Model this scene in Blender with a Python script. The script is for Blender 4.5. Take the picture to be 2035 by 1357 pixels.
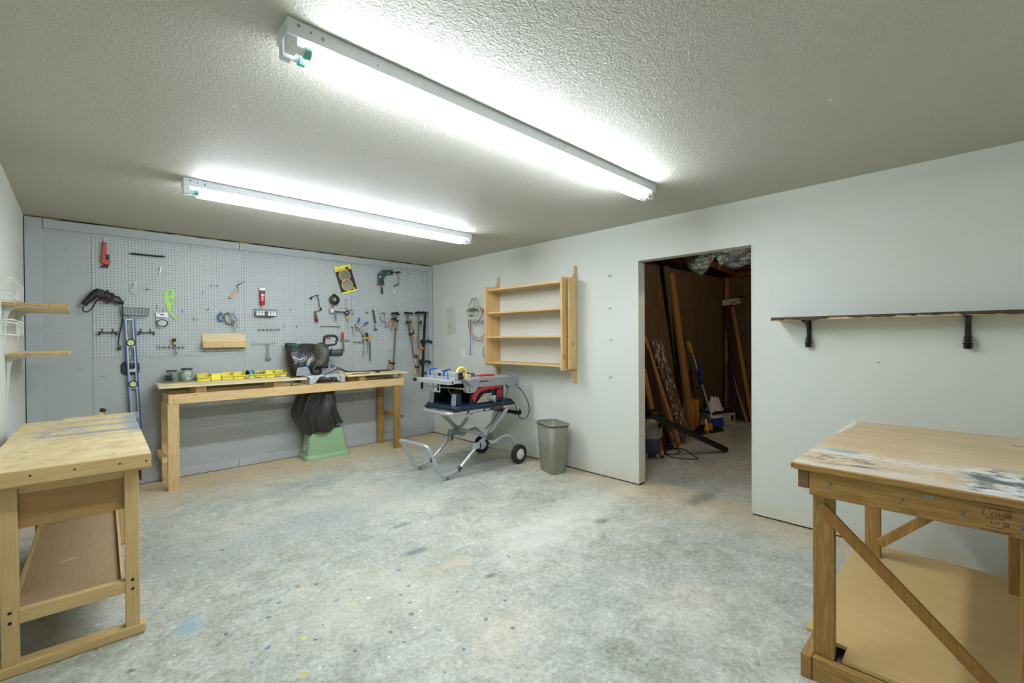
import bpy, math, random
from mathutils import Vector, Matrix
for o in list(bpy.data.objects): bpy.data.objects.remove(o, do_unlink=True)
scn = bpy.context.scene
COL = scn.collection
rnd = random.Random(7)

# ------------------------------------------------------------------ camera
CF, CYAW, CPIT, CROL = 899.96, 0.7636, -0.0071, -0.0060
CPOS = Vector((-3.7502, -5.6005, 1.3752))
cd_ = Vector((math.sin(CYAW)*math.cos(CPIT), math.cos(CYAW)*math.cos(CPIT), math.sin(CPIT)))
r0 = Vector((math.cos(CYAW), -math.sin(CYAW), 0)); u0 = r0.cross(cd_)
cr_ = r0*math.cos(CROL)+u0*math.sin(CROL); cu_ = -r0*math.sin(CROL)+u0*math.cos(CROL)
cam = bpy.data.objects.new('camera', bpy.data.cameras.new('camera'))
COL.objects.link(cam)
Mc = Matrix((cr_, cu_, -cd_)).transposed().to_4x4(); Mc.translation = CPOS
cam.matrix_world = Mc
cam.data.sensor_fit = 'HORIZONTAL'; cam.data.sensor_width = 36.0; cam.data.lens = CF/2035*36
cam.data.clip_start = 0.02
scn.camera = cam

# ------------------------------------------------------------------ world, exposure
w = bpy.data.worlds.new('world'); scn.world = w; w.use_nodes = True
w.node_tree.nodes['Background'].inputs[0].default_value = (0.5, 0.55, 0.6, 1)
w.node_tree.nodes['Background'].inputs[1].default_value = 0.05
scn.view_settings.view_transform = 'Standard'
scn.view_settings.look = 'None'
scn.view_settings.gamma = 1.0
scn.view_settings.use_curve_mapping = False
scn.view_settings.exposure = 0.0
ADDED_BULB = 1100.0  # strength of the lamp added to the storage room
TUBE = 70.0                     # strength of the fluorescent tubes

def at(px, py, ax, val):
    """world point seen at photo pixel (px, py) on the plane  axis = val (survey of the room)"""
    v = cd_ + cr_*((px-1017.5)/CF) - cu_*((py-678.5)/CF)
    i = 'xyz'.index(ax); t = (val-CPOS[i])/v[i]
    return CPOS + v*t
def BW(px, py, y=-0.006): return at(px, py, 'y', y)
def RW(px, py, x=0.0): return at(px, py, 'x', x)

# ------------------------------------------------------------------ mesh builder
class MB:
    def __init__(s, T=None): s.v=[]; s.f=[]; s.s=[]; s.m=[]; s.T=T or Matrix.Identity(4); s.mi=0
    def add(s, vs, fs, smooth=False):
        b=len(s.v); s.v += [s.T@Vector(p) for p in vs]
        for f in fs: s.f.append([b+i for i in f]); s.s.append(smooth); s.m.append(s.mi)
        return s
    def box(s, x0,y0,z0,x1,y1,z1):
        if x0>x1:x0,x1=x1,x0
        if y0>y1:y0,y1=y1,y0
        if z0>z1:z0,z1=z1,z0
        return s.add([(x0,y0,z0),(x1,y0,z0),(x1,y1,z0),(x0,y1,z0),(x0,y0,z1),(x1,y0,z1),(x1,y1,z1),(x0,y1,z1)],
              [(0,3,2,1),(4,5,6,7),(0,1,5,4),(1,2,6,5),(2,3,7,6),(3,0,4,7)])
    def beam(s, a, b, w, h, up=(0,0,1), w2=None, h2=None):
        """box from a to b, w sideways, h along up"""
        a=Vector(a); b=Vector(b); d=(b-a).normalized(); up=Vector(up)
        sd=d.cross(up)
        if sd.length<1e-5: sd=d.cross(Vector((1,0,0)))
        sd.normalize(); u=sd.cross(d).normalized(); w2=w if w2 is None else w2; h2=h if h2 is None else h2
        vs=[]
        for p,ww,hh in ((a,w,h),(b,w2,h2)):
            for i,j in ((-1,-1),(1,-1),(1,1),(-1,1)): vs.append(p+sd*(i*ww/2)+u*(j*hh/2))
        return s.add(vs,[(0,3,2,1),(4,5,6,7),(0,1,5,4),(1,2,6,5),(2,3,7,6),(3,0,4,7)])
    def cyl(s, a, b, r, r2=None, n=16, caps=True, smooth=True):
        a=Vector(a); b=Vector(b); r2=r if r2 is None else r2; d=(b-a).normalized()
        x=d.orthogonal().normalized(); y=d.cross(x); vs=[]
        for p,rr in ((a,r),(b,r2)):
            for i in range(n):
                t=2*math.pi*i/n; vs.append(p+x*(rr*math.cos(t))+y*(rr*math.sin(t)))
        s.add(vs,[(i,(i+1)%n,n+(i+1)%n,n+i) for i in range(n)],smooth)
        if caps:
            s.add(vs[:n],[list(range(n))[::-1]]); s.add(vs[n:],[list(range(n))])
        return s
    def tube(s, pts, r, n=8, closed=False, sub=6, flat=None, raw=False):
        P=[Vector(p) for p in pts]
        if not raw and len(P)>2: P=catmull(P,sub,closed)
        m=len(P); rings=[]; prev=None
        rr = r if callable(r) else (lambda t:r)
        for i in range(m):
            if closed: d=(P[(i+1)%m]-P[i-1])
            else: d=P[min(i+1,m-1)]-P[max(i-1,0)]
            if d.length<1e-9: d=Vector((0,0,1))
            d.normalize()
            if prev is None: x=d.orthogonal().normalized() if flat is None else (Vector(flat)-d*Vector(flat).dot(d)).normalized()
            else:
                x=prev-d*prev.dot(d)
                x = x.normalized() if x.length>1e-6 else d.orthogonal().normalized()
            prev=x; y=d.cross(x); R=rr(i/max(1,m-1))
            rings.append([P[i]+x*(R*math.cos(2*math.pi*k/n))+y*(R*math.sin(2*math.pi*k/n)) for k in range(n)])
        vs=[p for q in rings for p in q]; fs=[]
        for i in range(m if closed else m-1):
            j=(i+1)%m
            for k in range(n): fs.append((i*n+k,i*n+(k+1)%n,j*n+(k+1)%n,j*n+k))
        s.add(vs,fs,True)
        if not closed: s.add(rings[0],[list(range(n))[::-1]]); s.add(rings[-1],[list(range(n))])
        return s
    def prism(s, poly, o, ux, uy, th):
        """extrude polygon poly (2D) laid out from o along ux, uy, by thickness th along ux x uy"""
        o=Vector(o); ux=Vector(ux); uy=Vector(uy); nn=ux.cross(uy).normalized()*th; n=len(poly)
        a=[o+ux*p[0]+uy*p[1] for p in poly]; b=[p+nn for p in a]
        ar=sum(poly[i][0]*poly[(i+1)%n][1]-poly[(i+1)%n][0]*poly[i][1] for i in range(n))
        fs=[list(range(n))[::-1],list(range(n,2*n))]+[(i,(i+1)%n,n+(i+1)%n,n+i) for i in range(n)]
        if (ar<0)!=(th<0): fs=[list(f)[::-1] for f in fs]
        return s.add(a+b,fs)
    def lathe(s, prof, c, ax=(0,0,1), n=24, smooth=True, sx=1, sy=1, cap=True):
        c=Vector(c); d=Vector(ax).normalized(); x=d.orthogonal().normalized()
        if abs(d.z)>.99: x=Vector((1,0,0))
        y=d.cross(x); vs=[]; m=len(prof)
        for r,h in prof:
            for i in range(n):
                t=2*math.pi*i/n; vs.append(c+d*h+x*(r*sx*math.cos(t))+y*(r*sy*math.sin(t)))
        fs=[(j*n+i,j*n+(i+1)%n,(j+1)*n+(i+1)%n,(j+1)*n+i) for j in range(m-1) for i in range(n)]
        s.add(vs,fs,smooth)
        if cap and prof[0][0]>1e-4: s.add(vs[:n],[list(range(n))[::-1]])
        if cap and prof[-1][0]>1e-4: s.add(vs[-n:],[list(range(n))])
        return s
    def ball(s, c, r, sc=(1,1,1), n=14, m=9):
        c=Vector(c); vs=[]; fs=[]
        for j in range(m+1):
            p=math.pi*j/m
            for i in range(n):
                t=2*math.pi*i/n; vs.append(c+Vector((r*sc[0]*math.sin(p)*math.cos(t),r*sc[1]*math.sin(p)*math.sin(t),-r*sc[2]*math.cos(p))))
        for j in range(m):
            for i in range(n): fs.append((j*n+i,j*n+(i+1)%n,(j+1)*n+(i+1)%n,(j+1)*n+i))
        return s.add(vs,fs,True)
    def ring(s, c, R, r, ax=(0,1,0), n=32, k=8, sx=1, sy=1, a0=0, a1=2*math.pi):
        c=Vector(c); d=Vector(ax).normalized(); x=d.orthogonal().normalized()
        if abs(d.y)>.99: x=Vector((1,0,0))
        y=d.cross(x); full=abs(a1-a0)>6.28
        m=n if full else n+1
        pts=[c+x*(R*sx*math.cos(a0+(a1-a0)*i/n))+y*(R*sy*math.sin(a0+(a1-a0)*i/n)) for i in range(m)]
        return s.tube(pts,r,k,closed=full,raw=True)
    def loft(s, rings, smooth=True, cap=True, closed=True):
        n=len(rings[0]); m=len(rings); vs=[p for q in rings for p in q]
        kk = n if closed else n-1
        s.add(vs,[(j*n+i,j*n+(i+1)%n,(j+1)*n+(i+1)%n,(j+1)*n+i) for j in range(m-1) for i in range(kk)],smooth)
        if cap: s.add(rings[0],[list(range(n))[::-1]]); s.add(rings[-1],[list(range(n))])
        return s
    def build(s, name, mat, parent=None, bevel=0, wn=False, seg=2):
        org = parent.get('_o') if parent else None
        if org is None and parent is None:
            xs=[p.x for p in s.v]; ys=[p.y for p in s.v]; zs=[p.z for p in s.v]
            org=((min(xs)+max(xs))/2,(min(ys)+max(ys))/2,min(zs))
        org=Vector(org)
        me=bpy.data.meshes.new(name); me.from_pydata([p-org for p in s.v],[],s.f)
        for i,p in enumerate(me.polygons): p.use_smooth=s.s[i]; p.material_index=s.m[i]
        for m in (mat if isinstance(mat,(list,tuple)) else [mat]): me.materials.append(m)
        me.validate(); me.update()
        o=bpy.data.objects.new(name,me); COL.objects.link(o)
        if parent: o.parent=parent
        else: o.location=org
        o['_o']=list(org)
        if bevel:
            b=o.modifiers.new('bevel','BEVEL'); b.width=bevel; b.segments=seg; b.limit_method='ANGLE'; b.angle_limit=0.7
        return o
def catmull(P, sub, closed=False):
    out=[]; n=len(P)
    for i in range(n if closed else n-1):
        p1=P[i]; p2=P[(i+1)%n]
        p0=P[i-1] if (closed or i>0) else P[0]*2-P[1]
        p3=P[(i+2)%n] if (closed or i+2<n) else P[-1]*2-P[-2]
        for k in range(sub):
            t=k/sub; out.append(0.5*((2*p1)+(p2-p0)*t+(2*p0-5*p1+4*p2-p3)*t*t+(3*p1-p0-3*p2+p3)*t**3))
    if not closed: out.append(P[-1])
    return out
def fillet(P, r, k=5):
    """round the inner corners of a polyline"""
    P=[Vector(p) for p in P]; out=[P[0]]
    for i in range(1,len(P)-1):
        a=(P[i-1]-P[i]); b=(P[i+1]-P[i]); q=min(r,a.length*.49,b.length*.49)
        A=P[i]+a.normalized()*q; B=P[i]+b.normalized()*q
        for j in range(k+1):
            t=j/k; out.append(A*(1-t)**2+P[i]*2*t*(1-t)+B*t*t)
    return out+[P[-1]]
def tag(o, label=None, cat=None, group=None, kind=None):
    if label: o['label']=label
    if cat: o['category']=cat
    if group: o['group']=group
    if kind: o['kind']=kind
    return o
def thing(name, label, cat, loc=(0,0,0), group=None, rz=0):
    o=bpy.data.objects.new(name,None); COL.objects.link(o); o.empty_display_size=.05
    o.location=loc; o['_o']=list(loc)
    if rz: o.rotation_euler=(0,0,rz); o['_o']=[0,0,0]     # rotated things are modelled in local coordinates
    return tag(o,label,cat,group)
def struct(o): o['kind']='structure'; return o
def copytree(o, parent=None):
    c=o.copy(); COL.objects.link(c)
    if parent: c.parent=parent
    for ch in list(o.children): copytree(ch,c)
    return c
def rrect(w, d, r, n=4, cx=0, cy=0):
    out=[]
    for sx,sy,a in ((1,1,0),(-1,1,90),(-1,-1,180),(1,-1,270)):
        for k in range(n+1):
            t=math.radians(a+90*k/n); out.append((cx+sx*(w/2-r)+r*math.cos(t), cy+sy*(d/2-r)+r*math.sin(t)))
    return out
def text(name, s, size, M, mat, parent, depth=0.0006, align='CENTER', shear=0, sx=1):
    cu=bpy.data.curves.new(name,'FONT'); cu.body=s; cu.size=size; cu.extrude=depth; cu.align_x=align; cu.align_y='CENTER'; cu.shear=shear
    t=bpy.data.objects.new(name,cu); COL.objects.link(t)
    dg=bpy.context.evaluated_depsgraph_get(); me=bpy.data.meshes.new_from_object(t.evaluated_get(dg))
    bpy.data.objects.remove(t,do_unlink=True)
    org=Vector(parent['_o']); 
    for v in me.vertices:
        p=Vector((v.co.x*sx,v.co.y,v.co.z)); v.co=(M@p)-org
    me.materials.clear(); me.materials.append(mat)
    o=bpy.data.objects.new(name,me); COL.objects.link(o); o.parent=parent; o['_o']=parent['_o']
    return o
def frame(o, ux, uy):
    ux=Vector(ux).normalized(); uy=Vector(uy); uy=(uy-ux*uy.dot(ux)).normalized(); uz=ux.cross(uy)
    M=Matrix((ux,uy,uz)).transposed().to_4x4(); M.translation=Vector(o); return M

# ------------------------------------------------------------------ materials
def lin(c):
    if isinstance(c,str): c=[int(c[i:i+2],16)/255 for i in (0,2,4)]
    return tuple(x/12.92 if x<=.04045 else ((x+.055)/1.055)**2.4 for x in c)+(1,)
class NT:
    def __init__(s,name):
        s.m=bpy.data.materials.new(name); s.m.use_nodes=True; s.t=s.m.node_tree; s.b=s.t.nodes['Principled BSDF']
        s.tc=s.t.nodes.new('ShaderNodeTexCoord')
    def n(s,t,**k):
        nd=s.t.nodes.new('ShaderNode'+t)
        for a,b in k.items():
            if a.startswith('i_'): nd.inputs[a[2:].replace('_',' ')].default_value=b
            else: setattr(nd,a,b)
        return nd
    def l(s,a,b): s.t.links.new(a,b)
    def map(s,scale=(1,1,1),rot=(0,0,0),loc=(0,0,0),src='Object'):
        m=s.n('Mapping'); m.inputs['Scale'].default_value=scale; m.inputs['Rotation'].default_value=rot; m.inputs['Location'].default_value=loc
        if src=='World': g=s.n('NewGeometry'); s.l(g.outputs['Position'],m.inputs['Vector'])
        else: s.l(s.tc.outputs[src],m.inputs['Vector'])
        return m.outputs['Vector']
    def noise(s,vec,scale,detail=4,rough=.55,dist=0):
        n=s.n('TexNoise'); n.inputs['Scale'].default_value=scale; n.inputs['Detail'].default_value=detail; n.inputs['Roughness'].default_value=rough; n.inputs['Distortion'].default_value=dist
        if vec is not None: s.l(vec,n.inputs['Vector'])
        return n.outputs['Fac']
    def vor(s,vec,scale,feature='F1',out='Distance',rand=1):
        n=s.n('TexVoronoi',feature=feature); n.inputs['Scale'].default_value=scale; n.inputs['Randomness'].default_value=rand
        if vec is not None: s.l(vec,n.inputs['Vector'])
        return n.outputs[out]
    def ramp(s,fac,stops):
        r=s.n('ValToRGB'); s.l(fac,r.inputs['Fac']); e=r.color_ramp.elements
        while len(e)<len(stops): e.new(.5)
        for i,(p,c) in enumerate(stops):
            e[i].position=p; e[i].color=c if len(c)==4 and not isinstance(c,str) else lin(c)
        return r.outputs['Color']
    def val(s,fac,a,b,lo=0.0,hi=1.0):
        r=s.n('MapRange'); s.l(fac,r.inputs['Value']); r.inputs['From Min'].default_value=a; r.inputs['From Max'].default_value=b
        r.inputs['To Min'].default_value=lo; r.inputs['To Max'].default_value=hi; return r.outputs['Result']
    def mix(s,f,a,b,mode='MIX'):
        m=s.n('MixRGB',blend_type=mode)
        for k,x in (('Fac',f),('Color1',a),('Color2',b)):
            if hasattr(x,'is_linked') or hasattr(x,'links'): s.l(x,m.inputs[k])
            elif k=='Fac': m.inputs[k].default_value=x
            else: m.inputs[k].default_value=x if not isinstance(x,str) else lin(x)
        return m.outputs['Color']
    def math(s,op,a,b=0.0,c=None):
        m=s.n('Math',operation=op)
        for i,x in enumerate((a,b,c)):
            if x is None: continue
            if hasattr(x,'links'): s.l(x,m.inputs[i])
            else: m.inputs[i].default_value=x
        return m.outputs[0]
    def bump(s,h,st=.3,dist=.002,prev=None):
        b=s.n('Bump'); b.inputs['Strength'].default_value=st; b.inputs['Distance'].default_value=dist; s.l(h,b.inputs['Height'])
        if prev is not None: s.l(prev,b.inputs['Normal'])
        s.l(b.outputs['Normal'],s.b.inputs['Normal']); return b.outputs['Normal']
    def col(s,c): s.l(c,s.b.inputs['Base Color'])
    def set(s,**k):
        for a,b in k.items(): s.b.inputs[a.replace('_',' ')].default_value=b
        return s
def pm(name, c, rough=.5, metal=0, var=.06, scale=30, bump=0, **k):
    t=NT(name); L=lin(c); f=t.noise(t.map(),scale,3)
    d=tuple(max(0,x*(1-var*2.2)) for x in L[:3])+(1,); h=tuple(min(1,x*(1+var)) for x in L[:3])+(1,)
    t.col(t.ramp(f,[(.3,d),(.7,h)])); t.set(Roughness=rough,Metallic=metal,**k)
    if bump: t.bump(f,bump,.001)
    return t.m
def wood(name, c1, c2, c3=None, ax=0, sc=1.0, rough=.55, knots=.5, spec=.35, streak=1.0):
    """grain along the object axis ax (0 x, 1 y, 2 z)"""
    t=NT(name); oi=t.n('ObjectInfo'); g=t.n('VectorMath',operation='ADD'); sv=t.n('CombineXYZ')
    r=t.math('MULTIPLY',oi.outputs['Random'],37.0)
    for i in range(3): t.l(r,sv.inputs[i])
    t.l(t.tc.outputs['Object'],g.inputs[0]); t.l(sv.outputs[0],g.inputs[1])
    s=[14*sc]*3; s[ax]=1.1*sc; m=t.n('Mapping'); m.inputs['Scale'].default_value=s; t.l(g.outputs[0],m.inputs['Vector'])
    a=t.noise(m.outputs[0],1.6,3,.5,.6)
    w=t.math('FRACT',t.math('MULTIPLY',a,7.0)); w=t.math('ABSOLUTE',t.math('SUBTRACT',t.math('MULTIPLY',w,2.0),1.0))
    s2=[160*sc]*3; s2[ax]=5*sc; m2=t.n('Mapping'); m2.inputs['Scale'].default_value=s2; t.l(g.outputs[0],m2.inputs['Vector'])
    fine=t.noise(m2.outputs[0],1.0,3,.6)
    c=t.mix(t.math('MULTIPLY',w,.75*streak),c1,c2)
    c=t.mix(t.val(fine,.45,.75,0,.45*streak),c,c3 or c2)
    big=t.noise(g.outputs[0],1.3,2)
    c=t.mix(t.val(big,.3,.7,0,.25),c,c3 or c2)
    if knots:
        s3=[5.5*sc]*3; s3[ax]=2.4*sc; m3=t.n('Mapping'); m3.inputs['Scale'].default_value=s3; t.l(g.outputs[0],m3.inputs['Vector'])
        v=t.vor(m3.outputs[0],1.0)
        c=t.mix(t.val(v,.045,.09,.85*knots,0),c,'4a2c12')
    t.col(c); t.set(Roughness=rough); t.b.inputs['Specular IOR Level'].default_value=spec
    t.bump(t.math('ADD',w,fine),.12,.0008)
    return t.m
PINE=[wood('pine_grain_%s'%'xyz'[i],'d8bf8e','c6a368','b38d50',i) for i in range(3)]
PALE=[wood('pale_board_%s'%'xyz'[i],'e2d3a8','d2bd88','c4aa72',i,knots=.3) for i in range(3)]
SHLF=[wood('shelf_pine_%s'%'xyz'[i],'d6b884','c4a066','b08c4c',i,knots=.8) for i in range(3)]
HONEY=[wood('honey_fir_%s'%'xyz'[i],'aa864d','8d6a32','745222',i,rough=.45,knots=.45,streak=1.25) for i in range(3)]
BEECH=[wood('beech_%s'%'xyz'[i],'cdb17c','b99a62','a98850',i,rough=.45,knots=0,streak=.6) for i in range(3)]
BEECHD=wood('beech_panel','a98554','96713f','86622f',0,rough=.5,knots=0,streak=.6)
OLDW=[wood('store_lumber_%s'%'xyz'[i],'a87f4c','8f6636','7b542a',i,knots=.4) for i in range(3)]
DARKP=[wood('old_plywood_%s'%'xyz'[i],'6f5a40','54432f','3d2e1f',i,sc=.8,knots=.5,streak=1.3,rough=.8) for i in range(3)]
REDW=[wood('red_framing_%s'%'xyz'[i],'7a4c2c','5c371e','432714',i,knots=.3) for i in range(3)]
DSHELF=wood('stained_shelf','55402f','3b2b20','2b1e16',1,knots=0,rough=.6)
SILV=pm('silver_tube','c2c6c8',.34,.55,.03)
ALU=pm('brushed_aluminium','c0c5c7',.42,.4,.04)
GREYM=pm('grey_cast_metal','9ba0a2',.45,.3,.05)
STEEL=pm('steel','8d8f8c',.35,.9,.08,60)
CHROME=pm('chrome','c8ccce',.15,1,.02)
DSTEEL=pm('dark_steel','3a3a38',.45,.7,.1,60)
BARST=pm('clamp_bar','7d7767',.5,.7,.08,40)
WIRE=pm('zinc_wire','7c837f',.4,.7,.05)
BLK=pm('black_plastic','131415',.45,0,.1)
BLKM=pm('black_paint','101010',.35,.2,.1)
DGREY=pm('dark_grey_plastic','34373a',.5,0,.06)
RUB=pm('rubber','2b2a27',.8,0,.12,80,.2)
WHITE=pm('white_plastic','e4e6e3',.4,0,.02)
WMET=pm('white_enamel','dfe3e6',.35,0,.02)
WIREW=pm('white_wire','dde0d8',.4,0,.02)
CREAM=pm('cream_plastic','bfc0ab',.5,0,.04)
RED=pm('red_plastic','a3251e',.4,0,.05)
REDW2=pm('red_varnish','6e1913',.35,0,.1)
ORNG=pm('orange_red_paint','b23a18',.4,0,.08)
ORNG2=pm('orange_plastic','d8561c',.45,0,.05)
ORH=wood('orange_handle','b88a4a','a07232','8a6028',2,knots=0)
ORHL=wood('pale_handle','d8ab62','c8954c','b8853f',2,knots=0)
YEL=pm('yellow_plastic','ebdf50',.38,0,.03)
YEL2=pm('amber_plastic','c9a01c',.35,0,.05)
YELF=pm('soft_yellow','ecd25c',.5,0,.04)
BLU=pm('blue_plastic','1f58ad',.4,0,.05)
BLUL=pm('blue_level_paint','275f9c',.4,.2,.05)
NAVY=pm('navy_plastic','10273c',.38,0,.06)
GRN=pm('green_plastic','86a67e',.45,0,.015)
GRNC=pm('lime_plastic','9ccb52',.4,0,.03)
GRNP=pm('teal_grey_paint','31504d',.4,.3,.08)
DGRN=pm('dark_green_plastic','12352a',.45,0,.05)
BIN=pm('waste_bin_plastic','7c7d6d',.42,0,.04)
TAN=pm('tan_plastic','a59c84',.5,0,.05)
PAPER=pm('white_card','e6e8e4',.6,0,.02)
BLACKP=pm('black_print','15140f',.6,0,.1)
INK=pm('faded_ink','4a3418',.8,0,.3,90)
SAWD=pm('saw_dust_grey','6b6a58',.55,.2,.15,60)
GREYL=pm('grey_tape','85888c',.6,0,.05)
HOSE=pm('red_hose','ad6850',.45,0,.05)
TOWEL=pm('towel_blue','2a4a86',.5,0,.05)
SKYB=pm('light_blue_wrap','3f9fd0',.35,0,.05)
NAILG=pm('nail_heads','8b8f8d',.4,.6,.2,200)
def glassy(name,c,alpha,rough=.05):
    t=NT(name); t.col(t.ramp(t.noise(t.map(),20,2),[(.3,c),(.7,c)])); t.set(Roughness=rough,Alpha=alpha); t.b.inputs['Transmission Weight'].default_value=.3
    return t.m
CLEAR=glassy('clear_plastic','eaf2f4',.45)
JARG=glassy('jar_glass','aebfb0',.38)
BAGPL=glassy('clear_bag','eef1ee',.62,.3)
def ply(name,c1,c2,axis=0):
    return wood(name,c1,c2,c2,axis,sc=.7,knots=.15,streak=.6)
def osb(name):
    t=NT(name); v=t.vor(t.map((1,1,2.2)),140,out='Color'); s=t.n('SeparateColor'); t.l(v,s.inputs[0])
    t.col(t.ramp(s.outputs[0],[(0,'8d6c3a'),(.5,'b08a52'),(1,'cfae78')])); t.set(Roughness=.8); return t.m
OSB=osb('chip_edge')
# ------------------------------------------------------------------ surfaces of the room
def wallpaint(name, c, warm, bs=.5, sc=170, dist=.0022):
    t=NT(name); P=t.map(src='World')
    big=t.noise(P,.9,3); n1=t.noise(P,sc,2,.5,.2); n2=t.noise(P,sc*.4,2)
    col=t.mix(t.val(big,.35,.7,0,.35),c,warm)
    # scuffs and scraped spots
    sp=t.vor(t.map((1,1,1),src='World'),1.3); sm=t.noise(P,38,3)
    k=t.math('MULTIPLY',t.val(sp,.0,.055,1,0),t.val(sm,.5,.6,0,1))
    col=t.mix(t.math('MULTIPLY',k,.8),col,'e8e6da')
    t.col(col); t.set(Roughness=.62)
    t.b.inputs['Specular IOR Level'].default_value=.35
    t.bump(t.math('ADD',n1,t.math('MULTIPLY',n2,.6)),bs,dist)
    return t
def lowerdirt(t, colsock, z0=.0, z1=.12, c='b6a888', amt=.6):
    g=t.n('NewGeometry'); s=t.n('SeparateXYZ'); t.l(g.outputs['Position'],s.inputs[0])
    f=t.math('MULTIPLY',t.val(s.outputs[2],z0,z1,amt,0),t.val(t.noise(t.map(src='World'),5,4),.3,.6,0,1))
    return t.mix(f,colsock,c)
WALLP=wallpaint('wall_paint','d0d4ca','cbcab9')
_c=WALLP.b.inputs['Base Color'].links[0].from_socket
WALLP.col(lowerdirt(WALLP,_c,0,.16,'c9bc94',.55)); WALLP=WALLP.m
CEILP=wallpaint('ceiling_paint','bab9ab','b3b1a0',.85,115,.005).m
SPACKLE=wallpaint('light_wall_patch','d8d6cc','d4d0c2').m
def greyboard():
    t=NT('grey_painted_plywood'); P=t.map(src='World')
    s=t.noise(t.map((9,9,30),(0,.35,0),src='World'),1.8,5,.65,1.2)
    f=t.noise(P,55,3)
    c=t.mix(t.val(t.noise(P,1.2,2),.35,.7,0,.4),'a4a9a4','9ba19d')
    c=t.mix(t.val(s,.60,.66,0,.45),c,'747a74'); s9=t.noise(t.map((40,9,70),(0,.5,0),src='World'),1.2,3,.6,2.0); c=t.mix(t.val(s9,.66,.70,0,.55),c,'5f645e')
    v=t.vor(P,2.6); c=t.mix(t.val(v,.006,.013,.6,0),c,'4c4e48')
    t.col(c); t.set(Roughness=.55); t.bump(t.math('ADD',s,t.math('MULTIPLY',f,.3)),.25,.0015); return t.m
GREYB=greyboard()
def greytrim():
    t=NT('grey_painted_trim'); P=t.map(src='World')
    f=t.noise(P,40,3); c=t.mix(t.val(t.noise(P,2.2,3),.35,.7,0,.5),'a9aeac','9da4a3')
    v=t.vor(P,3.3); c=t.mix(t.val(v,.010,.02,.5,0),c,'5b5e58')
    t.col(c); t.set(Roughness=.5); t.bump(f,.12,.001); return t.m
GTRIM=greytrim()
def pegboard():
    t=NT('pegboard'); g=t.n('NewGeometry'); s=t.n('SeparateXYZ'); t.l(g.outputs['Position'],s.inputs[0])
    def cell(x,o):
        f=t.math('FRACT',t.math('DIVIDE',t.math('ADD',x,o),.0254)); return t.math('SUBTRACT',f,.5)
    a=cell(s.outputs[0],10.16+.0127); b=cell(s.outputs[2],10.16)
    d=t.math('SQRT',t.math('ADD',t.math('MULTIPLY',a,a),t.math('MULTIPLY',b,b)))
    hole=t.val(d,.115,.15,1,0)
    c=t.mix(t.val(t.noise(t.map(src='World'),1.5,3),.35,.7,0,.5),'abb2ad','a2a9a4')
    c=t.mix(hole,c,'262a28'); t.col(c); t.set(Roughness=.5)
    t.bump(t.math('SUBTRACT',1.0,hole),.6,.003); return t.m
PEG=pegboard()
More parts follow.
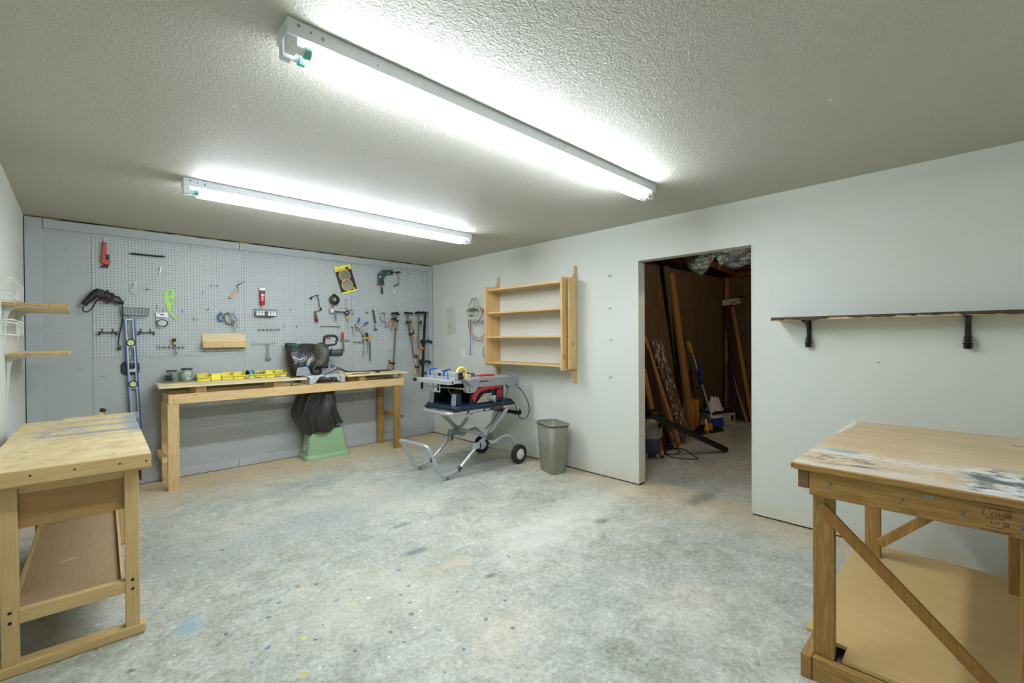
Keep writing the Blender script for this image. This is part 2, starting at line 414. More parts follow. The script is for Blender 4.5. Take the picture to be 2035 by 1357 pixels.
def concrete():
    t=NT('concrete_floor'); P=t.map(src='World')
    a=t.noise(P,1.4,6,.62); b=t.noise(P,7,8,.72,.7); c_=t.noise(P,42,5,.75,.6); e=t.noise(P,160,3,.6)
    blend=t.math('ADD',t.math('MULTIPLY',a,.24),t.math('ADD',t.math('MULTIPLY',b,.36),t.math('MULTIPLY',c_,.40)))
    col=t.ramp(blend,[(.36,'75776a'),(.45,'9a9d8f'),(.53,'b5b8ab'),(.62,'d0d2c6')])
    # crackled white skin
    v=t.vor(t.map(src='World'),26,'DISTANCE_TO_EDGE'); vm=t.noise(P,1.1,2)
    k=t.math('MULTIPLY',t.val(v,.0,.10,1,0),t.val(vm,.42,.62,0,.55))
    k=t.math('MULTIPLY',k,t.val(b,.35,.65,0,1))
    col=t.mix(k,col,'70777a')
    # warm ochre film in patches and near the walls
    g=t.n('NewGeometry'); s=t.n('SeparateXYZ'); t.l(g.outputs['Position'],s.inputs[0])
    X,Y=s.outputs[0],s.outputs[1]
    wn=t.math('MULTIPLY',t.math('SUBTRACT',t.noise(P,2.3,5),.5),1.1)
    nb=t.val(t.math('ADD',Y,wn),-1.15,-.35,0,.85); nr=t.val(t.math('ADD',X,t.math('MULTIPLY',wn,.6)),-.55,-.05,0,.55)
    ins=t.val(X,0.1,.3,1,0)
    warm=t.math('MULTIPLY',t.math('MAXIMUM',nb,nr),ins)
    warm=t.math('MAXIMUM',warm,t.val(t.noise(P,1.4,4),.52,.75,0,.30))
    col=t.mix(warm,col,t.mix(.5,'c3ad82',t.ramp(blend,[(.35,'a48c62'),(.62,'d8c8a4')])))
    # bluish worn lane
    lane=t.math('MULTIPLY',t.val(t.math('ABSOLUTE',t.math('ADD',t.math('ADD',Y,t.math('MULTIPLY',X,-.12)),1.75)),0,.45,.55,0),t.val(b,.4,.62,0,1))
    col=t.mix(t.math('MULTIPLY',lane,ins),col,'8e9899')
    # dark stains and pale patches at fixed places
    def spot(x,y,rx,ry,c,amt,col,sc=9):
        dx=t.math('DIVIDE',t.math('SUBTRACT',X,x),rx); dy=t.math('DIVIDE',t.math('SUBTRACT',Y,y),ry)
        d=t.math('SQRT',t.math('ADD',t.math('MULTIPLY',dx,dx),t.math('MULTIPLY',dy,dy)))
        d=t.math('ADD',d,t.math('MULTIPLY',t.math('SUBTRACT',t.noise(P,sc,4),.5),1.6))
        return t.mix(t.val(d,.4,1.1,amt,0),col,c)
    for px,py,rx,ry,cc,am in SPOTS:
        q=at(px,py,'z',0); col=spot(q.x,q.y,rx,ry,cc,am,col)
    # paint drips: coloured cells, thick near the left bench
    v1=t.n('TexVoronoi'); v1.inputs['Scale'].default_value=21; t.l(t.map(src='World'),v1.inputs['Vector'])
    sep=t.n('SeparateColor'); t.l(v1.outputs['Color'],sep.inputs[0])
    near=t.val(t.math('ADD',t.math('ABSOLUTE',t.math('ADD',X,3.2)),t.math('ABSOLUTE',t.math('ADD',Y,3.5))),.3,1.7,1.6,.0)
    size=t.math('MULTIPLY',t.math('POWER',sep.outputs[1],2.4),.32)
    dn=t.math('ADD',v1.outputs['Distance'],t.math('MULTIPLY',t.math('SUBTRACT',t.noise(P,60,3),.5),.42))
    m=t.math('MULTIPLY',t.math('LESS_THAN',dn,size),t.math('LESS_THAN',sep.outputs[2],near))
    m=t.math('MULTIPLY',m,ins)
    pc=t.n('ValToRGB'); pc.color_ramp.interpolation='CONSTANT'; t.l(sep.outputs[0],pc.inputs['Fac'])
    e_=pc.color_ramp.elements; cs=['c9b850','5b88a6','4f6a5c','dfe1da','383f40','a8705c','6a9484','d2c67a','54699c','c9cdc8']
    while len(e_)<len(cs): e_.new(.5)
    for i,cc in enumerate(cs): e_[i].position=i/len(cs); e_[i].color=lin(cc)
    col=t.mix(t.math('MULTIPLY',m,.75),col,pc.outputs['Color'])
    # pits
    v2=t.vor(t.map(src='World'),4.2); col=t.mix(t.val(v2,.010,.02,.85,0),col,'2e2614')
    v3=t.vor(t.map(loc=(3,7,0),src='World'),7.3); col=t.mix(t.val(v3,.012,.02,.8,0),col,'e4e6e0')
    t.col(col); t.set(Roughness=.55); t.b.inputs['Specular IOR Level'].default_value=.35
    t.bump(t.math('ADD',t.math('MULTIPLY',b,.6),t.math('ADD',c_,t.math('MULTIPLY',e,.4))),.25,.0025); return t.m
SPOTS=[(825,1096,.11,.05,'5f686b',.8),(795,1044,.12,.03,'6d7577',.7),(1195,1035,.09,.05,'5c5a4a',.75),(900,1122,.16,.06,'c9bb98',.45),
       (1395,990,.28,.10,'5f6462',.6),(1250,975,.25,.12,'d3c7a6',.5),(975,1144,.05,.03,'6b624a',.8),(1080,1060,.55,.30,'d8d8cc',.45),
       (375,1245,.07,.10,'7fa3b4',.55),(1150,1010,.6,.28,'d9d8c8',.45),(760,1180,.6,.4,'c2bda4',.3),(620,960,.5,.2,'8c9594',.35)]
FLOOR=concrete()
H=2.44; WX=-4.077; FY=-6.1
# floor, ceiling
struct(MB().box(WX-.15,FY-.15,-.15,4.6,.15,0).build('floor',FLOOR))
struct(MB().box(WX-.15,FY-.15,H,.114,.15,H+.12).build('ceiling',CEILP))
# left wall
struct(MB().box(WX-.12,FY,0,WX,.1,H).build('wall_left',WALLP))
struct(MB().box(WX-.12,FY-.12,0,.114,FY,H).build('wall_front',WALLP))
# right wall with the rough doorway
DL,DR,DH=-3.378,-4.355,2.084
m=MB(); G=.013
m.box(0,DL,G,.114,.1,H); m.box(0,FY,G,.114,DR,H); m.box(0,DR,DH,.114,DL,H)
m.mi=1; m.box(.014,DL-.002,0,.10,.1,G+.001); m.box(.014,FY,0,.10,DR-.002,G+.001); m.mi=0
struct(m.build('wall_right',[WALLP,BLACKP]))
# metal corner beads and torn plaster edge of the opening
m=MB()
for y in (DL,DR):
    s_=1 if y==DL else -1
    m.box(-.0015,y,G,.0,y+s_*.012,DH+.01); m.box(.0,y-s_*.0015,G,.013,y,DH)
m.box(-.0015,DR,DH,0,DL,DH+.012)
struct(m.build('trim_1',WALLP))
m=MB(); r2=random.Random(3)
for k in range(9):
    y=DL-.01-(abs(DR-DL)-.02)*r2.random(); s=.003+.007*r2.random()
    m.ball((.001+.01*r2.random(),y,DH-.0005),s,(.4,1.2+r2.random(),.35),6,4)
for k in range(4):
    m.ball((.002,DR+.0005,.3+1.6*r2.random()),.006,(.3,.4,1.8),6,4)
struct(m.build('trim_2',SPACKLE))
# back wall: grey painted boards, planted trim
m=MB()
m.box(-.12+WX,0,0,.1,.12,H)
for a,b in ((WX+.004,-3.66),(-3.656,-2.442),(-2.436,-1.222),(-1.218,-.004)):
    m.box(a,-.004,.012,b,0,1.210 if a>-3.7 else 2.36)
struct(m.build('wall_back',GREYB))
m=MB()
m.box(WX+.115,-.020,2.348,-2.485,-.001,2.425); m.box(-2.480,-.020,2.348,-.086,-.001,2.425)
struct(m.build('trim_3',GTRIM,bevel=.0015))
struct(MB().box(WX+.006,-.019,.008,WX+.110,-.001,2.428).build('trim_4',GTRIM,bevel=.0015))
struct(MB().box(-.082,-.019,.016,-.008,-.001,2.428).build('trim_5',GTRIM,bevel=.0015))
# dark and yellow foam gap above the top board
t_=NT('gap_foam'); t_.col(t_.ramp(t_.noise(t_.map((5,5,40),src='World'),1.6,4),[(.45,'15130c'),(.55,'6b5a20'),(.6,'a8893a')])); t_.set(Roughness=.9)
m=MB(); m.box(WX+.002,-.008,2.425,-.01,0,2.4395); struct(m.build('trim_6',t_.m))
struct(MB().box(WX+.115,-.017,.006,-2.505,-.001,.093).build('baseboard_back',GTRIM,bevel=.0015))
struct(MB().box(-2.502,-.017,.006,-.086,-.001,.093).build('baseboard_back',GTRIM,bevel=.0015))
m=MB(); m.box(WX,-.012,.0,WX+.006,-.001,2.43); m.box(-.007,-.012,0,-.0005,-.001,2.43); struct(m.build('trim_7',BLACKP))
def panel(a,b,z0,lab):
    tag(MB().box(a,-.006,z0,b,-.0005,2.347).build('pegboard',PEG,bevel=.0006),lab,'pegboard','pegboard sheets on the back wall')
panel(-3.656,-2.4415,1.218,'grey pegboard sheet behind the black drill and green french curve')
panel(-2.4365,-1.2285,1.216,'grey pegboard sheet behind the red caulk tube and yellow blade pack')
panel(-1.2235,-.084,1.218,'grey pegboard sheet behind the hanging bar clamps')
# ------------------------------------------------------------------ ceiling fixtures
em=bpy.data.materials.new('tube_glow'); em.use_nodes=True; b_=em.node_tree.nodes['Principled BSDF']
b_.inputs['Emission Color'].default_value=(.885,.945,1.07,1); b_.inputs['Emission Strength'].default_value=TUBE
b_.inputs['Base Color'].default_value=(.9,.9,.9,1)
CAPG=pm('green_lamp_cap','5fb59a',.4,0,.03)
def fixture(x0,x1,y0,label,skew=0):
    """strip light: y0 is the side towards the camera"""
    W=.108; y1=y0+W; zb=2.388
    t=thing('strip_light',label,'ceiling light',(x0,y0+W/2,zb),'twin tube strip lights on the ceiling')
    m=MB(); m.box(x0,y0,zb,x1,y1,2.4395); m.box(x0,y0-.003,2.434,x1,y1+.003,2.4395)
    m.box(x0-.001,y0-.002,zb,x0+.003,y1+.002,2.439)
    hs=m.build('housing',WMET,t,bevel=.0015)
    for dx,dz,r in ((.035,.036,.006),(.075,.030,.004),(.115,.026,.007),(.32,.02,.003),(1.3,.032,.003),(1.34,.032,.003),(1.38,.032,.003),(1.42,.032,.003),(2.28,.02,.003)):
        MB().cyl((x0+dx,y0-.0008,zb+dz),(x0+dx,y0+.002,zb+dz),r,n=12).build('knockout',GREYL,hs)
    for yy in (y0+.027,y1-.027):
        for xe,s_ in ((x0,1),(x1,-1)):
            m=MB(); m.box(xe+s_*.002,yy-.016,zb-.048,xe+s_*.036,yy+.016,zb+.004)
            m.cyl((xe+s_*.03,yy,zb-.030),(xe+s_*.060,yy,zb-.030),.0135,n=18)
            m.build('lamp_holder',WHITE,t,bevel=.003)
        tb=MB().cyl((x0+.082,yy,zb-.030),(x1-.082,yy,zb-.030),.019,n=24).build('tube',em,t)
        for xe,s_ in ((x0,1),(x1,-1)):
            MB().cyl((xe+s_*.060,yy,zb-.030),(xe+s_*.082,yy,zb-.030),.0195,n=24).build('lamp_cap',CAPG if s_==1 else WHITE,tb,bevel=.002)
    return t
fixture(-3.244,-.835,-4.013,'longer looking twin tube strip light nearest the camera')
fixture(-3.245,-.850,-1.990,'twin tube strip light farther back above the rear workbench')
# ================================================================== left workbench (slightly turned from the wall)
RB=math.radians(-1.6)
def left_bench():
    t=thing('workbench','small beech workbench on sled feet, blue paint smears on its top, left foreground','workbench',(-3.512,-2.932,0),rz=RB)
    # local: x to the right, 0 at the right end of the top, y along the bench, 0 at the near edge
    W=.56; L=1.51; Z=.856
    m=MB(); m.box(-W+.022,.0,Z-.018,0,L,Z); tb=ply('bench_top','dcc795','c9ad74')
    # paint on the top
    nt=NT('bench_top_painted'); P=nt.map()
    g=nt.noise(nt.map((1.3,22,22)),2.2,4,.6); b=nt.noise(P,1.7,3)
    c=nt.mix(nt.val(g,.35,.7,0,.8),'dccb9c','c2a566'); c=nt.mix(nt.val(b,.4,.7,0,.4),c,'cdb27a')
    bk=nt.n('TexBrick'); nt.l(nt.map((1,1,1),(0,0,math.pi/2)),bk.inputs['Vector']); bk.inputs['Scale'].default_value=1.0; bk.inputs['Brick Width'].default_value=.42; bk.inputs['Row Height'].default_value=.062; bk.inputs['Mortar Size'].default_value=.0004
    bk.inputs['Color1'].default_value=(0,0,0,1); bk.inputs['Color2'].default_value=(1,1,1,1); bk.inputs['Mortar'].default_value=(.5,.5,.5,1)
    c=nt.mix(nt.math('MULTIPLY',bk.outputs['Color'],.32),c,'e6d6a8'); bl=nt.noise(nt.map((1.6,1,1)),5.5,5,.6,.8); c=nt.mix(nt.val(bl,.54,.66,0,.45),c,'b38f4c'); c=nt.mix(nt.val(bl,.46,.36,0,.4),c,'ebe0bd')
    s=nt.n('SeparateXYZ'); nt.l(P,s.inputs[0]); X,Y=s.outputs[0],s.outputs[1]
    nz=nt.noise(nt.map((1,2,1)),9,5,.7); wob=nt.math('MULTIPLY',nt.math('SUBTRACT',nz,.5),.10)
    def band(v,cen,half,soft): return nt.val(nt.math('ABSOLUTE',nt.math('SUBTRACT',nt.math('ADD',v,wob),cen)),half,half+soft,1,0)
    # two long blue strokes across the top and the blue right corner
    for cy,hx,co,am in ((1.10,.17,'5f89a8',.75),(.83,.20,'52759a',.75),(1.34,.22,'7f96a2',.6),(.70,.25,'8f9a8c',.35)):
        k=nt.math('MULTIPLY',band(Y,cy,.012,.03),nt.val(X,-.42,-.36,0,1))
        c=nt.mix(nt.math('MULTIPLY',k,am),c,co)
    k=nt.math('MULTIPLY',nt.val(nt.math('ADD',X,wob),-.09,-.03,0,1),nt.val(nt.math('ADD',Y,wob),.70,.8,0,1)); c=nt.mix(nt.math('MULTIPLY',k,.75),c,'6d8798')
    k=nt.math('MULTIPLY',nt.math('MULTIPLY',band(X,-.34,.07,.05),band(Y,.95,.14,.05)),nt.val(nt.noise(P,26,4,.7),.5,.58,0,1)); c=nt.mix(nt.math('MULTIPLY',k,.9),c,'3f7fb5')
    k=nt.math('MULTIPLY',nt.val(Y,.55,.8,0,1),nt.val(nt.noise(nt.map((3,9,1)),7,5,.7),.56,.64,0,.8)); c=nt.mix(k,c,'93a09a')
    v=nt.vor(nt.map(),26); k=nt.math('MULTIPLY',nt.val(v,.05,.10,1,0),nt.val(nt.noise(P,5,2),.48,.55,0,1)); c=nt.mix(nt.math('MULTIPLY',k,.7),c,'e6e6dc')
    v=nt.vor(nt.map((1,2.2,1),loc=(4,2,0)),13); k=nt.val(v,.03,.06,.8,0); c=nt.mix(k,c,'4a3a1c')
    for dx,dy in ((-.45,.10),(-.43,.27),(-.44,.42),(-.30,.44),(-.43,.72),(-.13,.10),(-.13,.33),(-.12,.55),(-.22,.60),(-.38,.98),(-.13,1.05),(-.12,1.28),(-.30,1.30)):
        ex=nt.math('DIVIDE',nt.math('SUBTRACT',X,dx),.013); ey=nt.math('DIVIDE',nt.math('SUBTRACT',Y,dy),.0075)
        c=nt.mix(nt.val(nt.math('ADD',nt.math('MULTIPLY',ex,ex),nt.math('MULTIPLY',ey,ey)),.6,1.1,.85,0),c,'57452a')
    nt.col(c); nt.set(Roughness=.42)
    m.build('worktop',nt.m,t,bevel=.0015)
    MB().box(-W+.022,-.003,Z-.064,0,.018,Z-.0005).build('front_edge_board',BEECH[0],t,bevel=.004)
    MB().box(-.020,.018,Z-.064,0,L,Z-.0185).build('side_edge_board',BEECH[1],t,bevel=.002)
    for x,z in ((-.385,-.026),(-.255,-.026),(-.11,-.030),(-.018,-.034)):
        MB().cyl((x,-.0035,Z+z),(x,.01,Z+z),.0043,n=14).build('screw_plug',BLACKP,t)
    # end frames
    for y0,nm in ((.075,0),(1.36,1)):
        MB().box(-W+.03,y0-.010,Z-.088,-.012,y0+.055,Z-.065).build('bearer',BEECH[0],t,bevel=.006)
        MB().box(-W+.035,y0-.008,0,-.022,y0+.062,.046).build('sled_foot',BEECH[0],t,bevel=.008)
        for x in (-.480,-.094):
            lg=MB().box(x,y0,.046,x+.051,y0+.045,Z-.088).build('leg',BEECH[2],t,bevel=.003)
            if nm==0:
                for z in (.220,.262): MB().cyl((x+.026,y0-.0008,z),(x+.026,y0+.01,z),.0065,n=14).build('bolt',BLACKP,lg)
        MB().box(-.4285,y0+.004,.207,-.0945,y0+.040,.262).build('rail',BEECH[0],t,bevel=.002)
        MB().box(-.4285,y0+.012,Z-.115,-.0945,y0+.040,Z-.0885).build('rail',BEECH[0],t,bevel=.002)
    m=MB(); m.box(-.4285,.100,Z-.262,-.0945,.112,Z-.090)
    pn=m.build('end_panel',BEECHD,t,bevel=.001)
    for x in (-.32,-.26): MB().cyl((x,.0992,Z-.250),(x,.104,Z-.250),.0045,n=12).build('screw',STEEL,pn)
    m=MB(); m.box(-.449,.113,Z-.21,-.108,1.36,Z-.20); m.box(-.449,.113,Z-.20,-.44,1.36,Z-.09); m.box(-.117,.113,Z-.20,-.108,1.36,Z-.09)
    m.build('drawer_box',BEECHD,t)
    MB().box(-.455,.121,.213,-.102,1.36,.231).build('lower_shelf',ply('shelf_ply','a8906c','97805c',1),t)
    for x in (-.462,-.108): MB().box(x,.121,.207,x+.012,1.36,.257).build('side_rail',BEECH[1],t,bevel=.001)
    MB().box(-.036,.13,.705,-.028,.22,.765).build('vise_block',REDW[2],t,bevel=.002)
    MB().box(-.36,1.522,Z-.04,0.0,1.534,Z+.008).build('back_strip',PALE[0],t,bevel=.001)
    return t
LBT=left_bench()
def lb(x,y,z):
    c,s=math.cos(RB),math.sin(RB); return Vector((-3.512+x*c-y*s,-2.932+x*s+y*c,z))
q=lb(-.30,.62,.2316)
m=MB(frame(q,(1,.25,0),(0,1,0))); m.prism([(-.035,0),(.035,.006),(.036,.019),(-.033,.012)],(0,0,0),(1,0,0),(0,1,0),.0016)
tag(m.build('wood_strip',PALE[0]),'thin pale wood offcut lying on the lower shelf of the left workbench','wood offcut')

# ================================================================== right workbench on a low platform
def right_bench():
    t=thing('workbench','tall paint-stained wooden workbench with diagonal brace, standing on a low plywood platform on the right','workbench',(-1.03,-5.46,0))
    X0,X1,Y1,Y0=-1.668,-.375,-5.056,-5.90; Z=.865
    nt=NT('right_bench_top'); P=nt.map(src='World')
    g=nt.noise(nt.map((30,1.1,1),src='World'),1.3,5,.6,.4); c=nt.mix(nt.val(g,.35,.7,0,.8),'cbb38a','ab9064')
    c=nt.mix(nt.val(nt.noise(P,3,3),.4,.7,0,.4),c,'d6c39c')
    s=nt.n('SeparateXYZ'); nt.l(P,s.inputs[0]); X,Y=s.outputs[0],s.outputs[1]
    st=nt.noise(nt.map((16,3.2,1),src='World'),2.0,7,.72,.5); st2=nt.noise(nt.map((26,7,1),loc=(3,1,0),src='World'),2.2,6,.7)
    wob=nt.math('MULTIPLY',nt.math('SUBTRACT',nt.noise(P,7,3),.5),.12)
    Xw=nt.math('ADD',X,wob); Yw=nt.math('ADD',Y,wob)
    near=nt.val(Xw,-1.20,-1.50,0,1)            # towards the front edge
    c=nt.mix(nt.math('MULTIPLY',nt.val(st,.53,.62,0,1),nt.math('MULTIPLY',near,.6)),c,'d6d6d0')
    c=nt.mix(nt.val(nt.math('ABSOLUTE',nt.math('ADD',Xw,1.615)),.01,.07,.45,0),c,'cfcdc4')
    band=nt.math('MULTIPLY',nt.val(nt.math('ABSOLUTE',nt.math('ADD',Xw,1.36)),.0,.12,1,0),nt.val(st2,.44,.54,0,1)); c=nt.mix(nt.math('MULTIPLY',band,.8),c,'dcdedb')
    blot=nt.math('MULTIPLY',nt.val(Yw,-5.52,-5.58,0,1),nt.val(nt.math('ABSOLUTE',nt.math('ADD',Xw,1.44)),.16,.24,1,0))
    c=nt.mix(nt.math('MULTIPLY',blot,nt.val(st2,.38,.50,0,.9)),c,'dfe1e0')
    dk=nt.noise(nt.map((15,7,1),loc=(1,4,0),src='World'),1.6,5,.65); c=nt.mix(nt.math('MULTIPLY',blot,nt.val(dk,.50,.56,0,.92)),c,'43484a'); c=nt.mix(nt.math('MULTIPLY',nt.math('MULTIPLY',nt.val(nt.math('ABSOLUTE',nt.math('ADD',Yw,5.60)),.015,.035,1,0),nt.val(nt.math('ABSOLUTE',nt.math('ADD',X,1.45)),.08,.12,1,0)),.75),c,'5b5f60')
    dk0=nt.noise(nt.map((20,9,1),loc=(6,2,0),src='World'),1.5,5,.65)
    b2=nt.math('MULTIPLY',nt.val(nt.math('ABSOLUTE',nt.math('ADD',Yw,5.20)),.08,.16,1,0),nt.val(nt.math('ABSOLUTE',nt.math('ADD',Xw,1.50)),.05,.12,1,0))
    c=nt.mix(nt.math('MULTIPLY',b2,nt.val(dk0,.50,.57,0,.8)),c,'4f524f')
    b3=nt.math('MULTIPLY',nt.val(nt.math('ABSOLUTE',nt.math('ADD',Yw,5.165)),.04,.08,1,0),nt.val(nt.math('ABSOLUTE',nt.math('ADD',Xw,1.30)),.02,.05,1,0)); c=nt.mix(nt.math('MULTIPLY',b3,.6),c,'6da0b4')
    c=nt.mix(nt.math('MULTIPLY',nt.val(Yw,-5.075,-5.062,0,1),nt.val(X,-.95,-.85,0,.9)),c,'e4e4e0')
    v=nt.vor(nt.map((1,1,1),src='World'),34); c=nt.mix(nt.math('MULTIPLY',nt.val(v,.06,.11,1,0),nt.math('MULTIPLY',near,nt.val(nt.noise(P,6,2),.45,.52,0,.85))),c,'eceae2')
    nt.col(c); nt.set(Roughness=.45); nt.bump(st,.15,.001)
    # top: sheet plus edging
    MB().box(X0+.019,Y0,Z-.021,X1,Y1-.0,Z).build('tabletop',nt.m,t,bevel=.0012)
    MB().box(X0,Y0,Z-.022,X0+.0185,Y1-.012,Z-.0008).build('front_edging',HONEY[1],t,bevel=.0012)
    MB().box(X0-.001,Y1-.0115,Z-.022,X0+.03,Y1+.002,Z-.0002).build('corner_edging',HONEY[1],t,bevel=.005)
    za,zb=Z-.119,Z-.0225
    ap=MB().box(X0+.016,Y0+.02,za,X0+.054,Y1-.060,zb).build('front_apron',HONEY[1],t,bevel=.003)
    MB().box(X0+.020,Y1-.058,Z-.098,X1-.03,Y1-.020,zb).build('side_apron',[wood('weathered_end','8a6a42','6d5030','57402a',0)],t,bevel=.003)
    MB().box(X1-.060,Y0+.02,za,X1-.022,Y1-.060,zb).build('back_apron',HONEY[1],t,bevel=.003)
    # legs (doubled 2x4)
    ZP=.094
    for x,y in ((X0+.055,Y1-.135),(X1-.098,Y1-.135),(X0+.055,-5.752),(X1-.098,-5.752)):
        MB().box(x,y,ZP,x+.039,y+.072,zb).build('leg',HONEY[2],t,bevel=.004)
    # near right leg stands proud
    # diagonal braces
    m=MB(); a=at(1629,1004,'x',X0+.044); b=at(1985,1378,'x',X0+.044)
    br=m.beam(a,b,.040,.018,(1,0,0)).build('brace',wood('shaded_brace','9a7034','835b25','6d4a1c',2,knots=0),t,bevel=.002)  # darker wood paints in the shadowed side of the brace
    MB().cyl(at(1631.5,1008,'x',X0+.0335),at(1631.5,1008,'x',X0+.037),.0055,n=14).build('screw',STEEL,br)
    MB().beam(at(1748,1080,'x',X1-.108),at(1862,1018,'x',X1-.108),.046,.018,(1,0,0)).build('brace',HONEY[2],t,bevel=.002)
    # base frame
    wend=wood('rough_fir_end','7a5526','5f3f18','4a3012',0,knots=0)
    MB().box(-1.644,-5.121,0,-.30,-5.083,.094).build('base_side_rail',[HONEY[0]],t,bevel=.003)
    MB().box(-1.640,-5.86,0,-1.602,-5.1225,.094).build('base_front_rail',[HONEY[1]],t,bevel=.003)
    MB().box(-.36,-5.86,0,-.322,-5.1225,.094).build('base_back_rail',[HONEY[1]],t,bevel=.003)
    MB().prism([(-1.470,-5.062),(-.262,-5.062-.0),(-.262,-5.195),(-.262,-5.86),(-1.600,-5.86),(-1.600,-5.215),(-1.500,-5.215),(-1.500,-5.135),(-1.470,-5.135)],(0,0,.0945),(1,0,0),(0,1,0),.016
        ).build('platform_sheet',wood('platform_ply','c9ac75','b5955b','a58448',1,sc=.7,knots=.1,streak=.5,rough=.5),t)
    # nails along the apron
    for px,py in ((1646,967),(1789,997),(1911,1026),(2031,1053)):
        q=at(px,py,'x',X0+.016-.02)
        n_=MB().cyl((X0+.018,q.y-.004,q.z+.010),(X0-.012,q.y,q.z),.0028,n=10).cyl((X0-.010,q.y,q.z),(X0-.014,q.y-.0005,q.z-.001),.0052,n=12)
        n_.build('nail',NAILG,ap)
    q=at(1845,987,'x',X0+.0155); MB(frame(q,(0,-1,0),(0,0,1))).box(-.013,-.005,-.0004,.013,.005,.0006).build('tape_scrap',GREYL,ap)
    # lumber stamp, upside down
    xs=X0+.0155
    def st_(s,px,py,size,sx=1):
        q=at(px,py,'x',xs); text('lumber_stamp',s,size,frame((xs,q.y,q.z),(0,1,0.0),(0,0,-1)),INK,ap,.0002,sx=sx)
    st_('NO. 2',1974,1021,.019,1.05); st_('000 MNTD.',1977,1030,.0075,1.2); st_('N.SPF \u00ae GER KD-HT',1984,1012,.0075,1.1)
    st_('HT',1976,1039,.012,1.3); st_('000 MNTD.',1975,1047,.0075,1.1); st_('N.SPF \u00ae GER KD-HT',1982,1056,.0075,1.1)
    st_('N.SPF \u00ae GER KD-HT',1984,1004,.006,1.1)
    for px,py in ((2004.5,1027),(2000,1046)):
        q=at(px,py,'x',xs); k=MB(frame((xs,q.y,q.z),(0,1,0),(0,0,-1)))
        for a in ((-.006,-.006,.006,-.005),(-.006,.004,.006,.005),(-.006,-.006,-.005,.005),(.005,-.006,.006,.005),(-.004,-.003,-.0015,.003),(-.001,-.003,.0015,-.001),(.0015,-.001,.0038,.003)): k.box(a[0],a[1],-.0002,a[2],a[3],.0003)
        k.beam((-.008,-.005,0),(0,-.0105,0),.0009,.0006); k.beam((0,-.0105,0),(.008,-.005,0),.0009,.0006)
        k.build('grade_mark',INK,ap)
    # pencil-thin slot on the top
    q0=at(2008,884.5,'z',Z+.0004); q1=at(2034,888,'z',Z+.0004)
    MB().beam(q0,(q1.x,q1.y-.1,q1.z),.006,.0008).build('slot_strip',DSTEEL,t)
    return t
right_bench()

# ================================================================== rear workbench
def rear_bench():
    t=thing('workbench','long pine lumber workbench carrying the miter saw and yellow bins, against the pegboard wall','workbench',(-1.96,-.25,0))
    XL,XR,YF,YB=-3.165,-.752,-.47,-.045; z0,z1=.787,.876
    MB().box(XL+.0385,YF,z0,XR,YF+.038,z1).build('front_rail',PINE[0],t,bevel=.003)
    MB().box(XL+.0385,YB-.038,z0,XR,YB,z1).build('back_rail',PINE[0],t,bevel=.003)
    MB().box(XL,YF,z0,XL+.038,YB,z1).build('end_rail',PINE[1],t,bevel=.003)
    MB().box(XR-.038,YF+.0385,z0,XR,YB-.0385,z1).build('end_rail',PINE[1],t,bevel=.003)
    for x,y in ((XL-.008,YF+.0),(XL-.012,YB-.038),(-.892,YF+.0),(-.915,YB-.038)):
        MB().box(x,y,0,x+.087,y+.038,z0-.001).build('leg',PINE[2] if x<-2 else HONEY[2],t,bevel=.003)
    # low stretchers between front and back legs
    MB().box(XL-.050,YF-.008,.265,XL-.0125,YB+.01,.315).build('stretcher',PINE[1],t,bevel=.003)
    MB().box(-.804,YF-.01,.37,-.766,YB+.0,.41).build('stretcher',HONEY[1],t,bevel=.003)
    # upright blocks that carry the boards
    zt=.938
    for x in (-2.95,-2.27,-1.33,-.80):
        for y in (YF+.042,YB-.08): MB().box(x,y,z1-.089,x+.085 if x<-1 else x+.047,y+.036,zt).build('spacer_block',PINE[2],t,bevel=.002)
    # boards
    MB().box(-3.235,-.492,zt+.0005,-1.955,-.352,zt+.0195).build('top_board',PALE[0],t,bevel=.002)
    MB().box(-3.225,-.350,zt+.0005,-2.085,-.206,zt+.0265).build('top_board',PALE[0],t,bevel=.002)
    MB().box(-3.225,-.204,zt+.0005,-2.085,-.046,zt+.0245).build('top_board',PALE[0],t,bevel=.002)
    MB().box(-1.50,-.495,zt+.0005,-.70,-.352,zt+.0195).build('top_board',PALE[0],t,bevel=.002)
    MB().box(-1.52,-.350,zt+.0005,-.70,-.206,zt+.0215).build('top_board',PALE[0],t,bevel=.002)
    MB().box(-1.52,-.204,zt+.0005,-.70,-.046,zt+.0215).build('top_board',PALE[0],t,bevel=.002)
    # saw cradle boards inside the frame
    for y in (-.34,-.20): MB().box(-2.0,y,z1-.020,-1.48,y+.09,z1-.0005).build('cradle_board',PINE[0],t,bevel=.002)
    m=MB()
    for x,z in ((-3.13,.83),(-3.09,.83),(-2.96,.86),(-1.85,.84),(-1.80,.80),(-1.2,.85)): 
        MB().cyl((x,YF-.0006,z),(x,YF+.004,z),.004,n=10).build('screw',DSTEEL,t)
    return t
rear_bench()
ZB=.9645; ZB2=.963
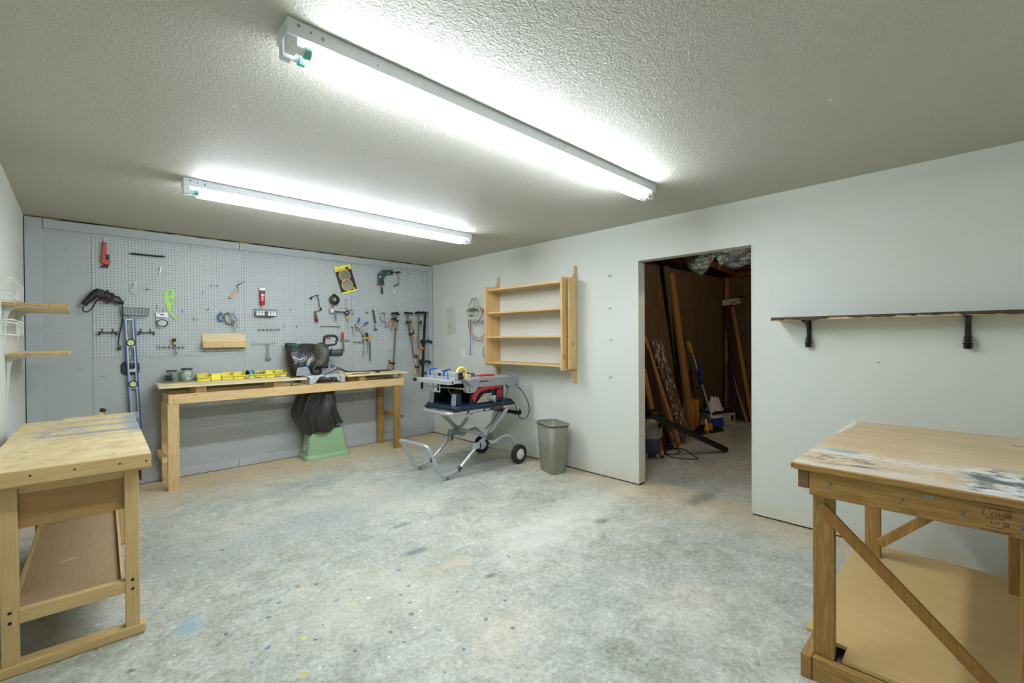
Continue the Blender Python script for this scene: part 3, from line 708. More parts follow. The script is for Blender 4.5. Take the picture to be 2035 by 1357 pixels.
# loose batten lying on the right boards
# ================================================================== shelf unit on the right wall
def shelf_unit():
    t=thing('wall_shelf','empty pine wall shelf unit with four boards and scrolled sides','shelf unit',(-.12,-2.08,.91))
    D=-.238; YL,YR=-1.478,-2.682
    def side(y,th,zt_f,zb_f,zt,zb):
        p=[(0,zb),(0,zt),(-.026,zt),(-.030,zt-.035)]
        for k in range(1,8):
            a=k/7*math.pi/2; p.append((-.030-.055*(1-math.cos(a)),zt-.035-(zt-.035-zt_f)*math.sin(a)))
        p+= [(D+.02,zt_f),(D,zt_f-.01),(D,zb_f)]
        p+= [(D+.085,zb_f)]
        for k in range(1,8):
            a=k/7; p.append((D+.085+.115*math.sin(a*math.pi/2),zb_f-(zb_f-zb-.012)*(1-math.cos(a*math.pi/2))))
        p+= [(-.022,zb)]
        m=MB(); m.prism(p[::-1],(-.0006,y,0),(1,0,0),(0,0,1),-th); return m
    side(YL,.022,1.990,1.052,2.13,.935).build('side_panel',SHLF[2],t,bevel=.002)
    side(YR+.022,.022,1.992,1.045,2.125,.905).build('side_panel',SHLF[2],t,bevel=.002)
    m=MB(); m.box(-.062,YR-.030,.935,-.022,YR-.0005,2.06)
    # edge batten down the outer face
    MB().box(-.175,YR-.016,1.06,-.055,YR-.0005,1.98).build('side_batten',SHLF[2],t,bevel=.003)
    for z in (1.955,1.683,1.400,1.100):
        MB().box(D+.004,YR+.0225,z-.019,-.0008,YL-.0225,z).build('shelf_board',SHLF[1],t,bevel=.0015)
    for z in (1.95,1.675,1.39,1.09):
        for x in (-.20,-.115,-.04): 
            yy=YR-.0006 if x!=-.115 else YR-.0166
            MB().cyl((x,yy-.0006,z),(x,yy+.003,z),.0035,n=8).build('screw',DSTEEL,t)
    return t
shelf_unit()

# ================================================================== dark shelf with pipe-fitting brackets
def dark_shelf():
    t=thing('wall_shelf','dark-stained live-edge wooden shelf on two black pipe brackets, right wall','shelf',(-.1,-5.1,1.3))
    Y0,Y1=-4.548,-5.93; ZT=1.508
    m=MB(); m.box(-.186,Y1,ZT-.019,-.0008,Y0,ZT); m.build('board',[PALE[1]],t,bevel=.002)
    # wavy dark bark edge
    P_=[]; n=60; r_=random.Random(5)
    for i in range(n+1):
        y=Y0+(Y1-Y0)*i/n; z=ZT-.017+ .006*math.sin(i*.45)*r_.random()+(.011*r_.random() if 14<i<42 else -.0025*(r_.random()<.8))
        P_.append((y,min(ZT-.005,z)))
    poly=[(Y0,ZT+.0006),(Y1,ZT+.0006)]+P_[::-1]
    MB().prism(poly,(-.187,0,0),(0,1,0),(0,0,1),-.009).build('bark_edge',DSHELF,t)
    MB().box(-.194,Y1,ZT+.0007,-.0008,Y0,ZT+.0025).build('stained_top',DSHELF,t)
    for y,nm in ((-4.738,0),(-5.532,1)):
        b=MB()
        b.box(-.16,y-.018,ZT-.024,-.002,y+.018,ZT-.0195)                    # arm under the board
        b.box(-.016,y-.014,1.345,-.002,y+.014,ZT-.024)                       # strap on the wall
        b.tube([(-.15,y,ZT-.026),(-.09,y,ZT-.032),(-.03,y,ZT-.07),(-.018,y,1.40),(-.016,y,1.36)],.011,8)
        br=b.build('bracket',BLKM,t,bevel=.002)
        MB().lathe([(.012,0),(.019,.002),(.020,.028),(.024,.030),(.024,.036),(.014,.038),(.014,.044),(.021,.046),(.021,.052),(.015,.054),(.015,.062),(.020,.064),(.020,.070),(.010,.072)],(-.026,y,1.298),n=20).build('pipe_fitting',BLKM,br)
        MB().cyl((-.0175,y,1.385),(-.015,y,1.385),.004,n=10).build('screw',STEEL,br)
    return t
dark_shelf()

# ================================================================== melamine shelves and baskets on the left wall
def left_shelf(z,lab,upper):
    y0=-1.60 if upper else -1.47; y1=-.52 if upper else -.42
    t=thing('wall_shelf',lab,'shelf',(WX+.13,(y0+y1)/2,z-.5),'particleboard shelves on the left wall')
    m=MB(); m.box(WX+.001,y0,z-.016,WX+.283,y1,z)
    m.build('board',PALE[1],t,bevel=.001)
    MB().box(WX+.001,y0-.0012,z-.0158,WX+.283,y0-.0001,z-.0002).build('chip_edge',OSB,t)
    for yb in ((-1.50,-.68) if upper else (-1.37,-.62)):
        b=MB()
        # wall leg tapering down and top arm
        pr=[(0,0),(.235,0),(.235,-.004),(.09,-.008),(.050,-.016),(.028,-.032),(.019,-.060),(.015,-.10),(.001,-.29),(0,-.29)]
        b.prism(pr[::-1],(WX+.0012,yb-.005,z-.0172),(1,0,0),(0,0,1),-.010)
        b.prism([(-.011,0),(.011,0),(.011,-.10),(.003,-.292),(-.003,-.292),(-.011,-.10)],(WX+.0008,yb,z-.0172),(0,1,0),(0,0,1),.003)
        b.build('bracket',WMET,t,bevel=.0008)
    return t
left_shelf(1.608,'upper particleboard shelf on white brackets, seen from below, left wall',True)
left_shelf(1.300,'lower particleboard shelf on white brackets on the left wall',False)
def basket(z0,z1,y,lab,solid):
    """coated wire rack; its right end is what the picture shows"""
    x0,x1,ya,yb=WX+.004,WX+.115,y-.55,y
    t=thing('wire_basket',lab,'basket',((x0+x1)/2,(ya+yb)/2,z0),'white coated wire baskets on the left wall')
    m=MB(); P_=fillet([(x0,ya,z1),(x1,ya,z1),(x1,yb,z1),(x0,yb,z1)],.02)
    m.tube(P_,.0035,8,raw=True); P2=fillet([(x0,ya,z1-.012),(x1-.004,ya,z1-.012),(x1-.004,yb,z1-.012),(x0,yb,z1-.012)],.02); m.tube(P2,.0022,8,raw=True)
    m.build('rim',WIREW,t)
    m=MB(); P3=fillet([(x0,ya+.01,z0),(x1-.012,ya+.01,z0),(x1-.012,yb-.01,z0),(x0,yb-.01,z0)],.02); m.tube(P3,.003,8,raw=True)
    for k in range(5): m.cyl((x0+.02+k*.018,ya+.01,z0),(x0+.02+k*.018,yb-.01,z0),.0014,n=6)
    m.build('bottom_grid',WIREW,t)
    m=MB(); m.prism([(0,0),(.024,0),(.030,z1-z0-.006),(0,z1-z0)],(x1-.026,yb-.002,z0),(1,0,0),(0,0,1),.003)
    m.prism([(0,0),(-.012,0),(-.012,z1-z0),(0,z1-z0)],(x1-.001,yb-.002,z0),(0,1,0),(0,0,1),.003)
    m.build('end_plate',WIREW,t)
    return t
basket(1.588,1.655,-2.06,'upper white wire basket at the left edge of the picture, above the particleboard shelf',1)
basket(1.405,1.472,-2.06,'lower white wire basket at the left edge of the picture, between the two shelves',0)

# ================================================================== waste bin
def waste_bin():
    a=math.radians(-20); c,s=math.cos(a),math.sin(a); B=Vector((-.212,-2.500,0))
    def ringp(w,d,z,r): return [B+Vector((x*c-y*s, x*s+y*c, z)) for x,y in rrect(w,d,r,5)]
    t=thing('waste_bin','grey-green plastic waste bin standing empty on the floor by the right wall','waste bin',B)
    m=MB(); R=[]
    H_=.505
    for z,k in ((0,0),(.006,.0),(.25,.5),(H_-.004,1)):
        R.append(ringp(.175+.055*k-.004*(z==0),.275+.075*k-.004*(z==0),z,.045+.01*k))
    I=[]
    for z,k in ((H_-.004,1),(.25,.5),(.008,0)): I.append(ringp(.170+.055*k,.270+.075*k,z,.043+.01*k))
    m.loft(R+I); m.build('body',BIN,t)
    m=MB(); m.loft([ringp(.236,.356,H_-.016,.056),ringp(.248,.368,H_-.014,.058),ringp(.250,.370,H_,.058),ringp(.222,.342,H_+.001,.053),ringp(.222,.342,H_-.016,.053)],cap=False); m.build('rim',BIN,t)
    return t
waste_bin()

# ================================================================== green step stool and black bag
def stool():
    t=thing('step_stool','light green plastic step stool under the rear workbench, black bag draped over it','step stool',(-1.66,-.19,0))
    cx,cy=-1.655,-.185
    def rg(w,d,z,r): return [Vector((cx+x,cy+y,z)) for x,y in rrect(w,d,r,5)]
    m=MB(); m.loft([rg(.475,.255,.052,.05),rg(.455,.240,.10,.045),rg(.415,.205,.24,.04),rg(.395,.190,.315,.04),rg(.37,.165,.330,.03)])
    b=m.build('body',GRN,t)
    m=MB(); m.loft([rg(.535,.315,0,.07),rg(.535,.315,.006,.07),rg(.515,.295,.045,.065),rg(.500,.28,.054,.06),rg(.47,.25,.056,.05)]); m.build('foot_flange',GRN,t)
    l=MB(frame((cx-.2290,cy+.0,.10),(0,-1,.0),(.143,0,1))).box(-.02,.0,.0006,.02,.09,.0016).build('label',PAPER,t)
    M_=frame((cx-.2290,cy+.0,.10),(0,-1,.0),(.143,0,1))
    MB(M_).box(-.018,.062,.0018,.018,.082,.0022).build('red_stripe',RED,l)
    for k in range(5): MB(M_).box(-.015,.010+k*.009,.0018,.012-.004*(k%2),.0125+k*.009,.0021).build('print_line',BLACKP,l)
    return t
stool()
def bag():
    t=thing('plastic_bag','black plastic sheet bag hanging behind and below the miter saw','plastic bag',(-1.8,-.2,.3))
    bm_=NT('black_bag'); f=bm_.noise(bm_.map((6,6,1.2)),2.0,5,.6,1.5); f2=bm_.noise(bm_.map(),26,4,.6,.8)
    bm_.col(bm_.ramp(f,[(.3,'151513'),(.7,'2c2b28')])); bm_.set(Roughness=.2); bm_.b.inputs['Coat Weight'].default_value=.3
    bm_.bump(bm_.math('ADD',f,bm_.math('MULTIPLY',f2,.35)),.8,.018)
    BM=bm_.m
    def fold(rings,nm):
        m=MB(); m.loft(rings,cap=False); return m.build(nm,BM,t)
    r_=random.Random(11)
    # upper: a hood hanging behind the saw
    R=[]; N=72; M=26
    for j in range(M):
        v=j/(M-1); z=1.315-(1.315-.965)*v
        x0=-2.045-.012*math.sin(v*3)+.055*v**2; x1=-1.70+.10*v
        yb=-.035-.0*v; yf=-.16-.10*math.sin(min(1,v*1.15)*math.pi*.62)
        q=[]
        for i in range(N):
            a=2*math.pi*i/N; cx=(x0+x1)/2; cy=(yb+yf)/2
            rx=(x1-x0)/2; ry=abs(yb-yf)/2
            f=1+.035*math.sin(9*a+2.2*math.sin(2.4*v+a))+.03*math.sin(17*a-3*v)*v+.02*math.sin(5*a+8*v)
            e=.72; ca,sa=math.cos(a),math.sin(a)
            x=cx+rx*math.copysign(abs(ca)**e,ca)*f; y=cy+ry*math.copysign(abs(sa)**e,sa)*f
            y=min(y,-.012)
            q.append(Vector((x,y,z+.012*math.sin(3*a)*(1-v)+.012*math.cos(a*2+1)*(1-v))))
        R.append(q)
    cap_=[R[0][i].lerp(sum(R[0],Vector())/N,.55)+Vector((0,0,.012)) for i in range(N)]
    R=[cap_]+R
    m=MB(); m.loft(R,cap=True); m.build('upper_hood',BM,t)
    # lower: skirt falling through the frame onto the stool
    prof=[(.80,-1.945,-1.555,-.36,-.10),(.70,-1.985,-1.545,-.37,-.085),(.58,-2.01,-1.54,-.375,-.07),(.50,-2.005,-1.52,-.37,-.06),(.42,-1.965,-1.48,-.355,-.05),(.365,-1.925,-1.445,-.345,-.055),(.30,-1.90,-1.50,-.325,-.07)]
    R=[]
    K=34
    for j in range(K):
        v=j/(K-1)*(len(prof)-1); i0=min(int(v),len(prof)-2); f_=v-i0
        z,x0,x1,yf,yb=[a*(1-f_)+b*f_ for a,b in zip(prof[i0],prof[i0+1])]
        vv=j/(K-1); q=[]
        for i in range(96):
            a=2*math.pi*i/96; ca,sa=math.cos(a),math.sin(a); e=.8
            sw=1.1*math.sin(vv*2.0)
            f=1+(.09+.08*vv)*math.sin(6*a+4.5*vv+sw)+.06*math.sin(11*a+3.1*vv)+.02*math.sin(23*a+vv*6)
            x=(x0+x1)/2+(x1-x0)/2*math.copysign(abs(ca)**e,ca)*(1+(f-1)*.35); y=(yb+yf)/2+(yb-yf)/2*math.copysign(abs(sa)**e,sa)*f
            dz=0
            if vv>.72: dz=(vv-.72)/.28*(.075*max(0,(x+1.70)/.26)+.018*math.sin(6*a))   # hem rises to the right
            q.append(Vector((x,min(y,-.02),z+dz)))
        R.append(q)
    m=MB(); m.loft(R,cap=False); 
    m.build('lower_skirt',BM,t)
    m=MB(); m.tube([(-2.03,-.12,1.300),(-1.99,-.15,1.322),(-1.94,-.16,1.312),(-1.965,-.165,1.29),(-2.0,-.165,1.305)],.006,8)
    m.build('tie_tape',pm('green_tie','1f6a3a',.5),t)
bag()
# ================================================================== table saw on its folding stand
YN,YFR=-1.98,-1.49
def stand():
    t=thing('saw_stand','silver tubular folding stand with two wheels carrying the table saw','saw stand',(-.75,-1.73,0))
    r=.0185
    m=MB(); P=[(-1.03,YN,.072),(-1.14,YN,.050),(-1.215,YN,.048),(-1.262,YN,.105),(-1.35,YN,.285),(-1.385,YN,.345),(-1.402,YN+.03,.362),(-1.402,YN+.10,.362),
               (-1.402,YFR-.10,.352),(-1.402,YFR-.03,.350),(-1.39,YFR,.335),(-1.35,YFR,.285),(-1.262,YFR,.105),(-1.215,YFR,.048),(-1.14,YFR,.050),(-1.03,YFR,.072)]
    m.tube(P,r,12,sub=5); m.build('handle_loop',SILV,t)
    for y in (YN,YFR):
        s_=-1 if y==YN else 1
        f=MB(); f.cyl((-1.16,y,0),(-1.16,y,.007),.020,n=16); f.cyl((-1.16,y,.004),(-1.16,y,.036),.005,n=8); f.cyl((-1.16,y,.022),(-1.16,y,.030),.010,n=6)
        f.build('levelling_foot',STEEL,t)
        MB().cyl((-1.045,y,.062),(-1.005,y,.094),.0215,n=14).build('tube_sleeve',DGREY,t)
        # long leg: round tube, then flat bar up to the top frame at the wheel end
        MB().cyl((-1.02,y,.080),(-.775,y,.283),.0175,n=12).build('lower_leg',SILV,t)
        yy=y-s_*.004
        MB().beam((-.80,yy,.262),(-.655,y,.352),.012,.045,(0,0,1)).beam((-.655,y,.352),(-.365,y,.612),.030,.036,(0,0,1)).build('long_leg',SILV,t,bevel=.008)
        # crossing arm and wheel arm
        MB().beam((-.930,y+s_*.024,.612),(-.655,y+s_*.024,.352),.013,.048,(0,0,1)).build('cross_arm',SILV,t,bevel=.003)
        MB().tube([(-.675,y+s_*.024,.375),(-.640,y+s_*.026,.300),(-.585,y+s_*.028,.278),(-.50,y+s_*.03,.308),(-.40,y+s_*.03,.318),(-.315,y+s_*.03,.270),(-.262,y+s_*.03,.150)],.019,8,flat=(0,1,0)).build('wheel_arm',ALU,t)
        pv=MB(); pv.cyl((-.655,y+s_*.03,.352),(-.655,y+s_*.046,.352),.040,n=20).cyl((-.655,y+s_*.044,.352),(-.655,y+s_*.056,.352),.016,n=6)
        pv.build('pivot_plate',STEEL,t,bevel=.002)
        # wheel
        wc=Vector((-.26,y+s_*.075,.105)); w=MB(); n=36
        w.lathe([(.058,-.026),(.085,-.028),(.100,-.020),(.1045,-.006),(.1045,.006),(.100,.020),(.085,.028),(.058,.026),(.058,-.026)],wc,(0,1,0),n=40,cap=False)
        for k in range(n):
            a=2*math.pi*k/n; c_,s2=math.cos(a),math.sin(a)
            for q in (-1,1): w.beam(wc+Vector((c_*.098,q*.008,s2*.098)),wc+Vector((c_*.094,q*.026,s2*.094)),.0075,.011,(c_,0,s2))
        tw=w.build('wheel',RUB,t)
        MB().lathe([(.001,-.034),(.013,-.034),(.016,-.027),(.032,-.0255),(.052,-.0275),(.0585,-.022),(.0585,.0)],wc,(0,1,0),n=28,cap=False).lathe([(.001,.030),(.014,.030),(.016,.018),(.030,.012),(.054,.026),(.059,.020),(.059,-.020)],wc,(0,1,0),n=28).build('wheel_hub',WMET,tw)
    # channels across
    for y,s_ in ((YN,1),(YFR,-1)):
        MB().box(-.835,y-.022,.242,-.770,y+.026,.300).build('leg_bracket',ALU,t,bevel=.004)
        MB().box(-.769,y-.020,.244,-.752,y+.024,.298).build('bracket_cap',BLK,t,bevel=.003)
    MB().beam((-.655,YN+.02,.352),(-.655,YFR-.02,.352),.034,.034,(0,0,1)).build('pivot_axle',ALU,t)
    MB().cyl((-.26,YN+.05,.105),(-.26,YFR-.05,.105),.010,n=12).build('wheel_axle',ALU,t)
    MB().prism([(0,0),(.20,.0),(.16,.05),(.02,.07)],(-.80,YFR+.03,.30),(1,0,0),(0,0,1),.07).build('lock_housing',GREYM,t,bevel=.008)
    # top frame
    m=MB(); P=[(-.36,YN,.632),(-1.05,YN,.632),(-1.11,YN+.015,.632),(-1.14,YN+.06,.632),(-1.145,YN+.14,.632),(-1.145,YFR-.14,.632),(-1.14,YFR-.06,.632),(-1.11,YFR-.015,.632),(-1.05,YFR,.632),(-.36,YFR,.632)]
    m.tube(P,r,12,sub=5); tf=m.build('top_frame',SILV,t)
    MB().box(-.93,YN-.022,.612,-.905,YN+.022,.655).build('frame_clip',DGREY,tf)
    lb_=MB().box(-.72,YN-.0205,.620,-.44,YN-.0170,.645); lb_=lb_.build('stand_label',NAVY,tf)
    for k,(u0,u1) in enumerate(((-.70,-.675),(-.671,-.652),(-.648,-.63),(-.69,-.66),(-.655,-.64))): MB().box(u0,YN-.0212,.634-.009*(k//3),u1,YN-.0204,.640-.009*(k//3)).build('print_mark',WHITE,lb_)
    MB().prism([(0,0),(.115,0),(.125,.010),(.10,.018),(.02,.018)],(-.575,YN-.0206,.624),(1,0,0),(0,0,1),-.0006).build('label_swoosh',RED,lb_)
    # rear grip handle
    m=MB(); m.tube([(-.37,YN,.632),(-.28,YN,.632),(-.225,YN,.612),(-.185,YN,.560),(-.165,YN,.540)],.0165,10); m.tube([(-.37,YFR,.632),(-.28,YFR,.632),(-.225,YFR,.612),(-.185,YFR,.560),(-.165,YFR,.540)],.0165,10)
    m.build('grip_tube',SILV,t)
    MB().tube([(-.195,YN,.575),(-.165,YN+.005,.540),(-.160,YN+.04,.532),(-.160,YN+.12,.532),(-.160,YFR-.12,.532),(-.160,YFR-.04,.532),(-.165,YFR-.005,.540),(-.195,YFR,.575)],.023,12).build('foam_grip',BLK,t)
    return t
stand()
def table_saw():
    t=thing('table_saw','dark blue portable table saw with silver top and red levers, on the folding stand','table saw',(-.68,-1.75,.652))
    X0,X1,Y0,Y1=-1.10,-.265,-2.005,-1.475
    # skirt base
    def rg(x0,x1,y0,y1,z,r): return [Vector((x,y,z)) for x,y in rrect(x1-x0,y1-y0,r,4,(x0+x1)/2,(y0+y1)/2)]
    m=MB(); m.loft([rg(X0+.01,X1-.01,Y0+.01,Y1-.01,.652,.05),rg(X0,X1,Y0,Y1,.664,.06),rg(X0,X1,Y0,Y1,.694,.06),rg(X0+.012,X1-.012,Y0+.012,Y1-.012,.705,.05),rg(X0+.05,X1-.05,Y0+.05,Y1-.05,.707,.03)])
    base=m.build('base_skirt',NAVY,t)
    for x,y in ((X0-.002,Y0-.003),(X1-.135,Y0-.003),(X0-.002,Y1-.115),(X1-.135,Y1-.115)):
        MB().box(x,y,.6525,x+.137,y+.118,.673).build('rubber_foot',BLK,base,bevel=.012)
    # body: open on the left, solid walls otherwise, splayed
    m=MB()
    zt=.915
    m.prism([(-.985,.70),(-.40,.70),(-.42,zt),(-.965,zt)],(0,Y1-.055,0),(1,0,0),(0,0,1),.012)      # far wall
    m.box(-.41,Y0+.05,.70,-.395,Y1-.05,zt)
    m.prism([(-.86,.70),(-.40,.70),(-.42,zt),(-.84,zt)],(0,Y0+.062,0),(1,0,0),(0,0,1),.012)
    body=m.build('body_shell',NAVY,t,bevel=.002)
    # corner posts on the open side
    for y,c_ in ((Y0+.035,1),(Y1-.115,0)):
        m=MB(); m.prism([(0,0),(.085,0),(.085,.12),(.03,.125),(.012,.12)],(X0+.035,y,.700),(1,0,0),(0,0,1),-.075).build('corner_post',NAVY,t,bevel=.006)
        MB().prism([(0,0),(.016,0),(.026,.12),(.012,.120)],(X0+.030,y-.003,.702),(1,0,0),(0,0,1),-.060).build('post_face',GREYM,t,bevel=.003)
    # interior: blade cover, motor
    m=MB(); m.lathe([(.001,-.014),(.095,-.014),(.100,-.008),(.100,.008),(.095,.014),(.001,.014)],(-.80,-1.76,.815),(.0,1,0),n=30); m.box(-.86,-1.80,.72,-.70,-1.74,.90); m.build('blade_cover',BLK,t)
    MB().cyl((-.72,-1.72,.80),(-.72,-1.56,.80),.062,n=22).build('motor',BLK,t,bevel=.006)
    MB().tube([(-.96,-1.70,.90),(-.97,-1.74,.84),(-.95,-1.80,.77),(-.90,-1.84,.712)],.007,8).build('trunnion_rod',STEEL,t)
    MB().box(-.965,Y1-.07,.72,-.86,Y1-.062,.90).build('inner_wall',BLK,t)
    MB().box(-.93,-1.79,.815,-.912,-1.755,.822).build('height_knob',STEEL,t)
    # near side: red lever arm, dust port, red stop button
    yn=Y0+.034
    P=[(-.855,.735),(-.870,.765),(-.865,.800),(-.835,.835),(-.80,.858),(-.76,.872),(-.70,.880),(-.62,.885),(-.50,.902),(-.435,.914),(-.450,.880),(-.435,.868),(-.48,.846),(-.60,.842),(-.70,.840),(-.765,.826),(-.80,.802),(-.822,.770),(-.825,.745),(-.84,.733)]
    m=MB(); m.prism(P[::-1],(0,yn-.012,0),(1,0,0),(0,0,1),.030); lev=m.build('red_lever',RED,t,bevel=.004)
    for k in range(5): MB().box(-.745+k*.045,yn-.0135,.850+k*.004,-.725+k*.045,yn-.011,.866+k*.006).build('lever_slot',BLACKP,lev)
    MB().prism([(-.80,.712),(-.60,.712),(-.60,.80),(-.70,.80)],(0,yn-.004,0),(1,0,0),(0,0,1),.02).build('chute_panel',TAN,t,bevel=.004)
    m=MB(); d=Vector((.55,-.80,-.12)).normalized(); c0=Vector((-.655,yn+.02,.755))
    m.lathe([(.034,0),(.034,.10),(.036,.10),(.036,.115),(.030,.115),(.030,.0)],c0,d,n=24); m.build('dust_port',GREYM,t)
    MB().box(-.595,yn-.002,.715,-.585,yn+.03,.905).build('panel_rib',NAVY,t)
    m=MB(); m.ring((-.478,yn-.008,.785),.030,.011,(0,1,0),28,8,1,1.25); m.cyl((-.478,yn-.012,.790),(-.478,yn+.03,.790),.021,n=20); m.build('stop_paddle',RED,t)
    # tabletop
    zt0=.912
    m=MB(); m.box(-1.02,Y0+.045,zt0+.012,-.215,Y1-.01,zt0+.042); top=m.build('table_top',ALU,t,bevel=.002)
    # long side rail with its cut ends (near side)
    z0=.962
    P=[(-.972,z0),(-.90,z0+.002),(-.215,z0-.006),(-.208,z0-.025),(-.206,.834),(-.345,.834),(-.40,.872),(-.80,.878),(-.835,.838),(-.850,.826),(-.935,.826),(-.952,.84),(-.945,.900)]
    m=MB(); m.prism(P,(0,Y0-.012,0),(1,0,0),(0,0,1),-.055)
    rail=m.build('side_rail',GREYM,t,bevel=.002)
    MB().box(-.78,Y0-.0128,.925,-.66,Y0-.0118,.940).build('rail_label',BLACKP,rail)
    for x in (-.765,-.72,-.69): MB().box(x,Y0-.0134,.928,x+.022,Y0-.0124,.937).build('label_mark',ORNG2,rail)
    for x,z in ((-.915,.850),(-.262,.868)): MB().cyl((x,Y0-.0128,z),(x,Y0-.010,z),.009,n=14).build('bolt',DSTEEL,rail)
    for x in (-.745,-.36): MB().box(x,Y0+.004,z0+.0005,x+.05,Y0+.018,z0+.0025).build('rail_slot',BLACKP,rail)
    MB().prism([(-.985,z0-.002),(-.91,z0+.002),(-.885,z0-.045),(-.94,z0-.05)],(0,Y0-.0135,0),(1,0,0),(0,0,1),.05).build('rail_end_casting',GREYM,t,bevel=.004)
    # extension rail along the left side
    m=MB(); m.box(-1.175,-2.02,.925,-1.115,-1.435,.9655); er=m.build('extension_rail',ALU,t,bevel=.003)
    m=MB(); m.box(-1.205,-1.455,.933,-1.176,-1.425,.962); m.build('rail_knob',BLK,er,bevel=.004)
    m=MB(); m.box(-1.115,-2.015,.930,-1.02,-1.985,.958).build('fence_clamp_bar',ALU,t,bevel=.003)
    MB().box(-1.114,-1.98,.952,-1.0,-1.46,.9645).build('extension_top',ALU,t,bevel=.002)
    MB().box(-1.135,-2.0215,.935,-1.120,-2.0195,.958).build('rail_end_hole',BLACKP,er)
    # support bar and square loop hanging under it
    MB().beam((-1.15,-1.55,.885),(-.95,-2.0,.868),.012,.014,(0,0,1)).build('support_bar',TAN,t,bevel=.002)
    m=MB(); 
    for a,b in (((-1.145,-1.70,.925),(-1.145,-1.70,.845)),((-1.145,-1.83,.925),(-1.145,-1.83,.845)),((-1.145,-1.693,.845),(-1.145,-1.837,.845))): m.beam(a,b,.006,.014,(0,1,0) if a[1]==b[1] else (0,0,1))
    m.build('blade_guard_hook',ALU,t)
    # power cords
    MB().tube([(-.39,Y0+.01,.872),(-.42,Y0-.04,.80),(-.50,Y0-.03,.66),(-.60,Y0+.0,.50),(-.68,Y0+.04,.42),(-.70,Y0+.06,.385)],.0045,8,sub=10).build('power_cord',BLK,t)
    MB().tube([(-.29,Y0+.03,.87),(-.21,Y0-.04,.80),(-.125,Y0-.06,.66),(-.10,Y0-.05,.54),(-.14,Y0-.03,.475),(-.20,Y0-.02,.485),(-.235,Y0-.01,.53),(-.27,Y0-.02,.62),(-.33,Y0+.0,.70),(-.40,Y0+.02,.72),(-.47,Y0+.04,.700)],.0045,8,sub=10).build('switch_cord',BLK,t)
    return t
table_saw()
# ---- fence and things lying on the table
def fence():
    t=thing('rip_fence','tall silver aluminium fence with two blue clamps lying on the table saw','fence',(-1.02,-1.72,.966))
    Z=.9665; x0,x1=-1.075,-1.030
    m=MB(); m.box(x0,-1.985,Z,x1,-1.50,Z+.072)
    m.build('fence_bar',ALU,t,bevel=.002)
    MB().box(x0-.001,-1.984,Z+.034,x0-.0001,-1.502,Z+.037).build('groove',DGREY,t)
    MB().box(x0-.012,-1.99,Z-.0,x0+.040,-1.960,Z+.002).build('foot_plate',ALU,t)
    MB().box(x1,-2.005,Z-.0,x1+.045,-1.965,Z+.068).build('end_bracket',BLK,t,bevel=.004)
    for y in (-1.56,-1.81):
        MB().box(x0-.010,y-.014,Z+.028,x0-.0012,y+.014,Z+.088).build('clamp_plate',BLU,t,bevel=.002)
        MB().beam((x0-.004,y+.0,Z+.088),(x0+.085,y+.012,Z+.094),.026,.014,(0,0,1)).build('clamp_lever',BLU,t,bevel=.003)
    for y in (-1.50,-1.755):
        k=MB(); k.cyl((x0-.014,y,Z+.046),(x0-.001,y,Z+.046),.0045,n=8); k.lathe([(.006,0),(.017,.002),(.017,.014),(.008,.018)],(x0-.014,y,Z+.046),(-1,0,0),n=10)
        k.build('star_knob',BLK,t)
    for y in (-1.64,-1.88): MB().cyl((x0-.008,y,Z),(x0-.008,y,Z+.07),.004,n=10).build('guide_post',STEEL,t)
    return t
fence()
def pushblock():
    t=thing('push_block','yellow arched push handle with black base on top of the table saw','push block',(-.98,-1.93,.968))
    m=MB(); m.tube([(-1.005,-1.93,1.00),(-1.003,-1.93,1.040),(-.985,-1.93,1.066),(-.950,-1.93,1.078),(-.915,-1.93,1.066),(-.897,-1.93,1.040),(-.895,-1.93,1.00)],.0145,12,sub=6); m.build('handle',YELF,t)
    MB().box(-1.012,-1.955,.972,-.875,-1.905,1.0).build('base',BLK,t,bevel=.004)
    MB().cyl((-.955,-1.965,.99),(-.955,-1.965,1.032),.010,n=12).build('post',YELF,t)
    return t
pushblock()
def gr():
    t=thing('wood_block','small pale wood block standing at the corner of the saw table, below the yellow handle','wood block',(-.94,-2.02,.964))
    MB().box(-.965,-2.030,.9655,-.915,-1.99,1.018).build('block',PALE[2],t,bevel=.001)
    for z in (.985,1.003): MB().cyl((-.938,-2.0306,z),(-.938,-2.028,z),.0015,n=8).build('nail_hole',BLACKP,t)
gr()
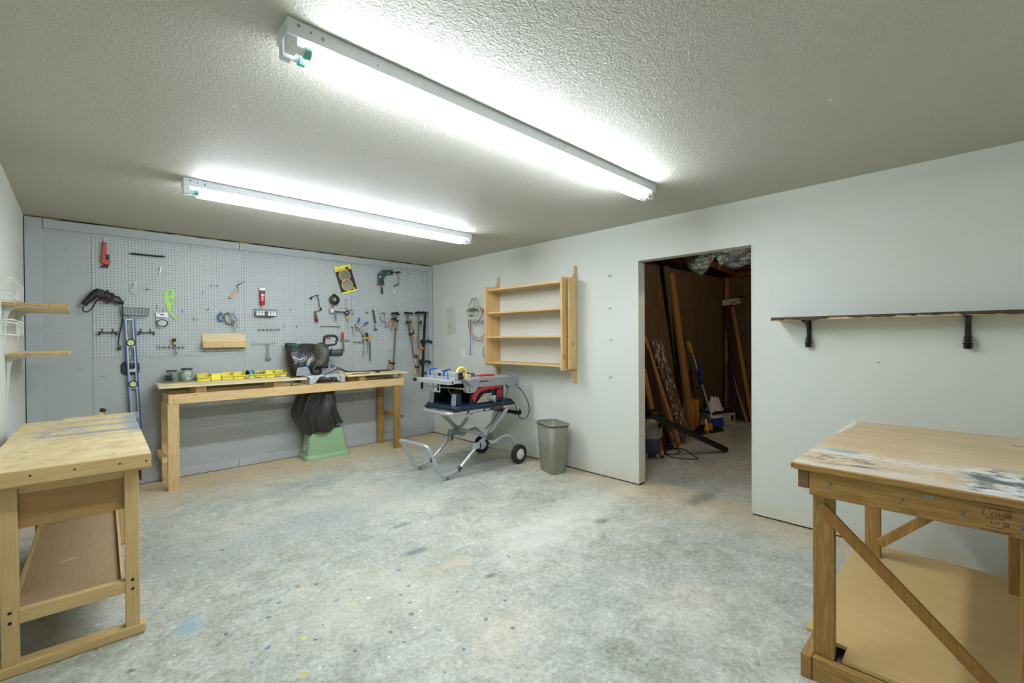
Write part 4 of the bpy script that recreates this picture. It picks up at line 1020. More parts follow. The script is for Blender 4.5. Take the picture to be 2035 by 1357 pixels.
def toptools():
    Z=.9665
    t=thing('router','black power tool lying behind the yellow handle on the table saw','power tool',(-.83,-1.86,Z))
    MB().lathe([(.001,0),(.030,.004),(.034,.03),(.034,.075),(.024,.095),(.001,.097)],(-.90,-1.86,Z+.036),(1,.25,0),n=20).build('body',BLK,t)
    MB().lathe([(.012,0),(.022,.006),(.022,.022),(.010,.03)],(-.80,-1.835,Z+.030),(1,.25,0),n=16).build('collar',DGREY,t)
    MB().tube([(-.90,-1.84,Z+.06),(-.87,-1.80,Z+.045),(-.83,-1.79,Z+.012),(-.80,-1.80,Z+.006),(-.77,-1.78,Z+.006)],.0045,8).build('cord',BLK,t)
    t=thing('pliers','red-handled pliers lying on the right side of the table saw','pliers',(-.62,-1.86,Z))
    for s_ in (-1,1): MB().tube([(-.67,-1.86,Z+.012),(-.63,-1.86+s_*.018,Z+.012),(-.56,-1.87+s_*.022,Z+.011),(-.48,-1.88+s_*.016,Z+.010)],.0105,8,flat=(0,0,1)).build('handle',RED,t)
    MB().beam((-.72,-1.855,Z+.012),(-.66,-1.86,Z+.012),.020,.016,w2=.030).build('jaw',STEEL,t,bevel=.003)
    t=thing('clamp','small silver and red squeeze clamp lying beside the red pliers on the table saw','clamp',(-.75,-1.84,Z))
    MB().beam((-.80,-1.90,Z+.010),(-.68,-1.80,Z+.016),.018,.012).build('bar',STEEL,t,bevel=.002)
    MB().tube([(-.80,-1.80,Z+.035),(-.74,-1.82,Z+.032),(-.69,-1.82,Z+.026)],.006,8).build('grip',RED,t)
    MB().box(-.735,-1.845,Z,-.705,-1.815,Z+.045).build('jaw',STEEL,t,bevel=.003)
    t=thing('paper_tag','blue and white paper tag lying under the tools on the table saw','tag',(-.82,-1.92,Z))
    MB(frame((-.83,-1.94,Z),(1,.3,0),(0,1,0))).box(-.03,-.015,.0,.03,.015,.0012).build('sheet',PAPER,t)
    MB(frame((-.83,-1.94,Z),(1,.3,0),(0,1,0))).box(-.028,-.013,.0013,0,.013,.0018).build('blue_print',BLU,t)
    t=thing('saw_insert','thin oval wooden insert plate propped behind the fence on the table saw','plate',(-.98,-1.62,Z+.07))
    MB().prism([(x,y) for x,y in rrect(.16,.06,.028,6)],(-.93,-1.60,Z+.074),(1,0,0),(0,1,0),.005).build('plate',PALE[0],t)
    MB().box(-.96,-1.62,Z,-.90,-1.58,Z+.0735).build('block',DGREY,t,bevel=.003)
toptools()
# ================================================================== miter saw
def miter():
    t=thing('miter_saw','sliding-arm miter saw with dusty blade guard and dark motor on the rear workbench','miter saw',(-1.72,-.32,.877))
    zb=.8775
    # base casting: two feet blocks, table, extensions
    m=MB()
    for x0,x1 in ((-1.905,-1.855),(-1.555,-1.500)):
        m.box(x0,-.43,zb,x1,-.12,zb+.075)
    m.prism([(-1.86,.0),(-1.84,.075),(-1.78,.075),(-1.835,0)],(0,-.40,zb),(1,0,0),(0,0,1),-.02)
    m.prism([(-1.555,.0),(-1.62,.075),(-1.56,.075),(-1.545,0)],(0,-.40,zb),(1,0,0),(0,0,1),-.02)
    m.box(-1.915,-.40,zb+.072,-1.49,-.11,zb+.088)
    bs=m.build('base',ALU,t,bevel=.004)
    m=MB(); m.lathe([(.145,0),(.150,.004),(.150,.014),(.145,.018),(.001,.018)],(-1.70,-.27,zb+.076),(0,0,1),n=40); m.prism([(-.05,-.14),(.05,-.14),(.06,.02),(-.06,.02)],(-1.70,-.34,zb+.070),(1,0,0),(0,1,0),.022); m.build('turntable',ALU,t,bevel=.002)
    m=MB(); m.cyl((-1.665,-.50,zb+.050),(-1.66,-.44,zb+.056),.020,n=16).cyl((-1.665,-.44,zb+.056),(-1.68,-.36,zb+.066),.008,n=10); m.ball((-1.64,-.49,zb+.052),.018); m.build('turn_knob',DGREY,t)
    MB().tube([(-1.70,-.475,zb+.09),(-1.703,-.482,zb+.06),(-1.70,-.482,zb+.02),(-1.705,-.48,zb+.0)],.005,8).build('lock_lever',STEEL,t)
    # fences
    MB().prism([(-1.995,0),(-1.825,0),(-1.865,.092),(-1.985,.080)],(0,-.275,zb+.089),(1,0,0),(0,0,1),-.012).build('left_fence',GREYM,t,bevel=.002)
    MB().box(-1.975,-.285,zb+.168,-1.88,-.260,zb+.182).build('sliding_fence',ALU,t,bevel=.003)
    MB().beam((-1.920,-.272,zb+.180),(-1.845,-.272,zb+.200),.012,.016).build('fence_lever',BLU,t,bevel=.003)
    MB().prism([(-1.735,0),(-1.545,0),(-1.545,.078),(-1.735,.070)],(0,-.275,zb+.089),(1,0,0),(0,0,1),-.012).build('right_fence',GREYM,t,bevel=.002)
    MB().cyl((-1.60,-.262,zb+.168),(-1.592,-.262,zb+.20),.007,n=10).cyl((-1.575,-.262,zb+.168),(-1.568,-.262,zb+.195),.006,n=10).cyl((-1.61,-.262,zb+.17),(-1.56,-.262,zb+.17),.006,n=10).build('fence_knob',TOWEL,t)
    # rear arm and pivot
    m=MB(); m.box(-1.80,-.20,zb+.06,-1.66,-.10,zb+.20); m.cyl((-1.82,-.15,zb+.19),(-1.62,-.15,zb+.19),.045,n=20); m.box(-1.69,-.18,zb+.16,-1.60,-.13,zb+.30); m.build('pivot_arm',BLK,t,bevel=.006)
    m=MB(); m.ball((-1.79,-.33,zb+.125),.045,(1.3,.8,.8)); m.cyl((-1.80,-.33,zb+.12),(-1.74,-.32,zb+.15),.022,n=16); m.build('lower_hub',BLK,t)
    m=MB(); m.prism([(-.10,0),(.10,0),(.08,.055),(-.06,.07)],(-1.73,-.255,zb+.09),(1,0,0),(0,0,1),-.03); m.build('blade_pivot',BLK,t,bevel=.006)
    # blade and guard: disc plane roughly faces the room's left side
    c0=at(636.5,705.5,'y',-.315); ax=Vector((.992,.10,.0)).normalized()
    m=MB(); m.lathe([(.001,-.022),(.060,-.026),(.130,-.018),(.138,-.006),(.138,.004)],c0,ax,n=44); m.build('lower_guard',SAWD,t)
    m=MB(); m.lathe([(.139,-.008),(.146,.000),(.146,.034),(.138,.040),(.060,.042),(.001,.042)],c0,ax,n=44); up=m.build('upper_guard',DGREY,t)
    for k in range(9):
        a=.35*k+.9; up_=Vector((0,0,1)); sd=ax.cross(up_)
        d1=up_*math.cos(a)+sd*math.sin(a); MB().beam(c0+d1*.06-ax*.0275,c0+d1*.128-ax*.0205,.003,.004,tuple(ax)).build('guard_rib',GREYM,t)
    m=MB(); m.prism([(-.02,-.13),(.055,-.10),(.075,-.01),(.05,.075),(-.01,.10)],c0+ax*.046+Vector((0,0,.0)),Vector((.36,.93,0)).normalized()*-1,(0,0,1),-.052); m.build('gear_case',TAN,t,bevel=.01)
    # motor
    mc=at(656,700.5,'y',-.33); dm=Vector((1,-.10,-.02)).normalized()
    m=MB(); m.lathe([(.030,0),(.044,.004),(.046,.02),(.046,.115),(.040,.135),(.022,.142),(.001,.143)],mc,dm,n=28); mo=m.build('motor',DGREY,t)
    for k in range(3): MB().box(mc.x+.02,mc.y-.035,mc.z+.030+k*.0,mc.x+.11,mc.y+.0,mc.z+.0475).build('motor_label',TAN,mo) if k==0 else None
    m=MB(); m.cyl(c0+ax*.03+Vector((.0,0,.115)),c0+ax*.075+Vector((.0,0,.060)),.034,n=18); m.build('gear_neck',DGREY,t)
    # D handle
    h0=at(650.5,681,'y',-.33)
    def hp(x,z): return h0+Vector((x*.98,-.05*x,z*.98))
    m=MB(); m.tube(fillet([hp(-.042,-.035),hp(-.034,.072),hp(.005,.082),hp(.090,.082),hp(.118,.050),hp(.095,-.018),hp(.045,-.024),hp(-.030,-.035),hp(-.042,-.033)],.02),.0145,12,raw=True)
    hd=m.build('handle',BLK,t)
    MB().beam(hp(-.010,.058),hp(.042,.050),.016,.018).build('trigger',RED,hd,bevel=.005)
    MB().beam(hp(-.024,-.012),hp(.090,-.002),.020,.016).build('handle_bar',GREYM,hd,bevel=.003)
    # linkage, springs
    MB().tube([(-1.80,-.40,zb+.23),(-1.84,-.37,zb+.17),(-1.82,-.34,zb+.12)],.006,8).build('guard_link',STEEL,t)
    MB().tube([(-1.865,-.24,1.07),(-1.845,-.26,1.13),(-1.80,-.22,1.16)],.022,10).build('dust_chute',TAN,t)
    MB().tube([(-1.655,-.22,1.12),(-1.625,-.20,1.07),(-1.60,-.18,1.03)],.007,8).build('spring_cable',BLK,t)
    MB().tube([(-1.66,-.25,1.07),(-1.58,-.20,1.01),(-1.53,-.22,1.025),(-1.50,-.24,1.035),(-1.40,-.24,.990),(-1.25,-.22,.975),(-1.05,-.20,.974),(-.85,-.22,.972),(-.80,-.26,.970),(-.90,-.28,.970),(-1.10,-.25,.972),(-1.3,-.26,.978),(-1.42,-.28,.985),(-1.53,-.29,1.025),(-1.62,-.31,.995),(-1.72,-.37,.975)],.0042,8,sub=8).build('power_cord',BLK,t)
    return t
miter()
tag(MB().tube([(-1.50,-.42,.9675),(-1.35,-.41,.9675),(-1.13,-.40,.9675)],.0095,10).build('dowel_stick',PALE[0]),'short round wooden stick lying on the right boards beside the miter saw','stick')
def grip():
    t=thing('cord_plug','black cord plug lying at the end of the stick on the rear workbench','plug',(-1.07,-.39,.9605))
    MB().box(-1.09,-.405,.9605,-1.05,-.38,.978).build('body',BLK,t,bevel=.004)
    for s_ in (-1,1): MB().box(-1.05,-.3925+s_*.006-.001,.966,-1.035,-.3925+s_*.006+.001,.971).build('prong',STEEL,t)
    MB().tube([(-1.10,-.395,.968),(-1.2,-.41,.966),(-1.42,-.43,.964)],.004,8).build('cord',BLK,t)
grip()
def batt():
    tag(MB().box(-1.545,-.40,.9605,-1.533,-.20,.998).build('wood_strip',PALE[0],bevel=.001),'thin upright wood strip against the right end of the miter saw','wood offcut')
batt()
# ================================================================== jars
def jar(cx,cy,z,R,H_,lab,full):
    t=thing('glass_jar',lab,'jar',(cx,cy,z),'glass jars on the rear workbench')
    m=MB(); m.lathe([(.001,.0005),(R*.92,.0005),(R,.006),(R,H_*.68),(R*.9,H_*.80),(R*.80,H_*.86),(R*.80,H_*.90)],(cx,cy,z),n=28); m.build('glass',JARG,t)
    m=MB(); m.lathe([(R*.86,H_*.88),(R*.88,H_*.89),(R*.88,H_*.985),(R*.84,H_),(.001,H_)],(cx,cy,z),n=28); m.build('lid',DGRN,t)
    # label around the side that faces the room
    m=MB(); n=12; ro=R+.0006
    a0,a1=(-2.9,-1.6) if full else (-2.85,-1.75)
    q=[[Vector((cx+ro*math.cos(a0+(a1-a0)*i/n),cy+ro*math.sin(a0+(a1-a0)*i/n),z+h)) for i in range(n+1)] for h in (H_*.18,H_*.60)]
    m.add(q[0]+q[1],[(i,i+1,n+2+i,n+1+i) for i in range(n)],True); lb_=m.build('label',GRN if not full else DGRN,t)
    s_=lb_.modifiers.new('thick','SOLIDIFY'); s_.thickness=.0004
    r_=random.Random(int(cx*1000))
    m=MB()
    cols=[BLU,BLK,DGRN,BLK,DGREY,RED,DGRN,GRNP,BLK] if full else [WHITE,PAPER]
    for k in range(34 if full else 14):
        a=r_.random()*6.28; rr=R*.55*r_.random(); zz=z+.014+r_.random()*H_*(.72 if full else .55)
        MB().ball((cx+rr*math.cos(a),cy+rr*math.sin(a),zz),R*.32,(1,1,.6 if full else .8),8,6).build('bead' if full else 'wrapped_piece',cols[k%len(cols)],t)
jar(-3.098,-.12,ZB+.0,.050,.120,'shorter dark glass jar with green lid, full of coloured bits, left end of rear workbench',True)
jar(-2.975,-.11,ZB+.0,.054,.133,'taller clear glass jar with green lid and white pieces, beside the dark jar',False)
# ================================================================== yellow bins
def bin_(x,w,lab,turned=False,cont=None):
    """open-fronted stacking bin; turned shows its back"""
    y0,y1=-.175,-.062; z=ZB2+.0005; h=.072
    t=thing('parts_bin',lab,'parts bin',(x+w/2,(y0+y1)/2,z),'yellow parts bins along the rear workbench')
    m=MB(); g=.003
    if not turned:
        m.box(x+.006,y0+.02,z,x+w-.006,y1,z+g)                       # floor
        m.prism([(y0+.02,0),(y1,0),(y1+.004,h),(y0+.045,h),(y0+.012,.040),(y0,.038),(y0,.034)],(x+g,0,z),(0,1,0),(0,0,1),-g)
        m.prism([(y0+.02,0),(y1,0),(y1+.004,h),(y0+.045,h),(y0+.012,.040),(y0,.038),(y0,.034)],(x+w,0,z),(0,1,0),(0,0,1),-g)
        m.prism([(x+.004,0),(x+w-.004,0),(x+w,h),(x,h)],(0,y1,z),(1,0,0),(0,0,1),-g)
        m.prism([(x+.008,0),(x+w-.008,0),(x+w,.036),(x,.036)],(0,y0+.02,z),(1,0,0),(0,0,1),g)
    else:
        m.prism([(x+.004,0),(x+w-.004,0),(x+w,h-.004),(x,h-.004)],(0,y0+.02,z),(1,0,0),(0,0,1),-.10)
    m.build('tray',YEL,t,bevel=.001)
    if not turned:
        r=MB(); r.box(x-.001,y0-.004,z+.033,x+w+.001,y0+.004,z+.041); r.build('front_lip',YEL,t,bevel=.0015)
        r=MB(); r.box(x-.001,y1-.002,z+h-.004,x+w+.001,y1+.006,z+h); r.build('back_lip',YEL,t,bevel=.0015)
    if cont:
        r_=random.Random(int(x*777)); m=MB()
        for k in range(60):
            px,py=x+.012+(w-.024)*r_.random(),y0+.03+.06*r_.random(); pz=z+.008+.030*r_.random()*cont
            d=Vector((r_.random()-.5,r_.random()-.5,.5*(r_.random()-.3))).normalized()*.012
            m.cyl(Vector((px,py,pz))-d,Vector((px,py,pz))+d,.0022,n=6); m.cyl(Vector((px,py,pz))+d,Vector((px,py,pz))+d*1.15,.0042,n=8)
        tag(m.build('nails_and_screws',NAILG),'loose screws and nails heaped in the yellow bin at x %s'%('' ),'fasteners')
        o=bpy.data.objects[-1] if False else None
    return t
bx=-2.895
specs=[(.118,'leftmost yellow parts bin, next to the clear glass jar',0,.5),(.092,'yellow parts bin turned to show its flat back, second from the left',1,None),
 (.108,'empty yellow parts bin just right of the one turned backwards',0,None),(.105,'empty yellow parts bin just left of the blue ribbon spool',0,None),
 (.100,'yellow parts bin holding the blue ribbon spool',0,None),(.105,'yellow parts bin heaped with screws, right of the blue spool',0,1.6),
 (.100,'empty yellow parts bin between the heaped bin and the right end bin',0,None),(.110,'rightmost yellow parts bin, next to the black bag',0,.9)]
BINX=[]
for w_,lab,tn,ct in specs:
    bin_(bx,w_-.003,lab,bool(tn),None); BINX.append((bx,w_,ct)); bx+=w_
def fasteners(x,w,amt,lab):
    r_=random.Random(int(x*777)); m=MB(); z=ZB2+.0005
    for k in range(90):
        px,py=x+.012+(w-.028)*r_.random(),-.145+.07*r_.random(); pz=z+.008+.030*r_.random()*amt
        d=Vector((r_.random()-.5,r_.random()-.5,.6*(r_.random()-.3))).normalized()*.011
        m.cyl(Vector((px,py,pz))-d,Vector((px,py,pz))+d,.002,n=6); m.cyl(Vector((px,py,pz))+d,Vector((px,py,pz))+d*1.15,.0042,n=8)
    tag(m.build('screw_heap',NAILG),lab,'screws',None,'stuff')
for (x,w_,ct),lab in zip(BINX,['heap of small screws in the leftmost yellow bin','','','','','heap of screws overflowing the yellow bin right of the blue spool','','loose screws in the rightmost yellow bin']):
    if ct: fasteners(x,w_,ct,lab)
def spool():
    x=BINX[4][0]+.05; z=ZB2+.045; y=-.125
    t=thing('ribbon_spool','spool of light blue ribbon with black rims standing in a yellow bin','spool',(x,y,z-.04))
    for s_ in (-1,1): MB().cyl((x+s_*.021,y+s_*.006,z),(x+s_*.024,y+s_*.007,z),.041,n=30).build('rim',BLK,t)
    MB().cyl((x-.0205,y-.0059,z),(x+.0205,y+.0059,z),.036,n=30).build('ribbon',SKYB,t)
spool()
for i,(px,lab) in enumerate(((490,'left one of the grey stone-like scraps on the board in front of the bins'),(513,'long grey scrap on the board in front of the heaped bin'),(552,'grey scrap on the board in front of the rightmost bins'))):
    q=at(px,749,'y',-.20); 
    tag(MB().ball((q.x,-.205,.972),.006,((5,7,6)[i],2.2,1),12,6).build('metal_scrap',STEEL),lab,'metal scrap','metal scraps on the bench boards')
# ================================================================== things hanging on the pegboard
def P(px,py,y=-.02): return at(px,py,'y',y)
YP=-.0065
KG='single pegboard hooks'
def hook(px,py,kind,label,mat=WIRE,cat='hook'):
    q=P(px,py,YP); x,z=q.x,q.z; m=MB(); nm='peg_hook'
    if kind=='L':      # straight prong with upturned tip
        m.tube([(x,YP+.004,z+.016),(x,YP-.003,z+.016),(x,YP-.004,z-.004),(x,YP-.010,z-.010),(x,YP-.035,z-.010),(x,YP-.044,z+.004)],.0022,6)
    elif kind=='J':    # curved hook seen as a small slash
        m.tube([(x,YP+.004,z+.018),(x,YP-.004,z+.018),(x-.002,YP-.005,z-.008),(x-.003,YP-.016,z-.018),(x-.003,YP-.032,z-.012),(x-.003,YP-.036,z+.002)],.0022,6)
    elif kind=='W':    # bar with two legs and a centre prong
        m.tube([(x-.030,YP+.004,z),(x-.030,YP-.003,z),(x+.028,YP-.003,z),(x+.028,YP+.004,z)],.0022,6,sub=3)
        m.tube([(x,YP-.003,z+.02),(x,YP-.004,z-.006),(x,YP-.014,z-.014),(x,YP-.034,z-.010),(x,YP-.042,z+.008)],.0026,6)
    elif kind=='T':    # slanted wire with plate
        m.tube([(x-.014,YP-.003,z),(x+.012,YP-.003,z)],.0022,6); m.tube([(x,YP-.004,z-.012),(x,YP-.010,z-.008),(x,YP-.030,z-.002),(x+.004,YP-.040,z+.014)],.0026,6)
    elif kind=='V':    # straight vertical pin
        m.tube([(x,YP+.003,z+.022),(x,YP-.004,z+.020),(x,YP-.006,z-.016),(x,YP-.016,z-.020)],.0026,6)
    elif kind=='C':    # white plastic clip
        m.tube([(x,YP+.003,z+.014),(x,YP-.006,z+.014),(x,YP-.008,z-.008),(x+.004,YP-.020,z-.014),(x+.004,YP-.026,z-.002)],.0042,6)
    return tag(m.build(nm,mat),label,cat,'loose pegboard hooks')
for a in ((379.5,491.5,'J','empty hook near the top, above and right of the long black drill bit'),(292,575,'W','empty twin-leg hook between the clear protractor and the green curve'),
 (312,610,'V','short empty hook just left of the green french curve tip and above the ring pack'),(362.5,618,'J','empty hook right of the lower half of the green french curve'),
 (384.5,633,'J','left one of the two small hooks side by side, left of the blue clamp'),(391.5,633,'J','right one of the two small hooks side by side, left of the blue clamp'),
 (403.5,581.5,'V','straight empty pin left of the trowel'),(419,567.5,'T','left one of the paired empty hooks above the wooden tray, left of the trowel'),(430.5,568,'T','right one of the paired empty hooks, left of the trowel blade'),
 (412.5,615,'T','empty slanted hook up and left of the small blue clamp'),(577,616,'T','pale empty hook right of the basket with white boxes'),(588,649,'T','empty hook between the row of prongs and the crank brace handle'),
 (564.5,647,'V','thin empty pin right of the row of silver prongs'),(700,623.5,'W','empty hook just right of the black roll and above the spring clamps'),(728,621,'W','empty hook just left of the black folding tool'),
 (755,645,'T','empty hook below and left of the grey C-clamp'),(749.5,680,'V','lone empty hook right of the long file handle'),(811,544.5,'W','empty hook in the upper right part of the pegboard'),(663,515,'V','tiny hook head above the blade pack'),):
    hook(a[0],a[1],a[2],a[3])
hook(490,502.5,'C','white clip hook near the top of the middle pegboard, left one',WHITE); hook(600.5,516,'C','white clip hook near the top of the middle pegboard, right one',WHITE); hook(821.5,571.5,'C','white clip hook at the upper right, right of the silver clamp',WHITE)
def clipbar():   # silver folded clip
    q=P(318,538,YP); t=thing('bulldog_clip','silver sprung clip hooked right of and below the long black drill bit','clip',q)
    MB().tube([P(314,535,-.012),P(318.5,536,-.02),P(316.5,544,-.03)],.003,6).build('wire',STEEL,t)
    MB().beam(P(316.5,545,-.028),P(321,529,-.028),.008,.004,(0,-1,0)).build('plate',STEEL,t)
clipbar()
def wrench():
    t=thing('pipe_wrench','red-orange pipe wrench hanging at the upper left of the pegboard','wrench',P(208,500,-.02))
    y=-.030; m=MB(); q=P(208.6,481,y); b=P(205.5,522,y)
    m.beam(q,b,.026,.022,(0,1,0),w2=.036); m.beam(P(203.5,519,y),P(219.5,523,y),.024,.040,(0,0,1)); m.build('handle',ORNG,t,bevel=.004)
    MB().tube([P(209,482,y),P(209,474,y),P(210,474,YP)],.004,6).build('hang_ring',WHITE,t)
    MB().cyl(P(213.5,506,y),P(213.5,516,y),.014,n=16).build('knurl_nut',BLKM,t)
    m=MB(); m.beam(P(199.5,531,y),P(215,530,y),.022,.014,(0,0,1)); m.beam(P(214,508,y),P(214,532,y),.012,.016,(0,-1,0)); m.beam(P(200,527.5,y),P(210,527.5,y),.012,.006,(0,0,1)); m.build('hook_jaw',DSTEEL,t,bevel=.003)
wrench()
def auger():
    t=thing('auger_bit','long black spiral bit lying level across two hooks near the top','drill bit',P(295,507,-.03))
    a,b=P(257,503.5,-.03),P(331,510.6,-.03); m=MB(); m.cyl(a.lerp(b,.06),a.lerp(b,.94),.0065,n=10); m.cyl(a,a.lerp(b,.07),.002,.006,n=8); m.cyl(a.lerp(b,.93),b,.006,.0015,n=8)
    d=(b-a).normalized(); k=0; m.build('shank',BLKM,t)
    pts=[]; 
    for i in range(91):
        u=i/90; c=a.lerp(b,.08+.84*u); th=u*2*math.pi*14; pts.append(c+Vector((0,.0095*math.cos(th),.0095*math.sin(th))))
    MB().tube(pts,.0022,5,raw=True).build('spiral_flute',DSTEEL,t)
    for px,py in ((265,503),(324.5,508.5)): MB().tube([P(px,py-2,YP),P(px,py+1.2,-.028),P(px,py-2.0,-.036)],.0022,6).build('hook',WIRE,t)
auger()
def protractor():
    t=thing('protractor','clear plastic half-round protractor hanging from a hook','protractor',P(264,570,-.02)); c=P(270.5,573,-.016)
    pts=[(.0,-.0)]; 
    P_=[(.052*math.cos(a)*.9,.062*math.sin(a)) for a in [math.radians(90+180*k/18) for k in range(19)]]
    M_=frame(c,(1,0,-.12),(.12,0,1))
    MB(M_).prism([(0.008,-.064),(0.008,.064)]+P_,(0,0,0),(1,0,0),(0,1,0),.002).build('sheet',CLEAR,t)
    MB(M_).tube([Vector((p[0],p[1],.003)) for p in P_],.0022,6,raw=True).build('edge_rim',CLEAR,t)
    MB(M_).tube([(0.006,-.062,.003),(.006,.062,.003)],.0022,6).build('base_rim',CLEAR,t)
    MB().tube([P(264,562,YP),P(264.5,566,-.03),P(262,574,-.034)],.003,6).build('hook',STEEL,t)
protractor()
def curve():
    t=thing('french_curve','lime green french curve template hanging on the left pegboard','drawing template',P(340,605,-.02))
    S=lambda x,y:(280+x/9.044,560+y/9.044)
    out=[(520,118),(460,140),(428,190),(415,250),(425,340),(445,420),(480,510),(530,590),(580,650),(620,682),(650,668),(652,625),(630,602),(612,612),(615,636),(590,625),(560,570),(545,510),(540,450),(552,415),(575,437),(598,415),(598,380),(572,360),(545,378),(520,362),(508,330),(512,298),(540,300),(575,318),(605,295),(610,250),(618,200),(600,150),(565,125)]
    ins=[(510,185),(485,210),(475,245),(500,262),(530,235),(565,240),(555,205),(535,188)]
    pts=[P(*S(*p),-.012) for p in out]
    # polygon with a slot joining the inner window so that it stays one outline
    poly=[(p.x,p.z) for p in pts[:3]]+[(P(*S(*p),-.012).x,P(*S(*p),-.012).z) for p in (ins[1:]+ins[:2])[::-1]]+[(p.x+.0004,p.z-.0004) for p in pts[2:]]
    MB().prism(poly,(0,-.012,0),(1,0,0),(0,0,1),.0022).build('template',GRNC,t)
    m=MB(); m.tube([P(332,577.5,-.014),P(345,578.5,-.014)],.0022,6); m.tube([P(338,574,-.008),P(338,580,-.018),P(338,579,-.036)],.003,6); m.build('hook',WIRE,t)
curve()
def ringpack():
    t=thing('ring_pack','black rubber ring in a clear bag hanging from a white header card','packaged ring',P(322,632,-.02))
    a,b=P(310,620.5,-.03),P(334.5,630.5,-.03)
    cd=MB().box(a.x,-.031,b.z-.002,b.x,-.029,a.z).build('header_card',PAPER,t)
    c=P(322.3,624.5,-.0315)
    MB().box(P(313,621,-.03).x,-.0315,c.z+.008,P(319,621,-.03).x,-.0310,c.z+.014).build('print_line',BLACKP,cd)
    MB().prism([(-.016,-.003),(0,.006),(.016,-.003),(.016,-.008),(-.016,-.008)],(c.x,-.0311,c.z),(1,0,0),(0,0,1),.0006).build('card_arrow',TOWEL,cd)
    cc=P(322.2,642,-.030); MB().ring(cc,.042,.0055,(0,1,0),36,8,1,.80).build('ring',BLK,t)
    m=MB(); m.lathe([(.046,-.006),(.050,0),(.046,.006),(.001,.008)],cc+Vector((-.002,.004,-.002)),(0,-1,0),n=30,sy=.85); m.prism([(-.04,.0),(.04,0),(.045,.03),(-.045,.03)],cc+Vector((0,0,.016)),(1,0,0),(0,0,1),.003); m.build('clear_bag',BAGPL,t)
    MB().tube([P(324.5,613,YP),P(324,618,-.03),P(322,621,-.035)],.0028,6).build('hook',WIRE,t)
ringpack()
def drill():
    t=thing('power_drill','black corded power drill hanging on its side at the left edge of the pegboard','drill',P(205,590,-.05))
    y=-.055
    # motor body
    a,b=P(196,582,y),P(233,597,y); d=(b-a).normalized()
    m=MB(); m.lathe([(.020,-.020),(.034,-.012),(.039,.0),(.040,.05),(.038,.10),(.032,.125),(.026,.150),(.020,.165)],a,d,n=22); m.build('body',DGREY,t)
    # grip: swept from the rear top to the lower left
    g=[(197,574.5,.016,.016),(193,580,.030,.022),(186,586,.030,.024),(178,594,.026,.024),(171,600,.022,.022),(167,606,.021,.021)]
    R=[]; pts=[P(p[0],p[1],y) for p in g]
    for i,(px,py,w_,h_) in enumerate(g):
        dd=(pts[min(i+1,5)]-pts[max(i-1,0)]).normalized(); sd=dd.cross(Vector((0,1,0))).normalized()
        R.append([pts[i]+sd*(w_*math.cos(2*math.pi*k/16))+Vector((0,1,0))*(h_*math.sin(2*math.pi*k/16)) for k in range(16)])
    MB().loft(R).build('grip',BLK,t)
    MB().beam(P(187.5,597,y),P(194,592.5,y),.018,.020,(0,1,0)).build('trigger',RED,t,bevel=.005)
    MB().beam(P(202.5,589,y-.036),P(207.5,585.5,y-.040),.010,.004,(0,-1,0)).build('red_badge',RED,t)
    c=P(234,598,y); m=MB(); m.lathe([(.020,0),(.024,.008),(.024,.02),(.015,.038),(.008,.048),(.001,.049)],c,d,n=18); m.build('chuck',BLKM,t)
    MB().cyl(P(240,600.5,y),P(253.5,605.5,y),.005,.0015,n=8).build('bit',CHROME,t)
    m=MB()
    m.tube([P(167,607,y),P(164.5,614,y),P(167,619,y-.01),(P(173,619.5,y-.02)),P(182,614,y-.02),P(188,604,y-.03),P(192,598,y-.04),P(203,594,y-.045),P(207,592,y-.047),P(211.5,578,y-.045),P(214,577,y-.02),P(216,584,y-.035),P(211,596,y-.04),P(209.5,601,y-.04),P(213.5,602.5,y-.04),P(215.5,598,y-.04),P(213,588,y-.044)],.0052,8,sub=7)
    m.tube([P(219,597,y-.04),P(225,593,y-.042),P(226.5,586,y-.04),P(222,582.5,y-.035),P(219.5,584,y-.03),P(222,592,y-.045),P(230,589,y-.03),P(236,590,y-.02),P(240.5,597,y),P(243.4,608,y+.02),P(242.5,640,y+.03),P(238.5,660,y+.03),P(235.8,676,y+.03),P(235.5,685,y+.03)],.0048,8,sub=7)
    m.build('cord',BLK,t)
    m=MB(); m.beam(P(236,689,-.025),P(238.5,695,-.025),.026,.022,(0,-1,0)); m.build('plug',BLK,t,bevel=.003)
    for dx in (0,3): MB().beam(P(237+dx,694.5,-.025),P(238+dx,698,-.025),.003,.004,(0,-1,0)).build('prong',STEEL,t)
    MB().beam(P(236,684.5,-.02),P(247,686.5,-.02),.010,.0015,(0,-1,0)).build('cord_tag',TAN,t)
drill()
